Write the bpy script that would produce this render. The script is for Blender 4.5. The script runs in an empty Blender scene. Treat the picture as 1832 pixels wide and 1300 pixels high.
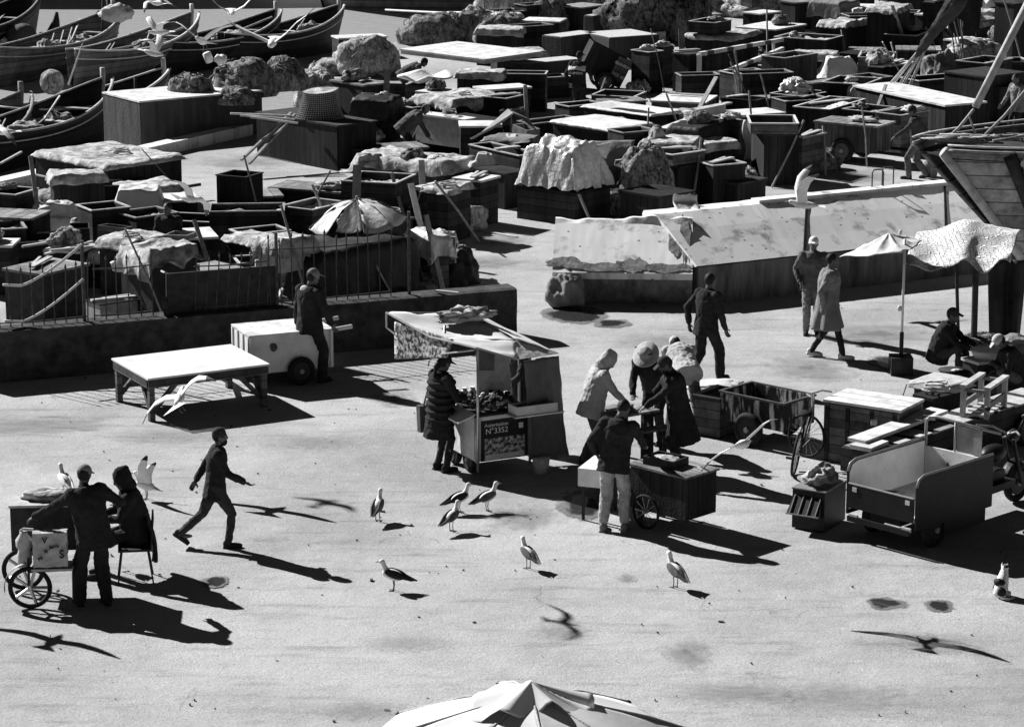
import bpy, bmesh, math, random
from mathutils import Vector, Matrix, Euler, noise
random.seed(7)
R = math.radians
C = bpy.context.scene.collection
sc = bpy.context.scene
# ---------------------------------------------------------------- camera, sky, sun, exposure
CAMH, PITCH, FPX = 10.85, R(13.5), 4960.0
cam = bpy.data.cameras.new('camera'); cam.sensor_width = 36; cam.lens = 36*FPX/1832
cam.clip_start = 1; cam.clip_end = 1500
camo = bpy.data.objects.new('camera', cam); C.objects.link(camo)
camo.location = (0, 0, CAMH); camo.rotation_euler = (R(90)-PITCH, 0, 0); sc.camera = camo
SUN_EL, SUN_DIR = 35.0, Vector((-.6226, .532, .5736))
wd = bpy.data.worlds.new('World'); sc.world = wd; wd.use_nodes = True
nt = wd.node_tree; nt.nodes.clear()
sky = nt.nodes.new('ShaderNodeTexSky'); sky.sky_type = 'NISHITA'; sky.sun_disc = False
sky.sun_elevation = R(SUN_EL); sky.sun_rotation = math.atan2(SUN_DIR.x, SUN_DIR.y)
sky.air_density = .14; sky.dust_density = 0; sky.ozone_density = 1
bwn = nt.nodes.new('ShaderNodeRGBToBW'); bg = nt.nodes.new('ShaderNodeBackground'); bg.inputs[1].default_value = .05
wo = nt.nodes.new('ShaderNodeOutputWorld')
nt.links.new(sky.outputs[0], bwn.inputs[0]); nt.links.new(bwn.outputs[0], bg.inputs[0]); nt.links.new(bg.outputs[0], wo.inputs[0])
sl = bpy.data.lights.new('sun', 'SUN'); sl.energy = 4.6; sl.angle = R(.5); sl.color = (1, 1, 1)
so = bpy.data.objects.new('sun', sl); C.objects.link(so); so.location = (-40, 60, 60)
so.rotation_euler = SUN_DIR.to_track_quat('Z', 'Y').to_euler()
sc.view_settings.view_transform = 'Standard'; sc.view_settings.look = 'None'; sc.view_settings.exposure = 1.0; sc.view_settings.gamma = 1
sc.cycles.diffuse_bounces = 1; sc.cycles.glossy_bounces = 2; sc.cycles.max_bounces = 4; sc.cycles.transparent_max_bounces = 6
# ---------------------------------------------------------------- pixel (1832 x 1300 photograph) to world
_cp, _sp = math.cos(PITCH), math.sin(PITCH)
def ray(px, py):
    u, v = (px-916)/FPX, (650-py)/FPX
    return Vector((u, _cp+v*_sp, -_sp+v*_cp))
def G(px, py, z=0.0):
    d = ray(px, py); t = (z-CAMH)/d.z
    return Vector((d.x*t, d.y*t, z))
def PY(px, py, y):
    d = ray(px, py); t = y/d.y
    return Vector((d.x*t, y, CAMH+d.z*t))
def hgt(px, pyb, pyt):
    return PY(px, pyt, G(px, pyb).y).z
# ---------------------------------------------------------------- materials (greys: the photograph is black and white)
MATS = {}
def mat(name, c0, c1, scale=6, rough=.85, bump=.3, bscale=40, planks=None, pdir='h', detail=6, spec=.12, streak=False, thr=(.3, .7), speck=None, bdist=.02, metal=0, transl=0):
    m = bpy.data.materials.new(name); m.use_nodes = True; n = m.node_tree; L = n.links
    b = n.nodes['Principled BSDF']; b.inputs['Roughness'].default_value = rough; b.inputs['Specular IOR Level'].default_value = spec
    b.inputs['Metallic'].default_value = metal
    tc = n.nodes.new('ShaderNodeTexCoord'); mp = n.nodes.new('ShaderNodeMapping')
    oi = n.nodes.new('ShaderNodeObjectInfo'); ad = n.nodes.new('ShaderNodeVectorMath'); ad.operation = 'ADD'
    sm = n.nodes.new('ShaderNodeMath'); sm.operation = 'MULTIPLY'; sm.inputs[1].default_value = 37
    L.new(oi.outputs['Random'], sm.inputs[0]); L.new(tc.outputs['Object'], ad.inputs[0]); L.new(sm.outputs[0], ad.inputs[1])
    L.new(ad.outputs[0], mp.inputs[0])
    if streak: mp.inputs['Scale'].default_value = (1, 1, .18)
    nz = n.nodes.new('ShaderNodeTexNoise'); nz.inputs['Scale'].default_value = scale; nz.inputs['Detail'].default_value = detail; nz.inputs['Roughness'].default_value = .62
    L.new(mp.outputs[0], nz.inputs['Vector'])
    cr = n.nodes.new('ShaderNodeValToRGB'); e = cr.color_ramp.elements
    e[0].position, e[1].position = thr; e[0].color = (c0, c0, c0, 1); e[1].color = (c1, c1, c1, 1)
    L.new(nz.outputs[0], cr.inputs[0]); col = cr.outputs[0]
    def mul(col, fac):
        mx = n.nodes.new('ShaderNodeMix'); mx.data_type = 'RGBA'; mx.blend_type = 'MULTIPLY'; mx.inputs[0].default_value = 1
        L.new(col, mx.inputs[6]); L.new(fac, mx.inputs[7]); return mx.outputs[2]
    bsum = None
    if planks:
        sx = n.nodes.new('ShaderNodeSeparateXYZ'); L.new(tc.outputs['Object'], sx.inputs[0])
        if pdir == 'h': src = sx.outputs['Z']
        elif pdir == 'x': src = sx.outputs['X']
        elif pdir == 'y': src = sx.outputs['Y']
        else:
            a2 = n.nodes.new('ShaderNodeMath'); a2.operation = 'ADD'; L.new(sx.outputs['X'], a2.inputs[0]); L.new(sx.outputs['Y'], a2.inputs[1]); src = a2.outputs[0]
        dv = n.nodes.new('ShaderNodeMath'); dv.operation = 'DIVIDE'; L.new(src, dv.inputs[0]); dv.inputs[1].default_value = planks
        fr = n.nodes.new('ShaderNodeMath'); fr.operation = 'FRACT'; L.new(dv.outputs[0], fr.inputs[0])
        fl = n.nodes.new('ShaderNodeMath'); fl.operation = 'FLOOR'; L.new(dv.outputs[0], fl.inputs[0])
        gt = n.nodes.new('ShaderNodeMath'); gt.operation = 'GREATER_THAN'; L.new(fr.outputs[0], gt.inputs[0]); gt.inputs[1].default_value = .09
        wn = n.nodes.new('ShaderNodeTexWhiteNoise'); wn.noise_dimensions = '1D'; L.new(fl.outputs[0], wn.inputs['W'])
        mr = n.nodes.new('ShaderNodeMapRange'); mr.inputs[3].default_value = .55; mr.inputs[4].default_value = 1.15; L.new(wn.outputs[0], mr.inputs[0])
        m2 = n.nodes.new('ShaderNodeMath'); m2.operation = 'MULTIPLY'; L.new(gt.outputs[0], m2.inputs[0]); L.new(mr.outputs[0], m2.inputs[1])
        m3 = n.nodes.new('ShaderNodeMath'); m3.operation = 'MAXIMUM'; L.new(m2.outputs[0], m3.inputs[0]); m3.inputs[1].default_value = .25
        col = mul(col, m3.outputs[0]); bsum = gt.outputs[0]
    if speck:
        vo = n.nodes.new('ShaderNodeTexVoronoi'); vo.inputs['Scale'].default_value = speck[0]; L.new(ad.outputs[0], vo.inputs['Vector'])
        st = n.nodes.new('ShaderNodeMapRange'); st.inputs[1].default_value = speck[1]; st.inputs[2].default_value = speck[1]*1.8; st.inputs[3].default_value = speck[2]; st.inputs[4].default_value = 1
        L.new(vo.outputs['Distance'], st.inputs[0]); col = mul(col, st.outputs[0])
    L.new(col, b.inputs['Base Color'])
    if bump:
        n2 = n.nodes.new('ShaderNodeTexNoise'); n2.inputs['Scale'].default_value = bscale; n2.inputs['Detail'].default_value = 4; L.new(ad.outputs[0], n2.inputs['Vector'])
        h = n2.outputs[0]
        if bsum:
            s2 = n.nodes.new('ShaderNodeMath'); s2.operation = 'ADD'; L.new(h, s2.inputs[0]); L.new(bsum, s2.inputs[1]); h = s2.outputs[0]
        bp = n.nodes.new('ShaderNodeBump'); bp.inputs['Strength'].default_value = bump; bp.inputs['Distance'].default_value = bdist
        L.new(h, bp.inputs['Height']); L.new(bp.outputs[0], b.inputs['Normal'])
    if transl:
        tr = n.nodes.new('ShaderNodeBsdfTranslucent'); mx = n.nodes.new('ShaderNodeMixShader'); mx.inputs[0].default_value = transl
        L.new(col, tr.inputs[0]); L.new(b.outputs[0], mx.inputs[1]); L.new(tr.outputs[0], mx.inputs[2]); L.new(mx.outputs[0], n.nodes['Material Output'].inputs[0])
    m.diffuse_color = (c1, c1, c1, 1)
    MATS[name] = m
    return m
def netmat(name, c0, c1, scale, mesh=0):
    m = bpy.data.materials.new(name); m.use_nodes = True; n = m.node_tree; L = n.links; b = n.nodes['Principled BSDF']
    b.inputs['Roughness'].default_value = 1; b.inputs['Specular IOR Level'].default_value = .05
    tc = n.nodes.new('ShaderNodeTexCoord'); mp = n.nodes.new('ShaderNodeMapping'); mp.inputs['Scale'].default_value = (1, 1, .45); L.new(tc.outputs['Object'], mp.inputs[0])
    def noi(k, d): 
        q = n.nodes.new('ShaderNodeTexNoise'); q.inputs['Scale'].default_value = k; q.inputs['Detail'].default_value = d; q.inputs['Roughness'].default_value = .7; q.inputs['Distortion'].default_value = .6; L.new(mp.outputs[0], q.inputs['Vector']); return q.outputs[0]
    a, c = noi(scale, 6), noi(scale*.22, 3)
    if mesh:
        vo = n.nodes.new('ShaderNodeTexVoronoi'); vo.feature = 'DISTANCE_TO_EDGE'; vo.inputs['Scale'].default_value = mesh; vo.inputs['Randomness'].default_value = .5; L.new(tc.outputs['Object'], vo.inputs['Vector'])
        mr = n.nodes.new('ShaderNodeMapRange'); mr.inputs[2].default_value = .1; mr.inputs[3].default_value = 1; mr.inputs[4].default_value = .35; L.new(vo.outputs['Distance'], mr.inputs[0]); a = mr.outputs[0]
    mu = n.nodes.new('ShaderNodeMath'); mu.operation = 'MULTIPLY'; L.new(a, mu.inputs[0]); L.new(c, mu.inputs[1])
    cr = n.nodes.new('ShaderNodeValToRGB'); e = cr.color_ramp.elements; e[0].position = .15; e[1].position = .36; e[0].color = (c0,)*3+(1,); e[1].color = (c1,)*3+(1,)
    L.new(mu.outputs[0], cr.inputs[0]); L.new(cr.outputs[0], b.inputs['Base Color'])
    bp = n.nodes.new('ShaderNodeBump'); bp.inputs['Strength'].default_value = .9; bp.inputs['Distance'].default_value = .05; L.new(a, bp.inputs['Height']); L.new(bp.outputs[0], b.inputs['Normal'])
    MATS[name] = m; return m
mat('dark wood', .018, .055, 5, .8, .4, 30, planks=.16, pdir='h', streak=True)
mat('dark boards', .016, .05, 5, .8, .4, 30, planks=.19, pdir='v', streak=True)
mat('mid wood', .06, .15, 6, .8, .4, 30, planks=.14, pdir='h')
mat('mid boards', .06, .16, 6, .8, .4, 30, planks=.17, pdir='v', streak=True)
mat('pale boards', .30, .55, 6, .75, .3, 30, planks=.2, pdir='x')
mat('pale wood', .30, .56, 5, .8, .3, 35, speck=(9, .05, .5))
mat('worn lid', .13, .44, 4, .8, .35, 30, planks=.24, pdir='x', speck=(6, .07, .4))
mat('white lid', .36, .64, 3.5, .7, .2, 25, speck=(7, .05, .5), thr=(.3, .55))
mat('plain wood', .16, .34, 7, .8, .4, 40)
mat('black wood', .02, .05, 6, .7, .3, 30)
mat('white sheet', .50, .70, 3, .6, .35, 9, bdist=.05)
mat('grey sheet', .12, .25, 3, .6, .4, 9, bdist=.05)
mat('dark sheet', .012, .03, 3, .6, .4, 8, bdist=.05, spec=.2)
mat('plastic wrap', .40, .70, 4, .25, .6, 10, bdist=.06, spec=.6)
mat('dirty cloth', .18, .55, 4, .9, .5, 14, thr=(.38, .62), bdist=.05)
mat('sacking', .36, .58, 9, .95, .5, 60)
mat('canvas', .58, .74, 2, .75, .12, 12, transl=.15)
mat('grey canvas', .10, .17, 2, .75, .2, 12)
mat('concrete', .16, .34, 3, .9, .5, 22, speck=(5, .06, .5))
mat('dark concrete', .035, .10, 4, .9, .6, 18, streak=True)
mat('white concrete', .20, .70, 2.8, .9, .16, 45, streak=True, thr=(.28, .47), speck=(4.5, .075, .22), bdist=.01)
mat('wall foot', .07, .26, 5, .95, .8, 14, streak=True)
mat('mid hull', .10, .22, 3, .7, .4, 20, planks=.2, pdir='h', streak=True)
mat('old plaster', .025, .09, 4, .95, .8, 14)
mat('rust', .04, .12, 12, .7, .4, 40)
mat('black metal', .008, .02, 8, .5, .15, 40, spec=.25)
mat('grey metal', .16, .28, 8, .4, .15, 40, spec=.5)
mat('steel', .40, .55, 8, .28, .1, 40, spec=.6, metal=.6)
mat('white paint', .55, .78, 3, .5, .12, 30, speck=(9, .05, .55))
mat('rubber', .012, .025, 10, .75, .3, 50)
mat('rope', .22, .5, 30, .95, .6, 90)
mat('foam float', .6, .8, 5, .7, .3, 30)
mat('hull paint', .014, .035, 3, .6, .3, 20, planks=.2, pdir='h', streak=True)
mat('pale hull', .22, .46, 3, .7, .4, 20, planks=.28, pdir='h', streak=True, thr=(.3, .6))
mat('litter', .03, .12, 10, .9)
mat('fish', .2, .6, 14, .35, .3, 40, spec=.5)
mat('skin', .10, .16, 12, .6, .1, 60)
mat('pale skin', .2, .28, 12, .6, .1, 60)
mat('hair', .012, .03, 20, .6, .3, 80)
mat('black cloth', .020, .036, 6, .95, .5, 18, spec=.1)
mat('dark cloth', .035, .06, 6, .95, .5, 18, spec=.1)
mat('mid cloth', .07, .13, 6, .95, .5, 18, spec=.1)
mat('grey cloth', .14, .24, 6, .95, .5, 18, spec=.1)
mat('light cloth', .34, .5, 6, .95, .5, 18, spec=.1)
mat('denim', .24, .44, 7, .95, .5, 24, spec=.1)
mat('white cloth', .5, .68, 6, .9, .4, 18)
mat('feather white', .62, .8, 8, .8, .2, 50)
mat('feather grey', .06, .14, 10, .8, .3, 40)
mat('feather black', .015, .03, 10, .7, .2, 40)
mat('gull beak', .25, .35, 8, .5, 0)
mat('gull leg', .10, .16, 8, .6, 0)
mat('letter white', .7, .8, 5, .6, 0)
mat('letter black', .02, .03, 5, .6, 0)
mat('glass lens', .5, .6, 5, .05, 0, spec=.9)
netmat('netted canvas', .56, .74, 7, 12); netmat('dark net', .03, .42, 26); netmat('pale net', .10, .72, 24); netmat('coarse net', .03, .6, 14); netmat('tangle', .006, .30, 13)
def M_(m): return MATS[m] if isinstance(m, str) else m
# ---------------------------------------------------------------- mesh builder
class MB:
    def __init__(s): s.v, s.f, s.mi, s.cur = [], [], [], 0
    def add(s, vs, fs):
        k = len(s.v); s.v += [Vector(p) for p in vs]
        for f in fs: s.f.append([i+k for i in f]); s.mi.append(s.cur)
        return s
    def box(s, c, d, rz=0, rot=None, taper=1.0):
        x, y, z = d[0]/2, d[1]/2, d[2]/2
        vs = [Vector(p) for p in ((-x*taper, -y*taper, -z), (x*taper, -y*taper, -z), (x*taper, y*taper, -z), (-x*taper, y*taper, -z), (-x, -y, z), (x, -y, z), (x, y, z), (-x, y, z))]
        m = rot if rot is not None else Matrix.Rotation(rz, 3, 'Z')
        c = Vector(c)
        return s.add([m @ v + c for v in vs], [(0, 3, 2, 1), (4, 5, 6, 7), (0, 1, 5, 4), (1, 2, 6, 5), (2, 3, 7, 6), (3, 0, 4, 7)])
    def bar(s, a, b, w, h=None, up=(0, 0, 1)):
        a, b = Vector(a), Vector(b); h = h or w; d = (b-a); l = d.length; d.normalize(); u = Vector(up)
        if abs(d.dot(u)) > .98: u = Vector((1, 0, 0))
        x = d.cross(u).normalized(); z = x.cross(d)
        return s.box((a+b)/2, (w, l, h), rot=Matrix((x, d, z)).transposed())
    def tube(s, pts, r, n=8, cap=True, ell=None):
        pts = [Vector(p) for p in pts]; k = len(pts); rs = r if isinstance(r, (list, tuple)) else [r]*k
        rings, pu = [], None
        for i, p in enumerate(pts):
            d = (pts[min(i+1, k-1)]-pts[max(i-1, 0)]).normalized()
            if pu is None:
                pu = Vector((0, 0, 1)) if abs(d.z) < .9 else Vector((0, 1, 0))
            x = d.cross(pu)
            if x.length < 1e-4: x = d.orthogonal()
            x.normalize(); pu = x.cross(d).normalized()
            ra, rb = (rs[i] if isinstance(rs[i], (tuple, list)) else (rs[i], rs[i]))
            rings.append([p+x*ra*math.cos(t)+pu*rb*math.sin(t) for t in [2*math.pi*j/n for j in range(n)]])
        vs = [v for q in rings for v in q]; fs = []
        for i in range(k-1):
            for j in range(n):
                a = i*n+j; b = i*n+(j+1) % n; fs.append((a, b, b+n, a+n))
        if cap: fs += [tuple(reversed(range(n))), tuple(range((k-1)*n, k*n))]
        return s.add(vs, fs)
    def cyl(s, a, b, r, r2=None, n=14): return s.tube([a, b], [r, r if r2 is None else r2], n)
    def torus(s, c, Rr, r, axis='y', n=28, m=8, rot=None):
        vs, fs = [], []
        for i in range(n):
            t = 2*math.pi*i/n
            for j in range(m):
                q = 2*math.pi*j/m; rr = Rr+r*math.cos(q); h = r*math.sin(q)
                p = {'y': Vector((rr*math.cos(t), h, rr*math.sin(t))), 'x': Vector((h, rr*math.cos(t), rr*math.sin(t))), 'z': Vector((rr*math.cos(t), rr*math.sin(t), h))}[axis]
                vs.append((rot @ p if rot is not None else p)+Vector(c))
                fs.append((i*m+j, ((i+1) % n)*m+j, ((i+1) % n)*m+(j+1) % m, i*m+(j+1) % m))
        return s.add(vs, fs)
    def grid(s, fn, nu, nv):
        vs = [fn(i/nu, j/nv) for j in range(nv+1) for i in range(nu+1)]; fs = []
        for j in range(nv):
            for i in range(nu):
                a = j*(nu+1)+i; fs.append((a, a+1, a+nu+2, a+nu+1))
        return s.add(vs, fs)
    def lathe(s, prof, c=(0, 0, 0), n=20, cap=True):
        return s.tube([Vector(c)+Vector((0, 0, z)) for r, z in prof], [max(r, .001) for r, z in prof], n, cap)
    def blob(s, c, d, amp=.15, freq=1.5, seed=0, nu=40, nv=22, flat=True, fine=0, rz=0):
        c = Vector(c); m = Matrix.Rotation(rz, 3, 'Z')
        vs, fs = [], []
        for j in range(nv+1):
            th = math.pi*j/nv
            for i in range(nu):
                ph = 2*math.pi*i/nu; q = Vector((math.sin(th)*math.cos(ph), math.sin(th)*math.sin(ph), math.cos(th)))
                k = 1+amp*noise.noise(q*freq+Vector((seed, seed*1.7, 0)))+amp*.5*noise.noise(q*freq*2.3+Vector((seed*2, 3, seed)))+fine*noise.noise(q*freq*9+Vector((seed, 0, seed)))
                p = Vector((q.x*d[0]*k, q.y*d[1]*k, q.z*d[2]*k))
                if flat and p.z < -d[2]*.35: p.z = -d[2]*.35
                vs.append(m @ p + c)
        for j in range(nv):
            for i in range(nu):
                a = j*nu+i; b = j*nu+(i+1) % nu; fs.append((a, a+nu, b+nu, b))
        return s.add(vs, fs)
    def drape(s, d, h, over=.3, amp=.05, seed=0, sag=0, n=40, hemvar=.5, freq=3, base=0):
        W, D = d[0], d[1]; U, V = W/2+over, D/2+over
        def fn(u, v):
            x, y = (u*2-1)*U, (v*2-1)*V
            ex, ey = max(0, abs(x)-W/2), max(0, abs(y)-D/2); e = max(ex, ey)
            cx, cy = max(-W/2, min(W/2, x)), max(-D/2, min(D/2, y)); sxg, syg = math.copysign(1, x), math.copysign(1, y)
            if e == 0:
                q_ = Vector((x*freq, y*freq*.8, seed)); z = h+.015+amp*(.6+.7*noise.noise(q_*.45)+.45*(1-2.4*abs(noise.noise(q_*.75+Vector((5, 0, 0)))))+.12*(1-3*abs(noise.noise(q_*1.9))))-sag*(1-(2*x/W)**2)*(1-(2*y/D)**2)
                return (x, y, z)
            hem = over*(1-hemvar*(.5+.7*noise.noise(Vector((cx*2.2+sxg*ex, cy*2.2+syg*ey, seed+9)))))
            t = min(1, e/over); dr = hem*t
            al = cy if ex > ey else cx
            fold = (.02+amp*1.1*(noise.noise(Vector((al*freq*2.2, seed, t*.8)))+.4))*t+.02
            return (cx+(sxg*fold if ex >= ey*.98 else sxg*ex*.15), cy+(syg*fold if ey >= ex*.98 else syg*ey*.15), max(base, h+.015-dr))
        return s.grid(fn, n, n)
    def build(s, name, m, parent=None, smooth=False, solid=0, sub=0):
        me = bpy.data.meshes.new(name); me.from_pydata([tuple(v) for v in s.v], [], s.f); me.update()
        ms = m if isinstance(m, (list, tuple)) else [m]
        for q in ms: me.materials.append(M_(q))
        if len(ms) > 1: me.polygons.foreach_set('material_index', s.mi)
        if smooth: me.polygons.foreach_set('use_smooth', [True]*len(me.polygons))
        o = bpy.data.objects.new(name, me); C.objects.link(o)
        if parent is not None: o.parent = parent
        if solid:
            q = o.modifiers.new('solid', 'SOLIDIFY'); q.thickness = solid; q.offset = 0
        if sub:
            q = o.modifiers.new('sub', 'SUBSURF'); q.levels = sub; q.render_levels = sub
        return o
def tag(o, label=None, cat=None, group=None, kind=None):
    if label: o['label'] = label
    if cat: o['category'] = cat
    if group: o['group'] = group
    if kind: o['kind'] = kind
    return o
def thing(name, label, cat, loc=(0, 0, 0), rz=0, group=None):
    o = bpy.data.objects.new(name, None); C.objects.link(o); o.location = loc; o.rotation_euler = (0, 0, rz); o.empty_display_size = .2
    return tag(o, label, cat, group)
def solo(name, mb, m, label, cat, loc=(0, 0, 0), rz=0, group=None, **k):
    o = mb.build(name, m, None, **k); o.location = loc; o.rotation_euler = (0, 0, rz)
    return tag(o, label, cat, group)
def struct(name, mb, m, **k): return tag(mb.build(name, m, None, **k), kind='structure')
def text(body, size, m, parent, name='lettering', loc=(0, 0, 0), rot=(0, 0, 0), ext=.003):
    cu = bpy.data.curves.new(name, 'FONT'); cu.body = body; cu.size = size; cu.extrude = ext; cu.align_x = 'CENTER'; cu.align_y = 'CENTER'
    tmp = bpy.data.objects.new('tmp', cu); C.objects.link(tmp); dg = bpy.context.evaluated_depsgraph_get()
    me = bpy.data.meshes.new_from_object(tmp.evaluated_get(dg)); bpy.data.objects.remove(tmp); bpy.data.curves.remove(cu); me.materials.clear(); me.materials.append(M_(m))
    o = bpy.data.objects.new(name, me); C.objects.link(o); o.location = loc; o.rotation_euler = rot
    if parent is not None: o.parent = parent
    return o
def copy_tree(o, parent=None):
    c = o.copy(); C.objects.link(c)
    if parent is not None: c.parent = parent
    for ch in list(o.children): copy_tree(ch, c)
    return c
def fit(Lp, Fp, Rp, z, z2=None):
    """rectangle through three photographed corners (back-left, near, right) of a level top at height z: centre, width along near-right, depth, yaw"""
    l, f, r = G(*Lp, z), G(*Fp, z), G(*Rp, z)
    a, b = l-f, r-f; ta, tb = math.atan2(a.y, a.x), math.atan2(b.y, b.x)
    e = (ta-tb-math.pi/2+math.pi) % (2*math.pi)-math.pi; e = max(-.7, min(.7, e)); th = tb+e*b.length**-1/(a.length**-1+b.length**-1)
    x = Vector((math.cos(th), math.sin(th), 0)); y = Vector((-x.y, x.x, 0)); W, D = abs(b.dot(x)), abs(a.dot(y)); c = (l+r)/2; k_ = min(1.3, (r-l).length/math.hypot(W, D)); W *= k_; D *= k_
    return Vector((c.x, c.y, 0)), W, D, math.atan2(x.y, x.x)
# ================================================================ the setting: quay ground, water, puddles, walls
def ground_material():
    m = bpy.data.materials.new('worn quay asphalt'); m.use_nodes = True; n = m.node_tree; L = n.links; b = n.nodes['Principled BSDF']
    b.inputs['Specular IOR Level'].default_value = .15
    tc = n.nodes.new('ShaderNodeTexCoord')
    def noi(sc_, det, ro=.6, st=None):
        q = n.nodes.new('ShaderNodeTexNoise'); q.inputs['Scale'].default_value = sc_; q.inputs['Detail'].default_value = det; q.inputs['Roughness'].default_value = ro
        if st:
            mp = n.nodes.new('ShaderNodeMapping'); mp.inputs['Scale'].default_value = st; mp.inputs['Rotation'].default_value = (0, 0, .35); L.new(tc.outputs['Object'], mp.inputs[0]); L.new(mp.outputs[0], q.inputs['Vector'])
        else: L.new(tc.outputs['Object'], q.inputs['Vector'])
        return q.outputs[0]
    def ramp(src, p0, v0, p1, v1):
        r = n.nodes.new('ShaderNodeMapRange'); r.inputs[1].default_value = p0; r.inputs[2].default_value = p1; r.inputs[3].default_value = v0; r.inputs[4].default_value = v1; L.new(src, r.inputs[0]); return r.outputs[0]
    def mth(op, a, bb):
        q = n.nodes.new('ShaderNodeMath'); q.operation = op
        for i, s in enumerate((a, bb)):
            if isinstance(s, (int, float)): q.inputs[i].default_value = s
            else: L.new(s, q.inputs[i])
        return q.outputs[0]
    base = ramp(noi(.22, 6, .68), .36, .30, .58, .43)
    mott = ramp(noi(2.6, 6, .7), .3, .90, .7, 1.08)
    grain = ramp(noi(30, 4, .75), .32, .66, .60, 1.12)
    drag = ramp(noi(1.1, 6, .65, (.5, 3.2, 1)), .30, .70, .46, 1.0)
    stain = ramp(noi(.8, 8, .75), .28, .62, .38, 1.0)
    vo = n.nodes.new('ShaderNodeTexVoronoi'); vo.inputs['Scale'].default_value = 4.2; L.new(tc.outputs['Object'], vo.inputs['Vector'])
    speck = ramp(vo.outputs['Distance'], .035, .3, .06, 1.0)
    v2 = n.nodes.new('ShaderNodeTexVoronoi'); v2.inputs['Scale'].default_value = 3.1; L.new(tc.outputs['Object'], v2.inputs['Vector'])
    drop = ramp(v2.outputs['Distance'], .03, 1.55, .055, 1.0)
    v3 = n.nodes.new('ShaderNodeTexVoronoi'); v3.feature = 'DISTANCE_TO_EDGE'; v3.inputs['Scale'].default_value = .42; v3.inputs['Randomness'].default_value = 1
    w = n.nodes.new('ShaderNodeTexNoise'); w.inputs['Scale'].default_value = 1.3; w.inputs['Detail'].default_value = 6; L.new(tc.outputs['Object'], w.inputs['Vector'])
    va = n.nodes.new('ShaderNodeVectorMath'); va.operation = 'ADD'; L.new(tc.outputs['Object'], va.inputs[0]); L.new(w.outputs['Color'], va.inputs[1]); L.new(va.outputs[0], v3.inputs['Vector'])
    crackm = mth('MAXIMUM', ramp(v3.outputs['Distance'], .0, .72, .008, 1.0), ramp(noi(.5, 3), .36, .0, .40, 1.0))
    col = base
    for t in (mott, grain, drag, stain, speck, drop, crackm): col = mth('MULTIPLY', col, t)
    L.new(col, b.inputs['Base Color'])
    rw = ramp(noi(.55, 5), .36, .55, .5, .95); L.new(rw, b.inputs['Roughness'])
    bp = n.nodes.new('ShaderNodeBump'); bp.inputs['Strength'].default_value = .8; bp.inputs['Distance'].default_value = .014
    hh = mth('ADD', noi(48, 4, .7), mth('MULTIPLY', noi(5, 5, .65), 1.6)); hh = mth('ADD', hh, mth('MULTIPLY', crackm, .6))
    L.new(hh, bp.inputs['Height']); L.new(bp.outputs[0], b.inputs['Normal'])
    return m
GM = ground_material()
EDGE = [(-57, -20.5), (-13.5, 58.4), (-9.8, 65.1), (-5.6, 72.7), (-6.2, 80), (-4.6, 88), (-2.2, 93), (.2, 97), (.5, 140), (.5, 300)]
mb = MB(); poly = [(60, -20.5), (60, 300)] + EDGE[::-1]
k = len(poly); mb.add([(x, y, 0) for x, y in poly] + [(x, y, -4) for x, y in poly], [tuple(range(k))] + [(i, i+k, (i+1) % k+k, (i+1) % k) for i in range(k)])
struct('ground', mb, GM)
def water_material():
    m = bpy.data.materials.new('harbour water'); m.use_nodes = True; n = m.node_tree; L = n.links; b = n.nodes['Principled BSDF']
    b.inputs['Base Color'].default_value = (.40, .40, .40, 1); b.inputs['Roughness'].default_value = .18; b.inputs['IOR'].default_value = 1.33  # pale base colour stands in for sun glitter on the water
    tc = n.nodes.new('ShaderNodeTexCoord'); mp = n.nodes.new('ShaderNodeMapping'); mp.inputs['Scale'].default_value = (.6, 1.6, 1); L.new(tc.outputs['Object'], mp.inputs[0])
    q = n.nodes.new('ShaderNodeTexNoise'); q.inputs['Scale'].default_value = 2.2; q.inputs['Detail'].default_value = 5; L.new(mp.outputs[0], q.inputs['Vector'])
    bp = n.nodes.new('ShaderNodeBump'); bp.inputs['Strength'].default_value = .6; bp.inputs['Distance'].default_value = .12; L.new(q.outputs[0], bp.inputs['Height']); L.new(bp.outputs[0], b.inputs['Normal'])
    return m
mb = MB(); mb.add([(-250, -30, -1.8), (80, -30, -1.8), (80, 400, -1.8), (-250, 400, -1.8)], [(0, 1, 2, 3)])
struct('water', mb, water_material())
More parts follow.
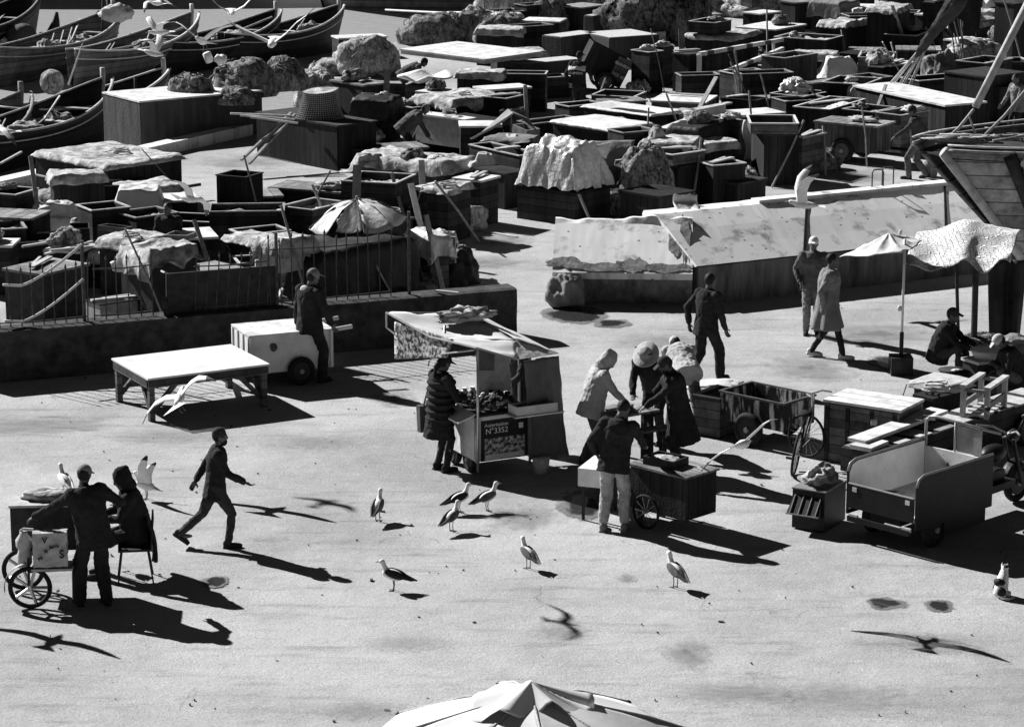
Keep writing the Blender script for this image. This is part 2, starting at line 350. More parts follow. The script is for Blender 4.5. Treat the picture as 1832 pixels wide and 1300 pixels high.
def soft(name, c_in, c_out, r_in, dens=1.0, fine=1.2, spread=1.1):
    '''damp patch that fades out at a broken edge; the disc has radius 1 in its own coordinates'''
    m = bpy.data.materials.new(name); m.use_nodes = True; n = m.node_tree; L = n.links; b = n.nodes['Principled BSDF']; tc = n.nodes.new('ShaderNodeTexCoord')
    ln = n.nodes.new('ShaderNodeVectorMath'); ln.operation = 'LENGTH'; L.new(tc.outputs['Object'], ln.inputs[0])
    oi = n.nodes.new('ShaderNodeObjectInfo'); ad = n.nodes.new('ShaderNodeVectorMath'); ad.operation = 'ADD'; L.new(tc.outputs['Object'], ad.inputs[0])
    mm = n.nodes.new('ShaderNodeMath'); mm.operation = 'MULTIPLY'; mm.inputs[1].default_value = 50; L.new(oi.outputs['Random'], mm.inputs[0]); L.new(mm.outputs[0], ad.inputs[1])
    nz = n.nodes.new('ShaderNodeTexNoise'); nz.inputs['Scale'].default_value = fine; nz.inputs['Detail'].default_value = 7; nz.inputs['Roughness'].default_value = .68; L.new(ad.outputs[0], nz.inputs['Vector'])
    d = n.nodes.new('ShaderNodeMath'); d.operation = 'MULTIPLY_ADD'; L.new(nz.outputs[0], d.inputs[0]); d.inputs[1].default_value = spread; L.new(ln.outputs['Value'], d.inputs[2])
    def ramp(a, p0, v0, p1, v1):
        r = n.nodes.new('ShaderNodeMapRange'); r.inputs[1].default_value = p0; r.inputs[2].default_value = p1; r.inputs[3].default_value = v0; r.inputs[4].default_value = v1; L.new(a, r.inputs[0]); return r.outputs[0]
    L.new(ramp(d.outputs[0], .86, c_in, 1.0, c_out), b.inputs['Base Color']); L.new(ramp(d.outputs[0], .84, r_in, .97, .75), b.inputs['Roughness'])
    b.inputs['Specular IOR Level'].default_value = .5
    tr = n.nodes.new('ShaderNodeBsdfTransparent'); mx = n.nodes.new('ShaderNodeMixShader'); L.new(ramp(d.outputs[0], 1.0, dens, 1.12 if spread < 1.5 else 1.6, 0), mx.inputs[0]); L.new(tr.outputs[0], mx.inputs[1]); L.new(b.outputs[0], mx.inputs[2]); L.new(mx.outputs[0], n.nodes['Material Output'].inputs[0])
    MATS[name] = m
soft('puddle', .03, .14, .04); soft('damp patch', .15, .24, .6, .55, 3.2, 1.6); soft('oil stain', .14, .24, .8, .38, 9, 1.7)
pz = [.004]
def puddle(px, py, rx, ry, m, nm='puddle'):
    c = G(px, py); mb = MB(); n = 36; mb.add([(1.35*math.cos(2*math.pi*i/n), 1.35*math.sin(2*math.pi*i/n), 0) for i in range(n)], [tuple(range(n))])
    o = struct(nm, mb, m); pz[0] += .0015; o.location = (c.x, c.y, pz[0]); o.scale = (rx, ry, 1)
for i, (px, py, rx, ry) in enumerate([(1586, 1079, .34, .36), (1680, 1084, .28, .40), (1030, 566, .8, 1.0), (1096, 580, .5, .5), (1050, 905, .55, 1.1), (385, 1043, .26, .36), (1590, 652, .5, .9)]): puddle(px, py, rx*1.3, ry*1.3, 'puddle')
for i, (px, py, rx, ry) in enumerate([(935, 925, .7, .9), (700, 712, .5, .8), (1120, 1034, .2, .25), (1230, 1170, .4, .7), (1450, 660, 1.0, 1.3), (60, 760, 1.7, .8), (860, 470, 1.2, .9), (900, 430, .9, 1.0), (1560, 600, 1.6, 1.2), (450, 290, 1.6, 1.4), (1530, 315, 1.2, 1.5), (1300, 150, 1.4, 1.5)]): puddle(px, py, rx, ry, 'damp patch', 'damp_patch')
for i, (px, py, rx, ry) in enumerate([(1000, 1130, .6, .6), (1500, 1250, 1.4, .9), (640, 1270, .9, .5), (1300, 1240, 1.2, .6), (300, 780, 1.5, .7), (560, 790, 1.3, .8), (1180, 610, 1.4, 1.0), (1660, 1150, 1.2, .6), (720, 1150, .8, .5)]): puddle(px, py, rx, ry, 'oil stain', 'stain')
# scattered litter on the quay: flakes of board, weed and paper, nobody could count it
mb = MB()
for i in range(230):
    x, y = random.uniform(0, 1832), random.choice([random.uniform(700, 1300), random.uniform(270, 1000)])
    c = G(x, y); a = random.uniform(0, 6.28); l = random.uniform(.008, .035)*(1 if i % 9 else 2.2); w = l*random.uniform(.25, .7); h = random.uniform(.004, .02)
    mb.box((c.x, c.y, h/2+.006), (l, w, h), a)
tag(mb.build('litter', 'litter', None), 'dark flakes and scraps scattered over the quay', 'litter', kind='stuff')
# quay kerb along the basin
mb = MB(); K0, K1 = Vector((-13.4, 58.6, 0)), Vector((-5.5, 72.5, 0))
mb.bar(K0+Vector((0, 0, .14)), K1+Vector((0, 0, .14)), .42, .28)
tag(mb.build('kerb', 'white concrete', None), kind='structure')
# low wall below the iron fence
W0, W1 = G(-60, 690), G(925, 602)
wd_ = (W1-W0).normalized(); wn_ = Vector((wd_.y, -wd_.x, 0))
def roughwall(a, b, prof, seg, seed, amp=.03, topamp=.05):
    """prof: (offset toward the viewer, z) from the front foot over the top to the back foot, swept from a to b with broken edges"""
    mb = MB(); d = (b-a); L_ = d.length; d = d.normalized(); nn = Vector((d.y, -d.x, 0)); n = len(prof); vs = []
    for i in range(seg+1):
        for j, (o, z) in enumerate(prof):
            s = i/seg*L_; q = amp*noise.noise(Vector((s*2.3, j*1.7, seed)))+amp*.6*noise.noise(Vector((s*7, j*3.1, seed)))
            zz = z+((topamp*noise.noise(Vector((s*1.6, seed, .5)))+topamp*.7*noise.noise(Vector((s*4, seed, 2.5)))) *min(1, max(0, (z-1.31)*16)) if z > .6 else 0)
            p = a+d*s+nn*(o+q); vs.append((p.x, p.y, zz if z > 0 else z))
    fs = [(i*n+j, (i+1)*n+j, (i+1)*n+j+1, i*n+j+1) for i in range(seg) for j in range(n-1)]
    fs += [tuple(range(n-1, -1, -1)), tuple(range(seg*n, seg*n+n))]
    return mb.add(vs, fs)
fw = thing('low_wall', 'long dark low wall below the iron fence', 'wall', W0, math.atan2(wd_.y, wd_.x))
LW = (W1-W0).length
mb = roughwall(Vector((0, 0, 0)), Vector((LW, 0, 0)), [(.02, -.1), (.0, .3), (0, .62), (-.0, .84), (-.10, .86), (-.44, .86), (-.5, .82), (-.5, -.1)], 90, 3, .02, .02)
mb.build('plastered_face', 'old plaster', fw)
# white sea wall, face tilted to catch the sun: broken end piece, then the long run behind the men
A0, A1 = G(988, 546), G(1238, 549)
sw = thing('broken_wall', 'broken white concrete wall piece with chipped top beside the passage', 'wall', A0, math.atan2((A1-A0).y, (A1-A0).x))
la = (A1-A0).length
mb = roughwall(Vector((0, 0, 0)), Vector((la, 0, 0)), [(.0, .50), (.02, .62), (-.40, .848), (-.82, 1.076), (-1.24, 1.30), (-1.34, 1.38), (-1.46, 1.38), (-1.6, .50)], 90, 11, .014, .075)
mb.build('sun_tilted_face', 'white concrete', sw)
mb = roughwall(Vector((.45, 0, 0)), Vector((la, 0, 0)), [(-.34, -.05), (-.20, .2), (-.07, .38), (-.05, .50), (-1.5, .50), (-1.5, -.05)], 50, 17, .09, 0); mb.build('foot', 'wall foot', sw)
mb = MB(); mb.blob((.22, -.02, .20), (.34, .36, .42), .35, 1.8, 4, flat=True, fine=.05); mb.build('broken_foot', 'concrete', sw, smooth=True)
B0, B1 = G(1246, 547), G(1740, 490); bd = (B1-B0).normalized(); B1 = B0+bd*13
lw = thing('sea_wall', 'long white sea wall, face tilted to catch sun, running back behind the striped parasol', 'wall', B0, math.atan2(bd.y, bd.x))
lb = (B1-B0).length
mb = roughwall(Vector((0, 0, 0)), Vector((lb, 0, 0)), [(.0, .74), (-.5, .98), (-1.0, 1.23), (-1.5, 1.46), (-1.95, 1.46), (-2.0, 1.40), (-2.0, -.05)], 100, 23, .012, .02); mb.build('sun_tilted_face', 'white concrete', lw)
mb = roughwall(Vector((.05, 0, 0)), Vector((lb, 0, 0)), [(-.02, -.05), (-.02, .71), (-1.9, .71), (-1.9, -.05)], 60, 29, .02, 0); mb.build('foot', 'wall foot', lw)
mb = MB(); mb.box((lb*.5+1.15, 1.67, 1.49), (lb-2.3, .3, .075)); mb.build('coping', 'white concrete', lw)
for s in (2.35, 5.6):
    mb = MB(); mb.add([(s+.98, 1.48, 1.455), (s+1.03, 1.48, 1.455), (s+.05, .02, .75), (s-.03, .02, .75)], [(0, 1, 2, 3)])
    for v in mb.v: v.z += .012
    mb.build('joint', 'black metal', lw, solid=.01)
# steel handles set in the wall top
for px, py in ((1570, 336), (1588, 331), (1676, 308)):
    c = G(px, py, 1.5); mb = MB(); mb.tube([(-.12, 0, 0), (-.12, 0, .3), (-.09, 0, .36), (.09, 0, .36), (.12, 0, .3), (.12, 0, 0)], .015, 6)
    solo('steel_hoop', mb, 'rust', {1570: 'thin steel hoop standing on the sea wall top near the gull', 1588: 'second steel hoop beside the first on the sea wall', 1676: 'bent steel hoop on the sea wall top near the boat bow'}[px], 'steel hoop', c, .3)
sheetm = MB(); sheetm.grid(lambda u, v: (u*.45-.2+.05*noise.noise(Vector((v*4, u*2, 1))), -.1-1.35*v*.9 if v > .15 else .1, 1.6-1.1*v+.06*noise.noise(Vector((u*5, v*7, 3)))), 10, 22)
solo('crumpled_sheet', sheetm, 'white sheet', 'crumpled white sheet hanging in the gap between the two wall pieces', 'plastic sheet', G(1240, 530)+Vector((-.1, 1.35, .06)), .05, smooth=True, solid=.01)

for px, py, w_, h_ in ((1010, 470, .35, .16), (1068, 478, .5, .12), (1130, 474, .3, .2), (1190, 480, .45, .14), (1205, 430, .12, .5), (1225, 420, .1, .7)):
    tt = (px-988)/250*la; k = (478-py)/92; mb = MB(); n = 22; rs_ = random.Random(px)
    mb.add([(w_*(.7+.5*rs_.random())*math.cos(6.2832*i/n), h_*(.6+.7*rs_.random())*math.sin(6.2832*i/n), 0) for i in range(n)], [tuple(range(n))])
    o = mb.build('bare_patch', 'wall foot', sw); yy = 1.24*max(0, k)+.10; o.location = (tt, yy, .62+.543*(yy+.02)+.022); o.rotation_euler = (R(28.5), 0, 0)
# ================================================================ fishermen's crates, lockers, carts and covers behind the walls
rnd = random.Random(11)
def hollow(mb, W, D, z0, z1, t=.035, floor=.04):
    h = z1-z0; zc = (z0+z1)/2
    mb.box((0, -D/2+t/2, zc), (W, t, h)); mb.box((0, D/2-t/2, zc), (W, t, h))
    mb.box((-W/2+t/2, 0, zc), (t, D-2*t, h)); mb.box((W/2-t/2, 0, zc), (t, D-2*t, h))
    mb.box((0, 0, z0+floor/2), (W-2*t-.002, D-2*t-.002, floor))
def battens(t, W, D, z0, z1, m, n=3):
    for i in range(n):
        x = -W/2+.05+(W-.1)*i/max(1, n-1)
        mb = MB(); mb.box((x, -D/2-.012, (z0+z1)/2), (.07, .024, z1-z0-.02)); mb.build('batten', m, t)
def wheel(t, c, r, w=.09, axis='x', rim='rust', spokes=0, name='wheel'):
    h = MB(); R_ = r*.62
    h.cyl(*( [(c[0]-w*.35, c[1], c[2]), (c[0]+w*.35, c[1], c[2])] if axis == 'x' else [(c[0], c[1]-w*.35, c[2]), (c[0], c[1]+w*.35, c[2])]), R_, n=20)
    o = h.build(name, rim, t)
    mb = MB(); mb.torus(c, r-w*.5, w*.5, axis, 28, 8); mb.build('tyre', 'rubber', o, smooth=True)
    mb = MB(); a = Vector((1, 0, 0)) if axis == 'x' else Vector((0, 1, 0)); mb.cyl(Vector(c)-a*w*.6, Vector(c)+a*w*.6, r*.16, n=10); mb.build('hub', 'grey metal', o)
    return o
CRATES = []
def crate(name, label, L, F, Rr, h, kind='lid', z0=0.0, side='dark wood', top='worn lid', cat='crate', group=None, over=.3, amp=.05, sag=0, fill=None, cover='white sheet', wheels=None, bat=0, tilt=None, seed=None, hem=.5, lidt=.045):  # dark sides, pale tops and rims: shade and sunlight put into the colour
    c, W, D, rz = fit(L, F, Rr, h) if Rr is not None else F; D = max(D, .25); W = max(W, .2)
    sd = seed if seed is not None else rnd.random()*90
    t = thing(name, label, cat, (c.x, c.y, 0), rz, group)
    if tilt: t.rotation_euler = (tilt[0], tilt[1], rz)
    CRATES.append((t, name, c, W, D, rz, h, kind))
    zb = z0 if not wheels else z0+.28
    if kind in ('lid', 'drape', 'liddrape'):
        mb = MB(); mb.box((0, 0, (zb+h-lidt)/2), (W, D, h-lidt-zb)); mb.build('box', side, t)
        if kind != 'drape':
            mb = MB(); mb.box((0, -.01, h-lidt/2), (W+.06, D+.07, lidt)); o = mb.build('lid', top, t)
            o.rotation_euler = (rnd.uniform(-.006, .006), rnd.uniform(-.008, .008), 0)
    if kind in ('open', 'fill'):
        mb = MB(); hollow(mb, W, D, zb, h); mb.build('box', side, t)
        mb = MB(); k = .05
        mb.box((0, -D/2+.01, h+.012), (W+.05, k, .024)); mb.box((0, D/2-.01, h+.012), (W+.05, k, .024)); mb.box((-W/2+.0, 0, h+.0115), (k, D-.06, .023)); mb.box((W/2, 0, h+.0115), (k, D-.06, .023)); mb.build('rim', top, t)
        if kind == 'fill':
            mb = MB(); mb.grid(lambda u, v: ((u-.5)*(W-.09), (v-.5)*(D-.09), h-.13+.10*noise.noise(Vector((u*3, v*3, sd)))+.05*noise.noise(Vector((u*9, v*9, sd)))), 18, 18)
            mb.build('contents', fill or 'dirty cloth', t, smooth=True)
    if kind in ('drape', 'liddrape'):
        mb = MB(); mb.drape((W+.06, D+.07), h+.01, over, amp, sd, sag, hemvar=hem); mb.build('cover', cover, t, smooth=True, solid=.008)
    if bat: battens(t, W, D, zb, h-.06, 'black wood' if 'dark' in side else 'dark wood', bat)
    if wheels:
        r, xs = wheels
        for x in xs:
            wheel(t, (x*W, -D/2-.07, r), r, .11, 'y'); wheel(t, (x*W, D/2+.07, r), r, .11, 'y')
        for y in (-D/2+.1, D/2-.1):
            mb = MB(); mb.bar((-W/2-.02, y, zb+.01), (W/2+.6, y, zb+.03), .05, .06); mb.build('shaft', 'dark wood', t)
    return t
GQ = 'crates and lockers crowded on the quay'
# --- middle rows, from the passage backwards
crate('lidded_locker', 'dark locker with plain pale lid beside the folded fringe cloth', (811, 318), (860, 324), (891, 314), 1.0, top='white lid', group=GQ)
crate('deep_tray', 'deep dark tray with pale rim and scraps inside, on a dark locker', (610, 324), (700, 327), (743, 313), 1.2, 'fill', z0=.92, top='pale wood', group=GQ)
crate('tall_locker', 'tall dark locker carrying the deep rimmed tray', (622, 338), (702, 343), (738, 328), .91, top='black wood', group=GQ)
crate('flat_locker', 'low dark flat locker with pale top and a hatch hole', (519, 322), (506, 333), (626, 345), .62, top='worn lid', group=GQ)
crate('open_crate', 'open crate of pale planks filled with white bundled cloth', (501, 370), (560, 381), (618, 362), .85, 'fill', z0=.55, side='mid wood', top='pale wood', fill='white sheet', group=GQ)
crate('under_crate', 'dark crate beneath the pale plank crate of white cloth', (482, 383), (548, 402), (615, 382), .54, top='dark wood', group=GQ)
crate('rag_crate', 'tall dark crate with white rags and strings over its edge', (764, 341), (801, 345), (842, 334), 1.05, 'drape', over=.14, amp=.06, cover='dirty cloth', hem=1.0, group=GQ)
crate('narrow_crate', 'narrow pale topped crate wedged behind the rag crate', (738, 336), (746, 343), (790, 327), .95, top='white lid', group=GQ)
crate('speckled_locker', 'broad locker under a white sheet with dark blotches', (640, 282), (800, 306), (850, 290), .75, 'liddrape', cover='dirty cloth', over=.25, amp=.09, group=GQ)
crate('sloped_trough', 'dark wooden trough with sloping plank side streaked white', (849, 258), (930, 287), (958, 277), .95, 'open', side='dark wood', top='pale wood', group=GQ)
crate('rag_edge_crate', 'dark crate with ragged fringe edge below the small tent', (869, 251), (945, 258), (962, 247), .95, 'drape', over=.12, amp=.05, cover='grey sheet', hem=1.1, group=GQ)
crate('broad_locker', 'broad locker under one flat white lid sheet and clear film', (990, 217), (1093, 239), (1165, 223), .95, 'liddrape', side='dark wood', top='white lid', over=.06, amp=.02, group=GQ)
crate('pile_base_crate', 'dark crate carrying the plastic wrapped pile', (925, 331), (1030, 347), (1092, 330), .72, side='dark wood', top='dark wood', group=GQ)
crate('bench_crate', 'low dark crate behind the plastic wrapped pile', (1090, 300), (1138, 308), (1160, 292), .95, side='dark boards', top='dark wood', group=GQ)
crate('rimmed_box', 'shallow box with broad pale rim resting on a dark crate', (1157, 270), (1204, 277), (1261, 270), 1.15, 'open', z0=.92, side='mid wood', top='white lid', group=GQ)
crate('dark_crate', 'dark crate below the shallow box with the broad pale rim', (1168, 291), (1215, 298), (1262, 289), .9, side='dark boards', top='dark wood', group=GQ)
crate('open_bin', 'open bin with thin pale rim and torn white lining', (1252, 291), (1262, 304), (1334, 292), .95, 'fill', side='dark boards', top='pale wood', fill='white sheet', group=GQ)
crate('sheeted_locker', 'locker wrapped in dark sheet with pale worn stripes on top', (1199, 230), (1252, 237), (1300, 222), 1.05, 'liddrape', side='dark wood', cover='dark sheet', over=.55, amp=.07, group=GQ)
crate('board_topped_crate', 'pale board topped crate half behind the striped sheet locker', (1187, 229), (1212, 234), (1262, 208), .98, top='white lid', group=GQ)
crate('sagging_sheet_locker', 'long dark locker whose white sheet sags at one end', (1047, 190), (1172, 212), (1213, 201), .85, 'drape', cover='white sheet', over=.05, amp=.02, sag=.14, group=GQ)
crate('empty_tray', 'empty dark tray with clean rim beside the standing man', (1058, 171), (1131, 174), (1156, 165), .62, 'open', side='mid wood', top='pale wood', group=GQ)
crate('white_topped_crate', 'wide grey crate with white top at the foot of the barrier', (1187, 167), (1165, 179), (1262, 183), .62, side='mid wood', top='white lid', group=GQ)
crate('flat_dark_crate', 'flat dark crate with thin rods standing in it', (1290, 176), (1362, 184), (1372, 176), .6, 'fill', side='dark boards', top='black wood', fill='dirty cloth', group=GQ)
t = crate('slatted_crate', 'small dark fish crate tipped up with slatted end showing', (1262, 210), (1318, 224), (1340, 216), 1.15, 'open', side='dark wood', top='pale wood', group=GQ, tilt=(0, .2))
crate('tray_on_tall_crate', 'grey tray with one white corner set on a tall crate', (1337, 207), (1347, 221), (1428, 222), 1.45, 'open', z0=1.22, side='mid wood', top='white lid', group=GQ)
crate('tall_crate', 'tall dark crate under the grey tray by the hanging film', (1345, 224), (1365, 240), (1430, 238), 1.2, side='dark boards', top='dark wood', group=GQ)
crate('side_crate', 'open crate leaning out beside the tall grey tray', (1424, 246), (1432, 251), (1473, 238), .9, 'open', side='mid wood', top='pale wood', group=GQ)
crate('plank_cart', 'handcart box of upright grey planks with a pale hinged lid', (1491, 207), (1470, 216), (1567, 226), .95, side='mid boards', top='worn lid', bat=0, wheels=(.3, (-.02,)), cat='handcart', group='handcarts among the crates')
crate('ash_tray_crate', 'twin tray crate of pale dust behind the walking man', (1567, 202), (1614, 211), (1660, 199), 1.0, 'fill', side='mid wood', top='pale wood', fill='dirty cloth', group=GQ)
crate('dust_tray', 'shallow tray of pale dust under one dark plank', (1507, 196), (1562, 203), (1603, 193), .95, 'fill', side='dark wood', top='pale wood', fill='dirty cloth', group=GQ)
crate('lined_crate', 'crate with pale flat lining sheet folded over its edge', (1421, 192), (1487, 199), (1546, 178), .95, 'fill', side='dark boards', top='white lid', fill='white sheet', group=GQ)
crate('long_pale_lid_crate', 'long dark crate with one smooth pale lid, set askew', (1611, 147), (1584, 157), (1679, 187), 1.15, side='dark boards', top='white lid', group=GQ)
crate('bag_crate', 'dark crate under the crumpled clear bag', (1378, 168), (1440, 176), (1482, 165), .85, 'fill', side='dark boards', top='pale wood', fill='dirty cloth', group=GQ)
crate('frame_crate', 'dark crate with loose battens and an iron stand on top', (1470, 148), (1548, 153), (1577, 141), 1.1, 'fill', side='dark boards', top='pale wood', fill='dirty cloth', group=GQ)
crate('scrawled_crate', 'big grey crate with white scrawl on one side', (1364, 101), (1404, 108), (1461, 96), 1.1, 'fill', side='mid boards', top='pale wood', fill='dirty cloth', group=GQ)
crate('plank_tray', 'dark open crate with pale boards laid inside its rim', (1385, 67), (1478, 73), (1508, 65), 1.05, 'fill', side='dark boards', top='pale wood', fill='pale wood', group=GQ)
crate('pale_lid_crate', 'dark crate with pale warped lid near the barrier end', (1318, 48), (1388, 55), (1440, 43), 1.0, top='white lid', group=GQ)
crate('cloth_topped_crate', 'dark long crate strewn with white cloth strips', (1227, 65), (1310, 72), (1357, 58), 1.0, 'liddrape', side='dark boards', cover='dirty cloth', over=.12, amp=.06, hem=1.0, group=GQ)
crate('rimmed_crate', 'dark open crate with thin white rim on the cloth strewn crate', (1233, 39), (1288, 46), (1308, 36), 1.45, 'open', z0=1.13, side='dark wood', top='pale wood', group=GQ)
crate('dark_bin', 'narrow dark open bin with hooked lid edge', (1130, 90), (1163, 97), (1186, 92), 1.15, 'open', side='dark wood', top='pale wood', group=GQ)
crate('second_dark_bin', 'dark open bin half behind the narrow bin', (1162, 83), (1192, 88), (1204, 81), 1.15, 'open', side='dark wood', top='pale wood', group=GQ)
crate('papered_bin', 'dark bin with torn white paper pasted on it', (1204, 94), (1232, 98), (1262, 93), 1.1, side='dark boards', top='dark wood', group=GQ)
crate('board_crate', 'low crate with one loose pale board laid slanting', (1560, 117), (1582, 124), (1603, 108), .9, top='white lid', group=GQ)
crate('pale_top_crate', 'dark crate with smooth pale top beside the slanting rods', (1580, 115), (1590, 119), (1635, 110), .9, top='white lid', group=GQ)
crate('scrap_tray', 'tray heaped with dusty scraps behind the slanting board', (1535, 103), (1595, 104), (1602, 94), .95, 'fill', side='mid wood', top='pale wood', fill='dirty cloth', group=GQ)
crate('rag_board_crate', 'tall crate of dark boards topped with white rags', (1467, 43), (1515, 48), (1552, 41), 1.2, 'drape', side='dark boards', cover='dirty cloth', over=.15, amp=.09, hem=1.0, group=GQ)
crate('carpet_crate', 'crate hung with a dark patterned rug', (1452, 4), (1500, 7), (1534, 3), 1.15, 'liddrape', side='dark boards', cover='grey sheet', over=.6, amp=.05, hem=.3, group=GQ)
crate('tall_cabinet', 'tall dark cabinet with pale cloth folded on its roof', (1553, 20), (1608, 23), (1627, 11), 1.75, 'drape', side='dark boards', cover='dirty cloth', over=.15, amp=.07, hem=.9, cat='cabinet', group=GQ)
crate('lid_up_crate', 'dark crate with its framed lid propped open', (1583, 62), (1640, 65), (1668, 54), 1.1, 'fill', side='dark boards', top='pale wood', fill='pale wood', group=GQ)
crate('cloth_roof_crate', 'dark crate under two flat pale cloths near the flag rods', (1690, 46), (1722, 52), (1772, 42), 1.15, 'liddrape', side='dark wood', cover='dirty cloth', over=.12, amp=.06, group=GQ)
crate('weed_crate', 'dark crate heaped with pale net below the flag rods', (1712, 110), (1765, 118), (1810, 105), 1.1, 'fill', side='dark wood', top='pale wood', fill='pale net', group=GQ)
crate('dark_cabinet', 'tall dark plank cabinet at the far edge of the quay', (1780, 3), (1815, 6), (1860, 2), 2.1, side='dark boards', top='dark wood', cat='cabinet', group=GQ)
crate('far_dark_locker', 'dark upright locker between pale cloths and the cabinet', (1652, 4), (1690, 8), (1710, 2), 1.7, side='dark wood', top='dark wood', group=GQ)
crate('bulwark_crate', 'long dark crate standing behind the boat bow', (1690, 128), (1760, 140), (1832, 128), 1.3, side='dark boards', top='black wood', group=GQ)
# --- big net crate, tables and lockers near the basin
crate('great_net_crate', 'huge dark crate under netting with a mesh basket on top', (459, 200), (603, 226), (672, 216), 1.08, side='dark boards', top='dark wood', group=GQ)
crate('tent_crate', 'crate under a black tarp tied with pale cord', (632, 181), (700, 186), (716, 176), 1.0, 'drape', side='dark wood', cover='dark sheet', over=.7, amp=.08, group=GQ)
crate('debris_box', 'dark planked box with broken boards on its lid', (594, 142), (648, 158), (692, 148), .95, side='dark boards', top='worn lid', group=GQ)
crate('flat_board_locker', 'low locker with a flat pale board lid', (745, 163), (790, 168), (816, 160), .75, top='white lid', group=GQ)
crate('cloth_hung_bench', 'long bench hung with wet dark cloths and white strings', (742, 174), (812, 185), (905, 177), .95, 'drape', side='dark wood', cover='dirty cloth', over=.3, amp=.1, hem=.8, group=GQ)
crate('rim_crate', 'dark crate with thin white rim beside the cloth bench', (865, 174), (908, 180), (936, 171), 1.1, 'open', side='dark boards', top='pale wood', group=GQ)
crate('white_panel_cart', 'handcart with white plank panels and slanting pale lid', (745, 201), (834, 215), (848, 211), 1.0, side='pale boards', top='white lid', bat=3, wheels=(.29, (.2,)), cat='handcart', group='handcarts among the crates')
crate('triangle_tray', 'three cornered shallow tray holding a white board', (700, 186), (736, 199), (777, 190), .75, 'fill', side='dark wood', top='pale wood', fill='white lid', group=GQ)
crate('cleaning_table', 'wide white gutting table on blocks below the net heaps', (716, 88), (860, 98), (967, 91), 1.15, z0=1.0, side='pale wood', top='white lid', cat='table', group=GQ)
# --- rows behind the iron fence
crate('heavy_cart', 'long dark handcart heaped with flat pale sacks', (62, 277), (195, 293), (325, 281), 1.0, 'liddrape', side='dark boards', cover='dirty cloth', over=.08, amp=.05, wheels=(.36, (-.1,)), cat='handcart', group='handcarts among the crates')
crate('upright_bin', 'upright dark box alone on the sunlit ground', (387, 314), (443, 321), (470, 310), 1.15, 'open', side='dark boards', top='black wood', group=GQ)
crate('thin_rim_bin', 'dark bin with thin pale rim at the water end of the fence', (-45, 344), (27, 349), (68, 338), .9, 'open', side='dark wood', top='pale wood', group=GQ)
crate('fence_locker', 'dark locker with a dusty pale lid, seen through the fence bars', (7, 479), (75, 486), (156, 471), .95, 'lid', side='black wood', top='worn lid', group=GQ)
crate('corner_crate', 'dark crate with pale lid beside the sagging white sheets', (-60, 438), (4, 435), (32, 426), .95, top='white lid', group=GQ)
crate('sacking_bundle', 'bulky crate bundled in white sacking, dark underneath', (216, 455), (264, 476), (352, 458), 1.35, 'drape', side='black wood', cover='dirty cloth', over=.45, amp=.16, hem=1.0, group=GQ)
crate('lined_tray', 'small open crate with pale end boards behind the fence', (153, 538), (177, 548), (246, 537), .62, 'open', side='plain wood', top='dark wood', group=GQ)
crate('long_sheet_table', 'long table under a stained white sheet behind the fence', (178, 433), (238, 448), (300, 424), 1.0, 'drape', side='black wood', cover='dirty cloth', over=.15, amp=.07, group=GQ)
crate('wedge_crate', 'dark crate with pointed pale lid behind the broken pallets', (330, 408), (330, 429), (385, 423), .9, top='white lid', group=GQ)
crate('stacked_board_crate', 'dark crate topped by a pile of loose boards', (80, 446), (140, 450), (170, 436), .8, top='pale wood', group=GQ)
crate('fallen_pale_box', 'pale box with cloth on top near the iron fence', (405, 425), (455, 444), (500, 430), .75, 'liddrape', side='mid wood', cover='dirty cloth', over=.1, amp=.06, group=GQ)
crate('black_tarp_stack', 'tall stack under black tarpaulin against the fence', (462, 452), (560, 486), (735, 430), 1.15, 'drape', side='black wood', cover='dark sheet', over=1.0, amp=.09, hem=.3, group=GQ)
crate('net_topped_bale', 'bale wrapped in white cloth with net spread on it', (462, 432), (492, 455), (560, 428), 1.5, 'drape', z0=1.0, side='sacking', cover='dirty cloth', over=.35, amp=.1, group=GQ)
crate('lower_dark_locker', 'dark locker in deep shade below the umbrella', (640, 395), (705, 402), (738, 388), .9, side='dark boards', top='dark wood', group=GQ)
crate('film_crate', 'crate wrapped in torn clear film beside the concrete post', (732, 418), (768, 436), (800, 428), 1.05, 'drape', side='mid wood', cover='plastic wrap', over=.5, amp=.1, group=GQ)
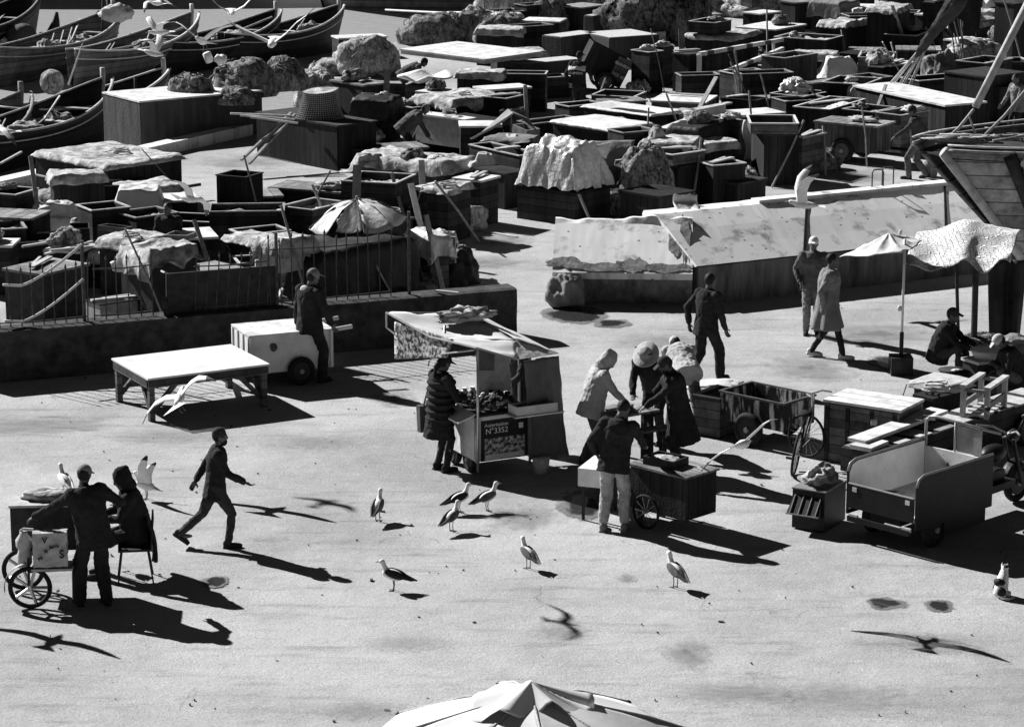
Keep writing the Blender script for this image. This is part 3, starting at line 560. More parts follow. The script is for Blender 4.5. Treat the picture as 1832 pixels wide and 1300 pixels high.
# --- far rows toward the top of the quay
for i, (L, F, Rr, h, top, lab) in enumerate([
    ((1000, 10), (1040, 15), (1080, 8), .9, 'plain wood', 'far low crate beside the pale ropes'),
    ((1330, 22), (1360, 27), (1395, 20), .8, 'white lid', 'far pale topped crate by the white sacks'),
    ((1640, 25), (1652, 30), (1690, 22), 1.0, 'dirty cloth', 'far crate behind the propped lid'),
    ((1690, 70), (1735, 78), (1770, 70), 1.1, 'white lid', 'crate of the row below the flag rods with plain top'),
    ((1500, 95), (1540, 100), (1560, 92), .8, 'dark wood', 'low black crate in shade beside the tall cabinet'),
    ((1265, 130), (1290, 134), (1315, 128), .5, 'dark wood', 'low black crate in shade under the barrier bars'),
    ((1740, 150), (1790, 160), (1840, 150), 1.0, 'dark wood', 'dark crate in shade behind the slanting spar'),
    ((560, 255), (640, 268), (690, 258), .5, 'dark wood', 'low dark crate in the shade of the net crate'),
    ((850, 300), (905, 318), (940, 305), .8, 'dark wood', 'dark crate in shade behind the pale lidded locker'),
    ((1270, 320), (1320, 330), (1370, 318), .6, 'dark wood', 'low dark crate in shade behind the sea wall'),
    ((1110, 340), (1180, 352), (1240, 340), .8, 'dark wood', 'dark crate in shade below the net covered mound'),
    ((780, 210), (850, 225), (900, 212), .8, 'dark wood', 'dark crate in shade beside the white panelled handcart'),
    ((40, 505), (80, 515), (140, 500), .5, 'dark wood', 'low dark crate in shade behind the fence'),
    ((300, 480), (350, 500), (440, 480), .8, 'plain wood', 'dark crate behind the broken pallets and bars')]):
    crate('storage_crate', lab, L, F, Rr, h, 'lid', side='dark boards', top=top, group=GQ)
# ---------------------------------------------------------------- heaps of net, bundles, tarps
GN = 'heaps of fishing net'
def heap(name, label, px, py, w, h, d=None, m='dark net', z=0, amp=.22, freq=1.6, fine=.05, cat='net', group=GN, seed=None, rz=0):
    """w, h in metres; px, py: the photographed foot of the near side"""
    c = G(px, py, z); d = d or w*.8; mb = MB(); hz = h/1.35
    mb.blob((0, d/2, hz*.35), (w/2, d/2, hz), amp, freq, seed if seed is not None else rnd.random()*80, 64, 36, True, fine)
    if 'net' in m or m == 'tangle':
        rs = random.Random(int(px*7+py)); k0 = len(mb.v)
        for q in range(36 if m != 'tangle' else 200):
            th = rs.uniform(.1, 1.25); ph = rs.uniform(0, 6.283); l = rs.uniform(.15, .5); pts = []
            for i in range(5):
                a = th+l*i/4; b = ph+.18*math.sin(i*1.3+q); v = Vector((math.sin(a)*math.cos(b)*w/2, math.sin(a)*math.sin(b)*d/2, math.cos(a)*hz))
                qv = Vector((math.sin(a)*math.cos(b), math.sin(a)*math.sin(b), math.cos(a)))
                pts.append(v*(1.0+.10*noise.noise(qv*freq*1.3+Vector((q*.1, 0, 0)))+(rs.uniform(0, .05) if i in (1, 2) else 0))+Vector((0, d/2, hz*.35)))
            pts = [p if p.z > .01 else Vector((p.x, p.y, .01)) for p in pts]
            mb.tube(pts, rs.uniform(.008, .018), 5)
    return solo(name, mb, m, label, cat, c, rz, group, smooth=True)
heap('net_heap', 'round dark net heap at the end of the concrete block', 337, 186, 1.15, .72, z=.85, seed=3)
heap('net_heap', 'largest net heap on the concrete block, pale on its sunny side', 432, 178, 1.75, .95, z=.85, seed=5)
heap('net_heap', 'small low net heap before the largest heap on the block', 420, 190, 1.0, .42, z=.85, seed=8)
heap('net_heap', 'dark net heap with bright crest next to the flying gull wings', 505, 165, 1.2, .85, z=.6, seed=12)
heap('net_heap', 'pale peaked net heap by the moored boats', 655, 140, 1.9, 1.15, m='pale net', seed=17)
heap('net_heap', 'long trailing net hung with small floats beside the boats', 600, 136, 1.7, .45, m='coarse net', seed=21)
heap('net_heap', 'slumped net heap beside the mesh basket crate', 565, 195, 1.3, 1.0, m='pale net', seed=25)
heap('net_heap', 'brown net heap leaning over the far gutting table', 770, 84, 2.0, 1.0, seed=28)
heap('net_heap', 'dark tangled net heap in the far middle of the quay edge', 825, 78, 1.3, .95, seed=31)
heap('net_heap', 'pale net bundle between two dark heaps by the mooring rope', 848, 66, 1.1, .95, m='pale net', seed=36)
heap('net_heap', 'broad net heap sunlit along the top beside the stone blocks', 900, 92, 1.7, 1.2, m='dark net', seed=39)
heap('net_heap', 'tallest net stack, pale sheet like flank toward the water', 912, 48, 2.2, 1.7, m='pale net', seed=44)
heap('net_heap', 'dark swollen net sack on the grey concrete block', 985, 62, 1.5, 1.1, seed=47)
heap('net_heap', 'steep dark net stack behind the swollen sack', 1012, 34, 1.6, 1.6, seed=52)
heap('tangle_heap', 'black tangle of nets, ropes and floats against the far wall', 1180, 78, 3.6, 1.9, m='tangle', seed=57, fine=.12, d=2.4)
heap('tangle_heap', 'smaller black tangle of ropes near the dark open crate', 1235, 28, 2.6, 1.3, m='tangle', seed=59, fine=.12)
heap('net_heap', 'pale rope and net pile behind the grey blocks', 1060, 20, 2.2, .8, m='coarse net', seed=61)
heap('net_heap', 'net covered mound with a bright mesh patch', 1155, 385, 1.25, 1.5, seed=66, m='dark net', d=1.1)
heap('net_heap', 'low weed like net lump beside the white trough', 860, 170, 1.0, .62, seed=70)
heap('net_heap', 'pale heap of nets behind the warped pale lid', 1350, 34, 2.4, .8, m='pale net', seed=72)
heap('net_heap', 'white heap of loose netting at the far top edge', 1400, 22, 2.4, .9, m='pale net', seed=75)
heap('net_ball', 'round woven net ball beside the rug hung crate', 1438, 33, .5, .5, m='coarse net', seed=77, amp=.05)
heap('net_heap', 'pale net slope behind the tall cabinet', 1640, 10, 2.4, 1.0, m='pale net', seed=79)
heap('net_heap', 'loose pale net heap on the dark weed crate', 1745, 108, 1.5, .55, z=.9, m='pale net', seed=81)
heap('net_heap', 'net lump behind the slanting spar near the man in shirt', 1800, 120, 1.2, 1.3, m='dark net', seed=83)
GB = 'bundles, sacks and sheets'
def cheap(name, label, px, py, w, h, d=None, m='white sheet', z=0, cat='cloth', group=GB, seed=0, rz=0, amp=.05, loads=3, square=False, **k):
    '''cloth thrown over hidden loads: flat tops, tent slopes and sharp creases'''
    c = G(px, py, z); d = d or w*.8; rs = random.Random(int(seed*13+7)); bx = []
    for i in range(loads):
        q = 1 if i == 0 else rs.uniform(.35, .8); bx.append((0 if i == 0 else rs.uniform(-.25, .25)*w, 0 if i == 0 else rs.uniform(-.25, .25)*d, w*(rs.uniform(.16, .24) if not square else .30), d*(rs.uniform(.14, .22) if not square else .26), h*q, rs.uniform(0, 1.5)))
    def fn(u, v):
        x, y = (u*2-1), (v*2-1); r = (abs(x)**3+abs(y)**3)**(1/3)
        ed = 1+.16*noise.noise(Vector((math.atan2(y, x)*1.6, seed, 2)))
        X, Y = x*w/2*ed, y*d/2*ed; zz = 0
        for (bx_, by_, bw, bd, bh, an) in bx:
            px_, py_ = (X-bx_)*math.cos(an*.3)+(Y-by_)*math.sin(an*.3), -(X-bx_)*math.sin(an*.3)+(Y-by_)*math.cos(an*.3)
            dd = math.hypot(max(0, abs(px_)-bw), max(0, abs(py_)-bd)); t = min(1, dd/(min(w, d)*.36)); zz = max(zz, bh*(1-t)**1.25)
        q = Vector((X*2.6, Y*2.6, seed)); cr = 1-2.6*abs(noise.noise(q+Vector((0, 0, zz)))); c2 = 1-2.6*abs(noise.noise(q*2.3+Vector((9, 0, 0))))
        return (X+.03*noise.noise(q*1.5), Y+d/2, max(.006, zz+amp*(cr*.9+c2*.5+.4)*(.35+min(1, 1.2-r))))
    mb = MB(); mb.grid(fn, 64, 56); return solo(name, mb, m, label, cat, c, rz, group, smooth=True, solid=.006)
heap('plaid_bundle', 'big bundle tied in checked cloth beside the flag rods', 1690, 172, 1.35, 1.15, m='grey sheet', cat='bundle', group=GB, seed=90, amp=.25, freq=2)
cheap('film_bundle', 'white plastic covered bundle behind the iron stand', 1505, 150, 1.5, .62, z=.1, m='white sheet', cat='bundle', group=GB, seed=92)
heap('clear_bag', 'crumpled clear plastic bag on a dark crate', 1425, 172, .75, .42, z=.75, m='plastic wrap', cat='bag', group=GB, seed=94, amp=.35, freq=2.4, fine=.05)
heap('woven_sack', 'white woven sack standing upright on a crate', 1530, 180, .42, .42, z=.7, d=.3, m='sacking', cat='sack', group=GB, seed=95, amp=.12)
heap('round_sack', 'dark round sack on the ground behind the walking man', 1664, 318, .38, .42, m='grey cloth', cat='sack', group=GB, seed=97, amp=.12)
heap('domed_sack', 'domed pale sack leaning behind the curved fence bars', 105, 560, .95, .72, m='sacking', cat='sack', group=GB, seed=98, amp=.1)
cheap('tarp_peak', 'white tarpaulin over a square load, upright like a small tent', 245, 428, 1.35, .95, m='white sheet', cat='tarpaulin', group=GB, seed=101, square=True, loads=1, amp=.03)
cheap('tarp_slope', 'low white tarpaulin with two grey hollows in it', 90, 432, 1.6, .62, m='white sheet', cat='tarpaulin', group=GB, seed=104)
cheap('tarp_slope', 'grey and white crumpled sheet at the end of the tarpaulin row', 10, 420, 1.3, .5, m='dirty cloth', cat='tarpaulin', group=GB, seed=107)
cheap('cloth_bag', 'pale printed cloth bag squeezed below the tarpaulin', 135, 440, .62, .42, m='dirty cloth', cat='bag', group=GB, seed=110)
cheap('film_heap', 'crumpled clear film and rubbish heap beside the post', 795, 505, 1.0, .85, m='plastic wrap', cat='plastic sheet', group=GB, seed=113)
heap('dark_lump', 'dark tarpaulin lump behind the film heap on the ground', 815, 515, .9, .75, m='dark sheet', cat='tarpaulin', group=GB, seed=115, amp=.25)
cheap('folded_blanket', 'pale folded rug on top of a bench near the net mound', 1177, 262, .55, .35, z=.75, m='dirty cloth', cat='rug', group=GB, seed=118)
cheap('fringe_cloth', 'pale fringed cloth thrown over the trough end', 868, 312, .7, .35, z=.6, m='sacking', cat='cloth', group=GB, seed=120)
cheap('rolled_cloth', 'rolled pale cloth lying along the speckled locker', 660, 310, 1.3, .3, z=.5, d=.5, m='dirty cloth', cat='cloth', group=GB, seed=123)
cheap('knotted_cloth', 'knotted pale cloth at the end of the speckled locker', 775, 315, .8, .36, z=.45, d=.5, m='dirty cloth', cat='cloth', group=GB, seed=125)
cheap('work_rags', 'pile of pale rags beside the stooping man', 770, 268, .7, .35, m='dirty cloth', cat='rags', group=GB, seed=127)
cheap('rag_pile', 'white rags piled beside the dark board crate', 1535, 52, .8, .55, z=.4, m='sacking', cat='rags', group=GB, seed=129)
heap('white_sack_row', 'white lumpy sacks in the far row of crates', 1290, 28, 1.5, .85, m='sacking', cat='sack', group=GB, seed=131, amp=.35)
cheap('white_cloth_lump', 'white cloth lump next to the flag rods', 1790, 22, 1.0, .62, z=.9, m='sacking', cat='cloth', group=GB, seed=133)
# plastic wrapped pile (the brightest thing among the crates)
c, W, D, rz = fit((925, 331), (1030, 347), (1092, 330), .72)
t = thing('wrapped_pile', 'tall pile of boxes under wrinkled clear plastic, brightest of the quay', 'wrapped goods', (c.x, c.y, .73), rz)
mb = MB(); mb.box((-.2, .05, .22), (W*.4, D*.5, .44)); mb.box((.2, .1, .3), (W*.35, D*.5, .6)); mb.build('stacked_boxes', 'dark boards', t)
mb = MB()
def pile(u, v):
    x, y = (u-.5)*(W*1.05), (v-.5)*(D*1.1); e = max(abs(u-.5)*2, abs(v-.5)*2)
    hh = .98-.25*abs(u-.55)*2; z = hh*(1-max(0, (e-.62)/.38)**1.6*.98)
    q = Vector((u*4.2, v*4.2, 5)); z += .16*noise.noise(q)*(.4+e)+.07*noise.noise(q*2.7)
    k = 1+.10*noise.noise(Vector((u*9, v*9, 2)))*e
    return (x*k, y*k, max(.0, z))
mb.grid(pile, 54, 54); mb.build('film', 'plastic wrap', t, smooth=True)
mb = MB(); mb.grid(lambda u, v: (W*.30+u*1.2, .1-v*1.1*(1-u*.75)+.2*u, .98-.62*u+.05*noise.noise(Vector((u*5, v*5, 1)))-.12*math.sin(v*3.1)*(1-u)), 16, 16); mb.build('loose_sheet', 'white sheet', t, smooth=True, solid=.008)
c = G(1040, 258, .97); mb = MB(); mb.grid(lambda u, v: (u*1.25*(1-.15*v), -v*.55-.15*u*v, -.62*v**1.4+.04*noise.noise(Vector((u*4, v*4, 8)))), 14, 14)
solo('clear_sheet', mb, 'grey sheet', 'grey streaked clear sheet hanging over the end of the broad locker', 'plastic sheet', c+Vector((0, .3, .02)), .12, smooth=True, solid=.008)
c = G(1330, 262, .6); mb = MB(); mb.grid(lambda u, v: (u*.32+.05*math.sin(v*6), .03*math.sin(u*9+v*3), v*.95-.3), 8, 16)
solo('hanging_film', mb, 'white sheet', 'twisted white film hanging from the tall crate corner', 'plastic sheet', c+Vector((0, -.15, 0)), .1, smooth=True, solid=.008)
# small tent of tarp on poles
c = G(905, 246, .8); t = thing('small_tent', 'small tent of dark cloth strung on a stick over a crate', 'tent', c, .1)
mb = MB(); mb.add([(-.75, -.1, 0), (.15, -.35, .62), (.55, .1, .42), (.8, .0, .05), (.1, .5, .6), (-.5, .6, .05), (.75, .55, .1)], [(0, 1, 4, 5), (1, 2, 4), (2, 3, 6), (2, 6, 4)]); mb.build('cloth', 'grey sheet', t, solid=.012)
for s in (-.5, -.35, -.2):
    mb = MB(); mb.tube([(-.8+s*.1, -.15, 0), (-.2+s*.2, -.3, .32), (.15, -.37, .63)], .02, 6); mb.build('cord', 'rope', t)
mb = MB(); mb.cyl((.13, .05, -.7), (.13, .05, .66), .02, n=8); mb.build('pole', 'plain wood', t)
# mesh basket on the great crate
c = G(572, 214, 1.1); t = thing('mesh_basket', 'tall tapered net basket standing on the huge dark crate', 'basket', c+Vector((0, .35, 0)))
def bas(a, z):
    r = .40+.16*(1-z)**2.2+.03*noise.noise(Vector((math.cos(a)*1.3, math.sin(a)*1.3, z*2))); return (r*math.cos(a)*1.05, r*.8*math.sin(a), z*.66+.05*math.sin(a*1.0+.6)*z)
mb = MB(); mb.grid(lambda u, v: bas(u*6.2832, v), 54, 13); o = mb.build('mesh', 'rope', t); q = o.modifiers.new('wire', 'WIREFRAME'); q.thickness = .016
mb = MB(); mb.grid(lambda u, v: Vector(bas(u*6.2832, v))*.93, 40, 8); mb.build('lining', 'dark sheet', t, smooth=True)
mb = MB(); mb.grid(lambda u, v: Vector(bas(u*6.2832, 1))*(v*.98)+Vector((0, 0, (1-v)*.64)), 30, 4); mb.build('cloth_top', 'dirty cloth', t, smooth=True)
# wooden frame leaning from the crate
c = G(490, 232, .95); t = thing('ladder_frame', 'wooden pallet frame slanting from the crate toward the kerb', 'pallet', c, .35)
for i, q in enumerate((((-1.0, -.75, -.55), (.6, .62, .28)), ((-.85, -.9, -.62), (.66, .5, .26)))):
    mb = MB(); mb.bar(q[0], q[1], .06, .05); mb.build('rail', 'plain wood', t)
for k in range(3):
    mb = MB(); mb.bar((-.9+k*.2, .55-k*.15, .35-k*.03), (.55, .42-k*.28, .24-k*.05), .055, .045); mb.build('cross_bar', 'pale wood', t)
# white trough
c, W, D, rz = fit((697, 141), (800, 148), (823, 134), .7)
t = thing('white_trough', 'long pale boat shaped trough below the gutting table', 'trough', (c.x, c.y, 0), rz)
mb = MB()
for a in (0, 1):
    pass
mb.grid(lambda u, v: ((u-.5)*W, (v-.5)*D*(.45+.55*math.sin(u*math.pi)**.6), .55+.16*abs(v-.5)*2+.10*(abs(u-.5)*2)**3), 24, 10); mb.build('hull', 'white sheet', t, smooth=True, solid=.04)
mb = MB(); mb.box((0, 0, .27), (W*.8, D*.5, .5)); mb.build('stand', 'dark wood', t)
# tilted tip cart with lettered end boards
c = G(1085, 165); t = thing('tip_cart', 'dark box cart tipped back on its wheels, faded lettering on its end', 'handcart', c, .1, 'handcarts among the crates')
bx = thing('box', None, None); bx.parent = t; bx.location = (0, .5, .75); bx.rotation_euler = (0, R(27), 0)
mb = MB(); hollow(mb, 1.25, .9, -.42, .42); mb.build('tipped_box', 'dark boards', bx)
mb = MB(); mb.box((.42, -.475, 0), (.42, .03, .8)); o = mb.build('end_board', 'mid wood', bx)
for z in (.2, -.12): text('IBAHRIN' if z > 0 else 'SIDI 48', .13, 'letter white', bx, 'lettering', (.42, -.495, z), (R(90), 0, 0))
wheel(t, (-.05, -.08, .3), .3, .1, 'y'); wheel(t, (-.05, 1.08, .3), .3, .1, 'y')
# ---------------------------------------------------------------- barrier of striped bars
p0 = G(1250, 166); t = thing('barrier', 'striped lifting barrier of two bars meeting at a point', 'barrier', p0, 0)
hp = hgt(1250, 166, 97); e = PY(1442, 64, p0.y+5.2)-p0; lo = Vector((.05, .05, hgt(1250, 166, 147)))
mb = MB(); mb.box((0, 0, hp/2), (.14, .14, hp)); mb.build('post', 'white paint', t)
for nm, a, b in (('upper_bar', Vector((0, 0, hp)), e), ('lower_bar', lo, e+Vector((.03, .1, -.12)))):
    mb = MB(); n = 17
    for i in range(n):
        mb.cur = i % 3 == 1; mb.bar(a+(b-a)*(i/n), a+(b-a)*((i+1)/n), .11, .11)
    mb.build(nm, ['white paint', 'rust'], t)
mb = MB(); q = e*.68; q2 = lo+(e-lo)*.68; mb.bar(Vector((0, 0, hp))+(e-Vector((0, 0, hp)))*.68, q2, .08, .08); mb.build('strut', 'white paint', t)
mb = MB(); mb.cyl((0, 0, 0), (0, 0, .18), .2, .14); mb.build('foot', 'rust', t)
# ---------------------------------------------------------------- grey quay blocks and steps
def block(label, Lc, Fc, Rc, h, m='dark concrete', z0=0, name='concrete_block', cat='concrete block'):
    c, W, D, rz = fit(Lc, Fc, Rc, h); mb = MB(); mb.box((0, 0, (h+z0)/2), (W, D, h-z0)); b = solo(name, mb, m, label, cat, (c.x, c.y, 0), rz); q = b.modifiers.new('bevel', 'BEVEL'); q.width = .03; q.segments = 2
    mb = MB(); mb.box((0, 0, h+.006), (W-.08, D-.08, .008)); mb.build('sunlit_cap', 'sacking', b)  # thin pale slab paints the sunlit top over darkened sides
    return b
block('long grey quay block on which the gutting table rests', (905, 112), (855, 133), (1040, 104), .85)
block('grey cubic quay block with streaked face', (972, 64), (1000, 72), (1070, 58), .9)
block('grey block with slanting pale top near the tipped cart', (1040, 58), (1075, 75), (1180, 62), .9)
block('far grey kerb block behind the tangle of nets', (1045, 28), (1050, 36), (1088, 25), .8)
c0, c1 = G(252, 262), G(470, 240)
cbt = thing('pier_block', 'tall concrete pier block carrying the net heaps', 'concrete block', (c0.x, c0.y, 0), math.atan2((c1-c0).y, (c1-c0).x)); Lb = (c1-c0).length
zt = hgt(252, 262, 184); mb = MB(); mb.box((Lb/2, 1.0, (zt-3)/2), (Lb, 2.0, zt+3)); mb.build('block', 'dark concrete', cbt); mb = MB(); mb.box((Lb/2, 1.0, zt+.02), (Lb+.03, 2.03, .04)); mb.build('cap', 'white lid', cbt)  # white cap over darkened sides, sunlight on top put into the colour
c = G(736, 465); t = thing('concrete_post', 'square concrete post at the end of the iron fence', 'post', G(738, 520), .1)
mb = MB(); mb.box((0, 0, .35), (.36, .36, .7)); mb.build('shaft', 'dark concrete', t); mb = MB(); mb.box((0, 0, .73), (.44, .44, .06)); mb.build('cap', 'concrete', t)
# ---------------------------------------------------------------- loose boards, poles and rods
def board(label, a, b, w, h, m='plain wood', name='loose_board', cat='board', za=0, zb=0):
    p, q = G(*a, za), G(*b, zb); mb = MB(); mb.bar((0, 0, 0), q-p, w, h); return solo(name, mb, m, label, cat, p)
board('pale plank lying slantwise over the wedge topped crates', (1242, 196), (1306, 184), .16, .04, za=1.0, zb=1.0, m='pale wood')
board('white board standing on edge before the slatted fish crate', (1243, 205), (1297, 194), .05, .22, za=.95, zb=.95, m='white paint')
board('thin pole leaning on the empty tray beside the man', (1066, 186), (1083, 140), .035, .035, za=.3, zb=.9, name='thin_pole', cat='pole')
board('bent iron rod leaning at the foot of the barrier', (1256, 178), (1278, 140), .03, .03, za=.5, zb=.8, m='rust', name='iron_rod', cat='rod')
board('grey board standing upright beside the film heap', (797, 445), (815, 447), .05, .5, za=.75, zb=.75, m='plain wood')
board('white strip of board on the dark ground near the passage', (845, 410), (925, 424), .08, .03, m='pale wood', za=.02, zb=.02)
board('white batten on the low wall top by the dark lump', (780, 520), (820, 524), .06, .03, m='pale wood', za=.9, zb=.9)
board('pale broken board by the upright dark box', (224, 358), (278, 366), .2, .04, m='pale wood', za=.55, zb=.55)
board('thin pale strip lying below the heavy dark cart', (57, 311), (180, 338), .04, .03, m='pale wood', za=.6, zb=.6)
board('thin leaning stick beside the heavy dark cart shaft', (0, 293), (38, 272), .05, .04, m='pale wood', za=.8, zb=.8)
board('weathered post leaning on the low wall, the pale topped one', (343, 612), (321, 505), .10, .08, m='plain wood', za=.05, zb=1.35, name='leaning_post', cat='post')
board('weathered dark post leaning on the low wall', (313, 618), (293, 535), .10, .08, m='dark wood', za=.05, zb=1.25, name='leaning_post', cat='post')
board('short pale batten propped beside the planked locker', (1560, 792), (1564, 752), .09, .03, m='pale wood', za=.2, zb=.75, name='batten', cat='batten')
for i, (a, b) in enumerate((((80, 455), (165, 432)), ((40, 441), (140, 425)), ((90, 448), (175, 440)))):
    board(['long thin batten across the boards behind the fence', 'grey batten lying under the low white tarpaulin', 'lowest batten of the board pile behind the fence'][i], a, b, .06, .04, za=.85+.04*i, zb=.9, m='pale wood')
def rods(label, base, tops, z0=.6, name='rod_bundle', flag=None, hz=2.2, y=None):
    p = G(*base, z0); t = thing(name, label, 'poles', p)
    for i, tp in enumerate(tops):
        q = PY(*tp, p.y+.15*i-.3)-p; mb = MB(); s = Vector((rnd.uniform(-.2, .2), rnd.uniform(-.2, .2), 0)); mb.tube([s, (s+q)*.5+Vector((.02, 0, .03)), q+s*.3], .017, 6); mb.build('rod', 'plain wood' if i % 2 else 'rust', t)
    if flag: flag(t)
    return t
rods('bundle of thin flag rods standing in the dark crate', (1722, 112), [(1698, 36), (1706, 36), (1712, 34), (1718, 36), (1724, 38), (1708, 60), (1732, 95)], .9)
rods('thin whippy rods standing in the flat dark crate', (1329, 178), [(1300, 98), (1314, 92), (1318, 92), (1309, 110)], .5)
rods('pair of long oars slanting up beside the grey blocks', (1118, 42), [(1142, 0), (1150, 2)], .3, 'oar_pair')
# ================================================================ people
FIG_TEX = bpy.data.textures.new('cloth folds', 'CLOUDS'); FIG_TEX.noise_scale = .075; FIG_TEX.noise_depth = 2
def fuse(o, vox, sm=4, disp=0):
    q = o.modifiers.new('fuse', 'REMESH'); q.mode = 'VOXEL'; q.voxel_size = vox; q.use_smooth_shade = True
    q = o.modifiers.new('soft', 'SMOOTH'); q.factor = .5; q.iterations = sm
    if disp:
        q = o.modifiers.new('folds', 'DISPLACE'); q.texture = FIG_TEX; q.strength = disp; q.mid_level = .5; q.texture_coords = 'LOCAL'
    return o
def ik(a, b, l1, l2, hint):
    d = b-a; L_ = min(d.length, (l1+l2)*.995); u = d.normalized()
    k = (l1*l1-l2*l2+L_*L_)/(2*L_); h = math.sqrt(max(0, l1*l1-k*k)); hv = Vector(hint); hv = (hv-u*hv.dot(u))
    hv = hv.normalized() if hv.length > 1e-4 else u.orthogonal().normalized()
    return a+u*k+hv*h, a+u*L_
def ball(mb, c, d, rot=None, n=14):
    vs, fs = [], []; m = n//2+2
    for j in range(m+1):
        th = math.pi*j/m
        for i in range(n):
            ph = 2*math.pi*i/n; q = Vector((math.sin(th)*math.cos(ph)*d[0], math.sin(th)*math.sin(ph)*d[1], math.cos(th)*d[2]))
            vs.append((rot @ q if rot is not None else q)+Vector(c))
    for j in range(m):
        for i in range(n):
            a = j*n+i; b = j*n+(i+1) % n; fs.append((a, a+n, b+n, b))
    mb.add(vs, fs)
def limb(mb, pts, rs, n=10):
    mb.tube(pts, rs, n)
    for p, r in zip(pts, rs): ball(mb, p, (r, r, r), n=10)
def hand(mb, w, d, side, curl=.5, up=Vector((0, 0, 1))):
    """palm and five fingers from wrist w along d; side = which way the thumb leaves"""
    d = d.normalized(); s = side-d*side.dot(d); s = s.normalized() if s.length > 1e-3 else d.orthogonal().normalized(); nrm = d.cross(s)
    rot = Matrix((s, nrm, d)).transposed()
    ball(mb, w+d*.05, (.042, .017, .055), rot)
    for i, (o, l) in enumerate(((-.031, .062), (-.010, .078), (.011, .082), (.031, .072))):
        a = w+d*.085+s*o; b = a+(d*math.cos(curl*.7)+nrm*math.sin(curl*.7))*l*.5; c = b+(d*math.cos(curl*1.6)+nrm*math.sin(curl*1.6))*l*.5
        mb.tube([a, b, c], [.0105, .0098, .0085], 8)
    a = w+d*.03+s*.035; b = a+(d*.6+s*.7).normalized()*.04; mb.tube([a, b, b+(d*.95+s*.15+nrm*.2).normalized()*.035], [.013, .0115, .0095], 8)
PEOPLE = []
def person(label, at, yaw, pz=.93, lean=4, side=0, hl=None, hr=None, fl=(-.1, .02), fr=(.1, .02), head=(0, 0), px=0, py=0, scale=1.0, top='dark cloth', legs='black cloth', shoes='black cloth', skin='skin',
           hat=None, hatm='black cloth', hair='short', sleeve=.045, coat=0, jack=.03, legr=.078, robe=None, robem='grey cloth', kneeh=None, kl=(0, 1, 0), kr=(0, 1, 0), hood=None, z=0, bulge=0, curl=.6, cuff=0, face=False, el=(-.6, -.6, -.3), er=(.6, -.6, -.3), flift=0, frlift=0, skirt=None, trousers=True, foot=None):
    t = thing('person', label, 'person', (at[0], at[1], z), R(yaw), 'people at work on the quay'); t.scale = (scale,)*3
    ln, sd = R(lean), R(side); d = Vector((math.sin(sd), math.sin(ln)*math.cos(sd), math.cos(ln)*math.cos(sd))).normalized()
    rt = Vector((1, 0, 0)); rt = (rt-d*rt.dot(d)).normalized(); fw_ = d.cross(rt)*-1
    fw_ = rt.cross(d)*-1 if False else d.cross(rt) * -1
    if fw_.y < 0 and lean < 60: fw_ = -fw_
    P = Vector((px, py, pz)); N = P+d*.53
    SL, SR = P+d*.47-rt*.185, P+d*.47+rt*.185; HL, HR = P-rt*.09-d*.02, P+rt*.09-d*.02
    hl = Vector(hl) if hl else P+Vector((-.27, .02, -.12)); hr = Vector(hr) if hr else P+Vector((.27, .02, -.12))
    EL, WL = ik(SL, hl, .29, .265, el); ER, WR = ik(SR, hr, .29, .265, er)
    AL = Vector((fl[0], fl[1], .085+(fl[2] if len(fl) > 2 else 0))); AR = Vector((fr[0], fr[1], .085+(fr[2] if len(fr) > 2 else 0)))
    KL, AL = ik(HL, AL, .44, .42, kl); KR, AR = ik(HR, AR, .44, .42, kr)
    # head frame
    hp, hy = R(head[0]), R(head[1])
    hrot = Matrix.Rotation(-hy, 3, 'Z') @ Matrix.Rotation(-hp, 3, 'X')
    nd = (d+Vector((0, .25*math.sin(hp), 0))).normalized(); HB = N+nd*.07; HC = HB+(hrot @ Vector((0, .025, .10)))
    def torso(mb, o, lo=-.08, hem=0, fl_=0):
        secs = [(lo, .155, .115), (.08, .150, .110), (.22, .150, .108), (.36, .172, .118), (.46, .165, .10), (.52, .10, .075), (.55, .06, .06)]
        pts = [P+d*s for s, a, b in secs]; rs = [(a+o+(fl_ if i == 0 else 0), b+o+(fl_ if i == 0 else 0)+(bulge if i in (1, 2) else 0)) for i, (s, a, b) in enumerate(secs)]
        k = len(pts); n = 18; vs = []
        for p_, (ra, rb) in zip(pts, rs): vs += [p_+rt*ra*math.cos(q)+d.cross(rt)*rb*math.sin(q) for q in [2*math.pi*j/n for j in range(n)]]
        fs = [(i*n+j, i*n+(j+1) % n, (i+1)*n+(j+1) % n, (i+1)*n+j) for i in range(k-1) for j in range(n)]
        mb.add(vs, fs+[tuple(reversed(range(n))), tuple(range((k-1)*n, k*n))])
    # body: one continuous figure
    mb = MB(); torso(mb, -.02); limb(mb, [P+d*.45, N, HB], [.075, .056, .052])
    for S, E, W_, sgn in ((SL, EL, WL, -1), (SR, ER, WR, 1)):
        limb(mb, [P+d*.46, S], [.06, .058]); limb(mb, [S, (S+E)/2, E, (E+W_)/2, W_], [.054, .047, .038, .037, .026])
        hand(mb, W_, (W_-E).normalized(), fw_ if abs(fw_.dot((W_-E).normalized())) < .8 else -rt*sgn, curl)
    for H_, K, A in ((HL, KL, AL), (HR, KR, AR)):
        limb(mb, [H_, (H_+K)/2, K, K*.6+A*.4, A], [.088, .072, .05, .05, .036])
        ball(mb, A+Vector((0, .06, -.05)), (.036, .115, .034))
    ball(mb, HC, (.074, .092, .112), hrot); ball(mb, HC+hrot @ Vector((0, .035, -.06)), (.052, .058, .06), hrot)
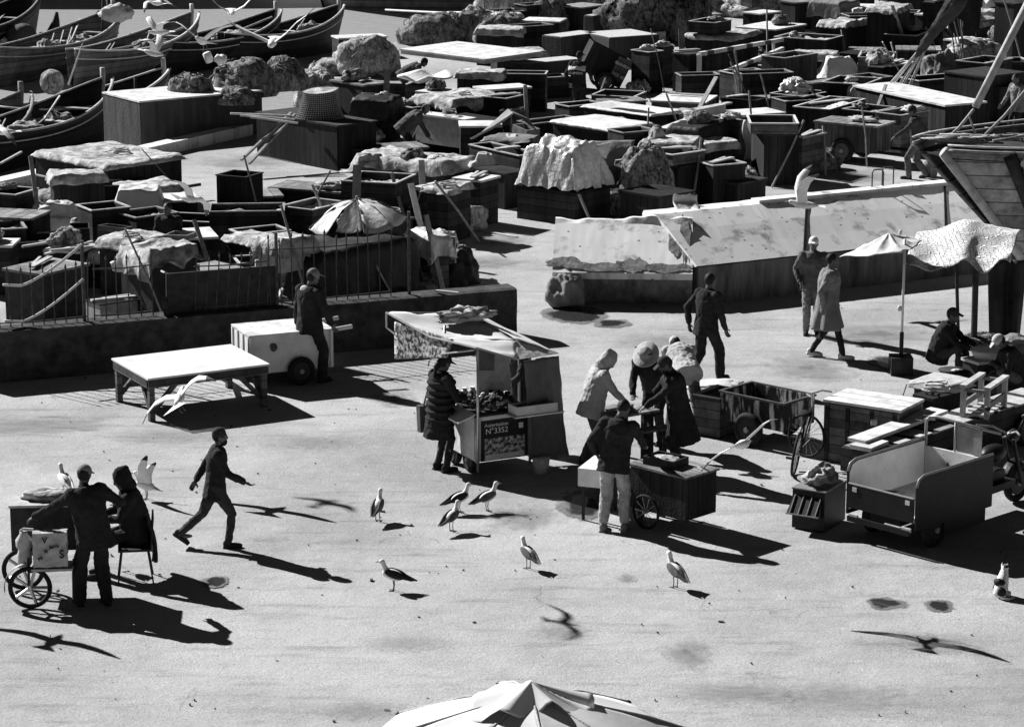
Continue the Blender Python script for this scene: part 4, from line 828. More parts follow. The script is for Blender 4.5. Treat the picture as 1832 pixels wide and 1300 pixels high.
    ball(mb, HC+hrot @ Vector((0, .098, -.018)), (.013, .022, .026), hrot); ball(mb, HC+hrot @ Vector((0, .085, .022)), (.05, .018, .012), hrot); ball(mb, HC+hrot @ Vector((0, .084, -.065)), (.026, .014, .012), hrot)
    ball(mb, HC+hrot @ Vector((0, .074, -.098)), (.024, .02, .018), hrot)
    for s in (-1, 1): ball(mb, HC+hrot @ Vector((s*.076, -.005, -.01)), (.012, .024, .032), hrot)
    fuse(mb.build('body', skin, t, smooth=True), .0105, 2)
    if face:
        for s in (-1, 1):
            mb = MB(); ball(mb, HC+hrot @ Vector((s*.03, .088, .004)), (.014, .008, .008), hrot, 8); mb.build('eye', 'letter black', t, smooth=True)
    # clothes follow the body
    if top:
        mb = MB(); torso(mb, jack, -.14-coat, 0, .02+coat*.12)
        for S, E, W_ in ((SL, EL, WL), (SR, ER, WR)):
            limb(mb, [P+d*.44, S], [.085, .075+jack*.4]); limb(mb, [S, (S+E)/2, E, (E+W_)/2, W_-(W_-E).normalized()*.02], [.072+jack*.3, .066, .058, .055, sleeve])
        limb(mb, [N-d*.06, N+d*.015], [.09, .068])
        fuse(mb.build('jacket', top, t, smooth=True), .012, 2, .03)
    if trousers:
        mb = MB(); ball(mb, P, (.165+jack*.3, .125, .13))
        for H_, K, A in ((HL, KL, AL), (HR, KR, AR)):
            e = A+(K-A).normalized()*(.0+cuff)+Vector((0, 0, .0)); limb(mb, [H_, (H_+K)/2, K, K*.5+e*.5, e], [.105+jack*.2, .092, legr, legr*.9, legr*.82])
        fuse(mb.build('trousers', legs, t, smooth=True), .012, 2, .03)
    if skirt:
        mb = MB(); z0, z1, w = skirt; n = 30; vs = []
        rows = [(P+d*.46, .19, .12), (P+d*.25, .20, .15), (P, .22, .17), (Vector((P.x, P.y+w, (P.z+z1)/2)), .27, .21), (Vector((P.x, P.y+w*1.6, z1)), .33, .27)]
        for i, (c_, a, b) in enumerate(rows):
            for j in range(n):
                q = 2*math.pi*j/n; k = 1+.13*(i/4)*math.sin(q*7+i*.6)+.05*math.sin(q*3); vs.append(c_+Vector((a*k*math.cos(q), b*k*math.sin(q), 0)))
        mb.add(vs, [(i*n+j, i*n+(j+1) % n, (i+1)*n+(j+1) % n, (i+1)*n+j) for i in range(4) for j in range(n)]); mb.build('tunic_skirt', robem, t, smooth=True, solid=.02, sub=1)
    for A, K, q in ((AL, KL, fl), (AR, KR, fr)):
        mb = MB(); pit = q[3] if len(q) > 3 else 0; rr = Matrix.Rotation(R(pit), 3, 'X')
        ball(mb, A+rr @ Vector((0, .07, -.048)), (.047, .135, .04), rr); ball(mb, A+rr @ Vector((0, -.02, -.02)), (.046, .06, .06), rr); mb.box(A+rr @ Vector((0, .055, -.075)), (.085, .27, .022), rot=rr)
        fuse(mb.build('shoe', shoes, t, smooth=True), .012, 2)
    mb = MB()
    if hat == 'cap':
        ball(mb, HC+hrot @ Vector((0, -.005, .035)), (.088, .105, .095), hrot); mb.box(HC+hrot @ Vector((0, .125, .035)), (.13, .10, .014), rot=hrot @ Matrix.Rotation(R(-12), 3, 'X')); fuse(mb.build('cap', hatm, t, smooth=True), .010, 2)
    elif hat == 'beanie':
        ball(mb, HC+hrot @ Vector((0, -.014, .035)), (.09, .105, .10), hrot); fuse(mb.build('beanie', hatm, t, smooth=True), .012, 2)
    elif hat == 'brim':
        for a in range(1):
            rim = hrot @ Matrix.Rotation(R(-6), 3, 'X')
            vs = []; n = 30
            for (r, h) in ((.0, .15), (.06, .155), (.085, .13), (.098, .05), (.11, .045), (.19, .03), (.2, .02), (.19, .018), (.10, .03)):
                vs += [HC+rim @ Vector((r*math.cos(q), r*1.12*math.sin(q), h-(.02*math.cos(2*q) if r > .15 else 0))) for q in [2*math.pi*j/n for j in range(n)]]
            mb.add(vs, [(i*n+j, i*n+(j+1) % n, (i+1)*n+(j+1) % n, (i+1)*n+j) for i in range(8) for j in range(n)])
        mb.build('brimmed_hat', hatm, t, smooth=True)
        mb = MB(); mb.torus(HC+rim @ Vector((0, 0, .065)), .099, .012, 'z', 26, 6, None); mb.build('hat_band', 'black cloth', t, smooth=True)
    if hood:
        mb = MB(); ball(mb, HC+hrot @ Vector((0, -.03, .02)), (.105, .125, .145), hrot); ball(mb, HB+Vector((0, -.03, 0)), (.10, .10, .10)); ball(mb, HC+hrot @ Vector((0, -.10, .09)), (.05, .06, .06), hrot); fuse(mb.build('hood', hood, t, smooth=True), .013, 3, .02)
    if hair and not hood:
        mb = MB(); ball(mb, HC+hrot @ Vector((0, -.022, .012 if hat else .022)), (.083, .094, .102), hrot)
        if hair == 'long': limb(mb, [HC+hrot @ Vector((0, -.09, .0)), HC+hrot @ Vector((.0, -.13, -.10)), HC+hrot @ Vector((.02, -.13, -.24))], [.05, .045, .02])
        if hair == 'beard': ball(mb, HC+hrot @ Vector((0, .05, -.085)), (.055, .055, .055), hrot)
        fuse(mb.build('hair', 'hair', t, smooth=True), .011, 2, .012)
    return t, dict(P=P, N=N, WL=WL, WR=WR, HC=HC, hrot=hrot, d=d)
def at(px, py): 
    g = G(px, py); return (g.x, g.y)
# knife grinder and customer
person('person in dark quilted jacket and cap reaching one arm over the pedal cart', at(172, 1083), 26, lean=17, side=-5, hl=(-.62, .46, 1.05), hr=(.40, .30, 1.15), fl=(-.17, .10), fr=(.13, -.02), hat='cap', hatm='grey cloth', top='black cloth', head=(18, 40), jack=.06, bulge=.03, scale=1.02, legr=.095, sleeve=.06, coat=.08)
t_, q_ = person('person seated on a thin legged chair in a long hooded dark coat', at(246, 1028), 98, pz=.60, lean=9, hl=(-.08, .42, .78), hr=(.14, .42, .78), fl=(-.12, .46), fr=(.12, .42), hood='black cloth', hair=None, top='black cloth', head=(25, 0), jack=.05, coat=.02, bulge=.04)
mb = MB(); mb.grid(lambda u, v: ((u-.5)*.62, -.13-.10*math.sin(v*2)-.03*math.sin(u*12)*v, .80-.62*v+.14*abs(u-.5)*v), 16, 12); mb.build('coat_tail', 'black cloth', t_, smooth=True, solid=.02)
# walking man
person('person striding across the open quay in a dark jacket, arm swung forward', at(388, 978), -82, pz=.90, lean=5, hl=(-.22, -.30, .86), hr=(.20, .40, .98), fl=(-.07, -.50, .12, -38), fr=(.07, .16, 0, 0), hat='beanie', hatm='dark cloth', hair='beard', top='black cloth', legs='dark cloth', head=(2, 0), jack=.03, er=(.3, -.8, -.3), scale=.94, legr=.068, coat=.04, kr=(0, 1, .1))
# woman at the fruit stall
t_, q_ = person('person in a long quilted dark coat and cap with ponytail, standing at the fruit stall', at(787, 842), -58, lean=3, hl=(-.10, .36, 1.12), hr=(.16, .34, 1.10), fl=(-.10, .02), fr=(.12, .04), hat='cap', hair='long', top='black cloth', legs='black cloth', head=(24, -8), jack=.05, coat=.28, legr=.062, scale=.99, sleeve=.05)
for k in range(7):
    mb = MB(); z_ = .70+k*.105; mb.torus((0, .0, z_), .0, .0, 'z', 4, 3) if False else mb.tube([((.222-.004*abs(k-2))*math.cos(a), (.178)*math.sin(a)+.006*k, z_) for a in [i*.2618 for i in range(25)]], .032, 8); mb.build('quilted_fold', 'black cloth', t_, smooth=True)
mb = MB(); mb.box((-.30, -.02, .74), (.10, .34, .40), taper=.9); mb.tube([(-.29, -.1, .93), (-.22, -.06, 1.2), (-.15, 0, 1.38)], .013, 6); o = mb.build('tote_bag', 'mid cloth', t_)
# man beside the white cart
t_, q_ = person('person standing with back turned beside the white box cart, dark tracksuit and cap', at(556, 684), -38, lean=3, hl=(-.30, .05, .86), hr=(.34, .12, .92), fl=(-.14, -.05), fr=(.15, .10), hat='cap', hatm='grey cloth', top='black cloth', legs='black cloth', head=(12, 20), jack=.055, coat=.02, legr=.092, scale=1.08)
mb = MB(); ball(mb, q_['N']+Vector((-.03, -.09, -.02)), (.085, .05, .06)); ball(mb, q_['N']+Vector((.05, -.10, -.05)), (.06, .04, .05)); fuse(mb.build('white_collar', 'white cloth', t_, smooth=True), .012, 2, .02)
# group around the gutting tables
person('person in a pale hooded sweatshirt stooping at the slatted tables', at(1058, 830), -74, pz=.90, lean=15, hl=(-.14, .56, .84), hr=(.14, .56, .80), fl=(-.10, -.08), fr=(.10, .0), hood='light cloth', hair=None, top='light cloth', legs='mid cloth', head=(48, 0), jack=.055, coat=.04, legr=.088, sleeve=.05, bulge=.02)
person('person in a straw hat bent over the slatted tables, dark pullover', at(1172, 792), 158, pz=.92, lean=38, hl=(-.26, .58, .86), hr=(.14, .62, .88), hat='brim', hatm='light cloth', top='black cloth', legs='black cloth', head=(42, 0), jack=.06, bulge=.03)
person('person doubled over the fish trays, pale back and dark collar', at(1226, 768), 12, pz=.94, lean=66, hl=(-.24, .66, .52), hr=(.24, .66, .52), fl=(-.24, .02), fr=(.22, -.06), hat='beanie', hatm='sacking', top='light cloth', legs='mid cloth', head=(70, 0), jack=.06, legr=.092, coat=.02)
person('bearded person in a long dark coat and cap holding a knife over the fish cart', at(1213, 846), 100, lean=12, hl=(-.10, .55, .98), hr=(.12, .52, .92), fl=(-.1, 0), fr=(.12, -.05), hat='cap', hatm='dark cloth', hair='beard', top='black cloth', legs='black cloth', head=(32, 0), jack=.05, coat=.34, sleeve=.05, scale=1.02)
person('person in pale rolled jeans and dark sweater, back turned, at the fish cart', at(1098, 950), -12, lean=11, side=5, hl=(-.26, .16, .98), hr=(.30, .50, 1.02), fl=(-.14, -.02), fr=(.13, .03), hat=None, top='black cloth', legs='denim', shoes='grey cloth', head=(34, 24), jack=.045, legr=.085, cuff=.07, scale=1.04)
# men by the sea wall
person('person walking away past the wall piece in a black jacket and trousers', at(1262, 682), -48, pz=.91, lean=4, hl=(-.28, -.10, .90), hr=(.26, .16, .86), fl=(-.10, -.28, .03, -14), fr=(.09, .24), hat=None, top='black cloth', legs='black cloth', head=(6, 0), jack=.05, coat=.02, legr=.09, scale=1.04)
person('person in a wide pale tunic and bright shoes walking along the sea wall', at(1478, 640), -98, pz=.92, lean=3, hl=(-.22, .10, .92), hr=(.20, -.06, .90), fl=(-.08, -.24, .02, -8), fr=(.09, .27), hat=None, top='grey cloth', legs='black cloth', shoes='white cloth', head=(4, -12), jack=.07, skirt=(.9, .50, .0), robem='grey cloth', scale=1.04, legr=.06)
person('person in a pale cap and open waistcoat facing the tunic wearer', at(1452, 598), 172, lean=2, hl=(-.2, .20, 1.0), hr=(.22, .10, .95), fl=(-.10, .04), fr=(.10, 0), hat='cap', hatm='white cloth', top='mid cloth', legs='grey cloth', head=(0, 10), jack=.045, face=True, skin='skin')
person('person squatting beneath the striped parasol, dark clothes and rough cap', at(1678, 668), -112, pz=.34, lean=16, hl=(-.10, .58, .52), hr=(.16, .58, .50), fl=(-.16, .44), fr=(.18, .40), kl=(-.3, .5, 1), kr=(.3, .5, 1), hat='cap', hatm='dark cloth', top='black cloth', legs='dark cloth', head=(12, 0), jack=.055, bulge=.03)
person('person crouching at the edge of the fish stall in a pale flat cap', at(1822, 712), 96, pz=.34, lean=26, hl=(-.16, .5, .42), hr=(.14, .52, .40), fl=(-.16, .34), fr=(.18, .36), kl=(-.3, .5, 1), kr=(.3, .5, 1), hat='cap', hatm='sacking', top='black cloth', legs='mid cloth', head=(40, 0), jack=.055, bulge=.03)
person('fruit seller half hidden behind the stall poles, pale cap and striped dark coat', at(930, 800), 128, lean=6, hl=(-.16, .40, 1.0), hr=(.16, .42, 1.0), hat='cap', hatm='white cloth', top='dark cloth', head=(20, 0), jack=.05, coat=.1)
# people among the crates
person('person stooping over rags beside the white panelled handcart, pale cap', at(722, 292), -84, pz=.84, lean=48, hl=(-.12, .66, .52), hr=(.14, .68, .50), hat='cap', hatm='grey cloth', top='mid cloth', legs='black cloth', head=(40, 0), jack=.065, bulge=.02, sleeve=.06)
t_, q_ = person('person with white shoulders and lettering on a dark jacket, standing by the quay block', at(1034, 212), -22, lean=3, hl=(-.28, .06, .92), hr=(.26, .28, 1.02), hat='cap', hatm='black cloth', top='black cloth', legs='black cloth', head=(8, 22), jack=.055, scale=1.02)
mb = MB(); mb.grid(lambda u, v: ((u-.5)*.46, -.10-.075*(1-abs(u-.5)*1.5)+.09*v, 1.30+.14*v-.10*abs(u-.5)), 10, 6); mb.build('white_yoke', 'white cloth', t_, smooth=True, solid=.03)
text('ULAMEISN', .085, 'letter white', t_, 'lettering', (0, -.195, 1.20), (R(90), 0, 0))
person('person hunched beside the gutting table, only a pale rounded back showing', at(722, 168), -80, pz=.5, lean=58, hl=(-.12, .6, .4), hr=(.14, .6, .4), fl=(-.14, .3), fr=(.14, .3), kl=(-.2, .6, 1), kr=(.2, .6, 1), hat='beanie', hatm='black cloth', top='mid cloth', legs='black cloth', head=(40, 0), jack=.07, bulge=.04)
person('person stepping through the crates with one arm flung out, pale streaked jacket', at(1640, 320), 78, pz=.90, lean=10, hl=(-.30, .62, .92), hr=(.22, -.1, .9), fl=(-.09, .18), fr=(.1, -.22, .02, -10), hat='beanie', hatm='black cloth', top='dark cloth', legs='mid cloth', head=(14, 0), jack=.055, legr=.085, kl=(0, 1, 0), el=(0, -.3, -.6))
person('person in a pale shirt under a dark waistcoat standing behind the boat bow', at(1818, 255), 120, lean=4, hl=(-.2, .3, .9), hr=(.24, .3, .95), hat=None, top='grey cloth', head=(20, 0), jack=.045, face=True)
person('person in dark clothes sitting among the covered crates behind the broken pallets', at(306, 492), 170, pz=.62, lean=6, hl=(-.16, .36, .7), hr=(.16, .36, .7), fl=(-.12, .42), fr=(.12, .42), hat=None, top='black cloth', head=(6, 12), jack=.06, face=True)
# ================================================================ gulls
def wing(mb, root, side, spans, chords, lift, sweep, th=.018):
    """spans, lift, sweep: lists of outward, upward and forward offsets from the root; the tip faces take the second material"""
    n = len(spans); base = len(mb.v); up, lo = [], []
    for i in range(n):
        x = root[0]+side*spans[i]; y = root[1]+sweep[i]; z = root[2]+lift[i]; c = chords[i]; t = th*(1-i/n*.8)
        up.append([(x, y+c*.5, z), (x, y+c*.15, z+t), (x, y-c*.2, z+t*.5), (x, y-c*.5, z-.004)]); lo.append([(x, y+c*.5, z-.004), (x, y+c*.15, z-.006), (x, y-c*.2, z-.006), (x, y-c*.5, z-.010)])
    vs = []
    for i in range(n): vs += up[i]+lo[i]
    for i in range(n-1):
        a = i*8; b = a+8
        fs = [(a+j, a+j+1, b+j+1, b+j) for j in range(3)] + [(a+4+j, b+4+j, b+5+j, a+5+j) for j in range(3)] + [(a, b, b+4, a+4), (a+3, a+7, b+7, b+3)]
        mb.cur = 1 if i >= n-2 else 0; mb.add(vs if i == 0 else [], [[q+base-(len(mb.v) if i else base)+0 for q in f] for f in fs] if i == 0 else []) if False else None
        if i == 0: k0 = len(mb.v); mb.v += [Vector(v) for v in vs]
        for f in fs: mb.f.append([q+k0 for q in f]); mb.mi.append(mb.cur)
    mb.f.append([k0+(n-1)*8+q for q in (0, 1, 2, 3, 7, 6, 5, 4)]); mb.mi.append(1); mb.cur = 0
def gull_stand(label, px, py, yaw, z=0, s=1.0, wings=True, headup=0, group='gulls standing on the quay', grey='feather grey', name='gull', raised=False, loc=None):
    p = loc if loc is not None else G(px, py, z); s *= .86; t = thing(name, label, 'gull', p, R(yaw), group); t.scale = (s,)*3
    mb = MB(); rb = Matrix.Rotation(R(16), 3, 'X')
    ball(mb, (0, 0, .24), (.075, .155, .082), rb, 18); ball(mb, (0, .09, .27), (.06, .075, .075), rb); limb(mb, [(0, .10, .30), (0, .135, .37), (0, .15, .42)], [.05, .036, .034]); ball(mb, (0, .165, .435), (.036, .048, .038))
    mb.tube([(0, -.10, .215), (0, -.22, .175), (0, -.29, .155)], [(.05, .03), (.05, .014), (.035, .008)], 8)
    fuse(mb.build('body', 'feather white', t, smooth=True), .010, 2)
    mb = MB(); mb.tube([(0, .205, .433), (0, .24, .428), (0, .262, .415)], [.013, .010, .004], 8); mb.build('beak', 'gull beak', t)
    for sx in (-1, 1):
        if raised: break
        mb = MB(); rw = Matrix.Rotation(R(17), 3, 'X') @ Matrix.Rotation(R(-14*sx), 3, 'Y')
        ball(mb, (sx*.062, -.03, .262), (.024, .165, .062), rw, 14); mb.tube([(sx*.055, -.15, .225), (sx*.03, -.27, .185), (sx*.012, -.36, .165)], [(.022, .034), (.016, .02), (.006, .006)], 8)
        o = fuse(mb.build('wing', grey, t, smooth=True), .009, 2)
    for sx in (-1, 1):
        mb = MB(); mb.tube([(sx*.03, .0, .18), (sx*.03, -.012, .09), (sx*.03, .0, .01)], .0075, 6); o = mb.build('leg', 'gull leg', t)
        mb = MB(); mb.add([(sx*.03, -.02, .004), (sx*.03-.035, .06, .004), (sx*.03, .07, .006), (sx*.03+.035, .06, .004), (sx*.03, -.01, .016)], [(0, 3, 2, 1), (0, 1, 4), (1, 2, 4), (2, 3, 4), (3, 0, 4)]); mb.build('foot', 'gull leg', o)
    if raised:
        for sx, l in ((-1, .52), (1, .30)):
            mb = MB(); wing(mb, (sx*.05, .0, .27), sx, [0, .05, .10, .13, .15], [.17, .17, .15, .11, .04], [0, l*.35, l*.62, l*.85, l], [0, .02, .0, -.05, -.10], .016); mb.build('wing', ['feather white', 'feather black'], t, smooth=True)
    return t
gull_stand('gull with neck stretched up, walking alone before the fruit stall', 676, 932, -12, s=1.05)
gull_stand('brown backed gull leading the group by the stall shadow', 822, 916, -62, grey='feather black')
gull_stand('dark winged gull at the edge of the fruit stall shadow', 872, 914, -58)
gull_stand('gull standing nearest the camera side of the group of three', 808, 950, -34, s=1.0)
gull_stand('young speckled gull in profile with black bill', 704, 1056, 82, s=1.0, grey='feather black')
gull_stand('pale gull standing midway across the empty quay', 945, 1017, 30, s=1.0, grey='feather grey')
gull_stand('white gull with long upright neck near the damp patch', 1208, 1051, 28, s=1.1)
gull_stand('white gull perched on the lid of the pedal cart', 117, 888, 30, loc=G(117, 886, .80), s=1.0, grey='feather white')
gull_stand('gull landing with one wing raised behind the seated person', 262, 893, 78, s=1.0, raised=True)
GF = 'gulls in flight'
def gull_fly(label, loc, yaw, up=(.1, .2, .24, .22, .16), dn=None, pitch=0, roll=0, s=1.0, sweep=(0, .06, .03, -.05, -.13), tail=1, feet=False, name='flying_gull'):
    t = thing(name, label, 'gull', loc, 0, GF); s *= .9; t.rotation_euler = (R(pitch), R(roll), R(yaw)); t.scale = (s,)*3
    mb = MB(); mb.cur = 0
    mb.tube([(0, .27, .02), (0, .25, .02), (0, .20, .015), (0, .12, .0), (0, 0, -.005), (0, -.12, .0), (0, -.2, .01)], [(.012, .012), (.035, .034), (.036, .036), (.06, .06), (.075, .07), (.055, .045), (.03, .02)], 14)
    mb.grid(lambda u, v: ((u-.5)*(.06+.20*v)*tail, -.18-.16*v+.03*abs(u-.5), .01-.012*abs(u-.5)), 8, 4)
    sp = (0, .20, .38, .54, .68); ch = (.17, .17, .15, .11, .03)
    for sx, L_ in ((-1, up), (1, dn or up)): wing(mb, (sx*.045, .04, .02), sx, sp, ch, (0,)+tuple(L_[:4]), sweep)
    o = mb.build('body', ['feather white', 'feather grey'], t, smooth=True)
    mb = MB(); mb.tube([(0, .27, .018), (0, .31, .012), (0, .325, .004)], [.013, .009, .003], 8); mb.build('beak', 'gull beak', t)
    if feet:
        for sx in (-1, 1):
            mb = MB(); mb.tube([(sx*.03, -.12, -.03), (sx*.035, -.17, -.13), (sx*.035, -.15, -.17)], .009, 6); mb.build('leg', 'gull leg', t)
    return t
def shadowpoint(sx, sy, h):
    g = G(sx, sy); return g+SUN_DIR*(h/SUN_DIR.z)
gull_fly('gull gliding low across the handcart, wings stretched wide, seen from above', shadowpoint(1665, 1152, 1.95), -25, up=(.04, .06, .04, -.02), pitch=-8, roll=-38, s=.95)
gull_fly('gull sweeping before the wooden table with wings aslant and tail fanned', shadowpoint(490, 913, 1.29), -20, up=(.06, .08, .04, -.04), pitch=22, roll=-32, s=1.05, tail=1.7, feet=True)
gull_fly('gull beating upward in front of the white sea wall', G(1440, 378, 0)+Vector((-.2, -16, 2.2)) if False else PY(1440, 366, 50.0), 88, up=(.24, .42, .54, .62), dn=(.20, .36, .46, .52), pitch=6, s=1.25)
gull_fly('blurred gull passing in front of the upright dark box', shadowpoint(1003, 1113, 4.45), -120, up=(.06, .08, .04, -.02), roll=-34, s=.85)
gull_fly('large winged gull rising over the moored boats, near the net heaps', PY(487, 76, 82), 176, up=(.16, .34, .44, .56), dn=(.12, .20, .26, .32), s=2.02, pitch=-10)
gull_fly('gull with arched wings high over the dark ship reflection', PY(414, 22, 84), 190, up=(.12, .30, .34, .30), s=1.69, pitch=-6)
gull_fly('gull hovering with raised wings above a moored boat stem', PY(362, 74, 84), 160, up=(.14, .26, .32, .34), s=1.76, pitch=16, tail=1.4, feet=True)
gull_fly('gull turning over the water between two boats', PY(286, 58, 86), 120, up=(.18, .24, .26, .24), s=1.56)
gull_fly('gull stooping toward the boats with wings half closed', PY(272, 95, 84), -100, up=(.22, .34, .30, .18), s=1.49, pitch=-14, sweep=(0, .02, -.06, -.16, -.26))
gull_fly('gull partly cut off by the picture top above the dark hull', PY(282, 6, 88), 60, up=(.05, .02, -.1, -.2), s=1.3, feet=True)
gull_fly('gull with drooping wings over the boat at the picture edge', PY(10, 236, 70), 110, up=(.10, .04, -.08, -.2), s=1.3, feet=True)
gull_fly('gull low over the seated person, wings level', shadowpoint(95, 1147, 2.0), -15, up=(.02, .02, -.02, -.06), s=.95, roll=-52)
gull_fly('gull far over the quay whose blurred shadow lies near the stall', shadowpoint(580, 900, 7.0), -40, up=(.06, .08, .06, 0), s=.9)
# ================================================================ cat
p = G(1792, 1066); t = thing('cat', 'black and white cat sitting on the sunlit quay beside the cart shadow', 'cat', p, R(-28))
mb = MB(); ball(mb, (0, -.06, .10), (.085, .10, .10)); limb(mb, [(0, -.05, .12), (0, .02, .22), (0, .06, .29)], [.085, .075, .055]); ball(mb, (0, .085, .345), (.048, .052, .045)); ball(mb, (0, .13, .333), (.022, .02, .018))
for s in (-1, 1):
    mb.tube([(s*.03, .075, .375), (s*.036, .075, .425)], [.02, .003], 6); limb(mb, [(s*.035, .06, .22), (s*.035, .085, .1), (s*.035, .09, .015)], [.03, .02, .018]); ball(mb, (s*.035, .11, .014), (.02, .03, .014)); ball(mb, (s*.075, .02, .035), (.035, .08, .035))
limb(mb, [(.04, -.14, .03), (.13, -.13, .02), (.17, -.04, .02)], [.022, .02, .014])
o = fuse(mb.build('body', 'feather white', t, smooth=True), .009, 2)
for nm, c_, d_ in (('back_patch', (-.012, -.085, .205), (.072, .05, .05)), ('rump_patch', (.03, -.125, .10), (.062, .04, .06)), ('head_patch', (.018, .07, .372), (.034, .036, .022)), ('side_patch', (-.075, -.05, .12), (.022, .05, .045))):
    mb = MB(); mb.blob(c_, d_, .2, 1.5, 3, 16, 10, False); mb.build(nm, 'hair', t, smooth=True)
# ================================================================ table, carts, stalls and vehicles on the open quay
def legs4(t, W, D, h, w, m, name='leg', inset=.05):
    for sx in (-1, 1):
        for sy in (-1, 1):
            mb = MB(); mb.box((sx*(W/2-inset), sy*(D/2-inset), h/2), (w, w, h)); mb.build(name, m, t)
# big pale table
c, W, D, rz = fit((200, 640), (281, 669), (482, 651), .70)
t = thing('work_table', 'broad low wooden table with whitewashed top and slanting leg braces', 'table', c, rz)
mb = MB(); mb.box((0, 0, .685), (W, D, .03)); mb.build('table_top', 'white paint', t)
for a, b in (((-W/2+.02, -D/2+.03, .60), (W/2-.02, -D/2+.03, .60)), ((-W/2+.02, D/2-.03, .60), (W/2-.02, D/2-.03, .60)), ((-W/2+.03, -D/2+.06, .60), (-W/2+.03, D/2-.06, .60)), ((W/2-.03, -D/2+.06, .60), (W/2-.03, D/2-.06, .60))):
    mb = MB(); mb.bar(a, b, .05, .13); mb.build('apron', 'mid wood', t)
legs4(t, W, D, .54, .09, 'mid wood', inset=.08)
for sx in (-1, 1):
    for sy in (-1, 1):
        mb = MB(); mb.bar((sx*(W/2-.09), sy*(D/2-.10), .12), (sx*(W/2-.5), sy*(D/2-.10), .55), .06, .07); mb.build('brace', 'mid wood', t)
for sx in (-1, 1):
    mb = MB(); mb.bar((sx*(W/2-.10), -D/2+.16, .15), (sx*(W/2-.10), -D/2+.5, .54), .06, .07); mb.build('brace', 'mid wood', t)
# white box cart
c, W, D, rz = fit((414, 579), (471, 592), (596, 589), .88)
t = thing('box_cart', 'white painted box cart with ribbed sides on one pair of wheels', 'handcart', c, rz)
mb = MB(); mb.box((0, 0, .55), (W, D, .62)); mb.build('box', 'white paint', t)
mb = MB(); mb.box((0, 0, .873), (W+.03, D+.03, .026)); mb.build('lid', 'white lid', t)
for i in range(4):
    mb = MB(); mb.box((-W/2-.012, -D/2+.04+(D-.08)*i/3, .55), (.022, .05, .6)); mb.build('rib', 'white paint', t)
for x in (-W/2+.02, W/2-.02):
    mb = MB(); mb.box((x, -D/2-.012, .55), (.05, .022, .6)); mb.build('rib', 'white paint', t)
for y in (-D/2-.07, D/2+.07): wheel(t, (.14, y, .24), .24, .10, 'y', 'black metal')
for y in (-D/2+.12, D/2-.12):
    mb = MB(); mb.cyl((W/2-.3, y, .8), (W/2+.38, y, .86), .035, n=10); mb.build('handle', 'white paint', t)
mb = MB(); mb.blob((-.30, -D/2-.004, .66), (.06, .008, .07), .5, 3, 4, 14, 8, False); mb.build('dark_blot', 'rust', t)
# fruit stall
c, W, D, rz = fit((797, 799), (845, 833), (986, 809), .22)
t = thing('fruit_stall', 'wheeled fruit stall with white canopy, printed panels and a grey back sheet', 'stall', c, rz)
Lm = Matrix.Translation(c) @ Matrix.Rotation(rz, 4, 'Z'); Li = Lm.inverted()
def loc(p): return Li @ Vector(p)
yF = G(845, 833, .22).y; yL = G(797, 799, .22).y
mb = MB(); mb.box((-W*.14, 0, .56), (W*.72, D, .66)); mb.build('counter', 'white paint', t)
mb = MB(); mb.box((-W*.14, .0, .905), (W*.72+.05, D+.05, .03)); mb.build('counter_top', 'dark wood', t)
for x in (-W/2-.01, -W/2+W*.68):
    mb = MB(); mb.box((x+.02, -D/2-.012, .56), (.05, .03, .68)); mb.build('edge_strip', 'steel', t)
pw = W*.62
mb = MB(); mb.box((-W/2+.07+pw/2, -D/2-.012, .53), (pw, .016, .60)); pnl = mb.build('printed_panel', 'dark sheet', t)
mb = MB(); mb.box((-W/2+.07+pw/2, -D/2-.022, .40), (pw*.86, .004, .32)); mb.build('picture', mat('printed fruit', .03, .55, 16, .5, 0, thr=(.42, .6), detail=3), pnl)
mb = MB(); mb.box((-W/2+.07+pw/2, -D/2-.0255, .285), (pw*.84, .003, .07)); mb.build('picture_plate', 'white sheet', pnl)
mb = MB(); mb.box((-W/2+.07+pw/2-.1, -D/2-.022, .865), (pw*.7, .004, .06)); mb.build('pale_strip', 'white paint', pnl)
text('Autorisation', .075, 'letter white', pnl, 'lettering', (-W/2+.07+pw*.32, -D/2-.024, .755), (R(90), 0, 0))
text('N°3352', .115, 'letter white', pnl, 'lettering', (-W/2+.07+pw*.33, -D/2-.024, .665), (R(90), 0, 0))
mb = MB(); mb.box((-W/2+.07+pw*.85, -D/2-.022, .70), (.07, .004, .08)); mb.build('white_mark', 'letter white', pnl)
mb = MB(); mb.grid(lambda u, v: (-W/2-.015, -D/2+.03+u*(D-.06), .25+.62*v+.012*noise.noise(Vector((u*5, v*5, 1)))), 10, 8); mb.build('side_sheet', 'white sheet', t, smooth=True)
mb = MB(); mb.bar((-W/2-.26, 0, .86), (-W/2-.02, 0, .99), D*.95, .02, up=(0, 0, 1)) if False else mb.add([(-W/2-.28, -D/2+.02, .83), (-W/2, -D/2, .93), (-W/2, D/2, .93), (-W/2-.28, D/2-.05, .83)], [(0, 1, 2, 3)]); mb.build('fold_out_shelf', 'white paint', t, solid=.025)
# shelf with white foam box
mb = MB(); mb.box((W*.06+.17, -D/2-.16, .90), (.80, .34, .02)); sh = mb.build('front_shelf', 'steel', t)
hb = thing('foam_box', 'scuffed white foam box on the stall front shelf', 'box', Lm @ Vector((W*.06+.15, -D/2-.16, .912)), rz); mb = MB(); hollow(mb, .66, .27, 0, .13, .03); mb.build('tub', 'foam float', hb); mb = MB(); mb.blob((0, 0, .085), (.28, .10, .05), .4, 4, 2, 20, 12, False); mb.build('contents', 'litter', hb)
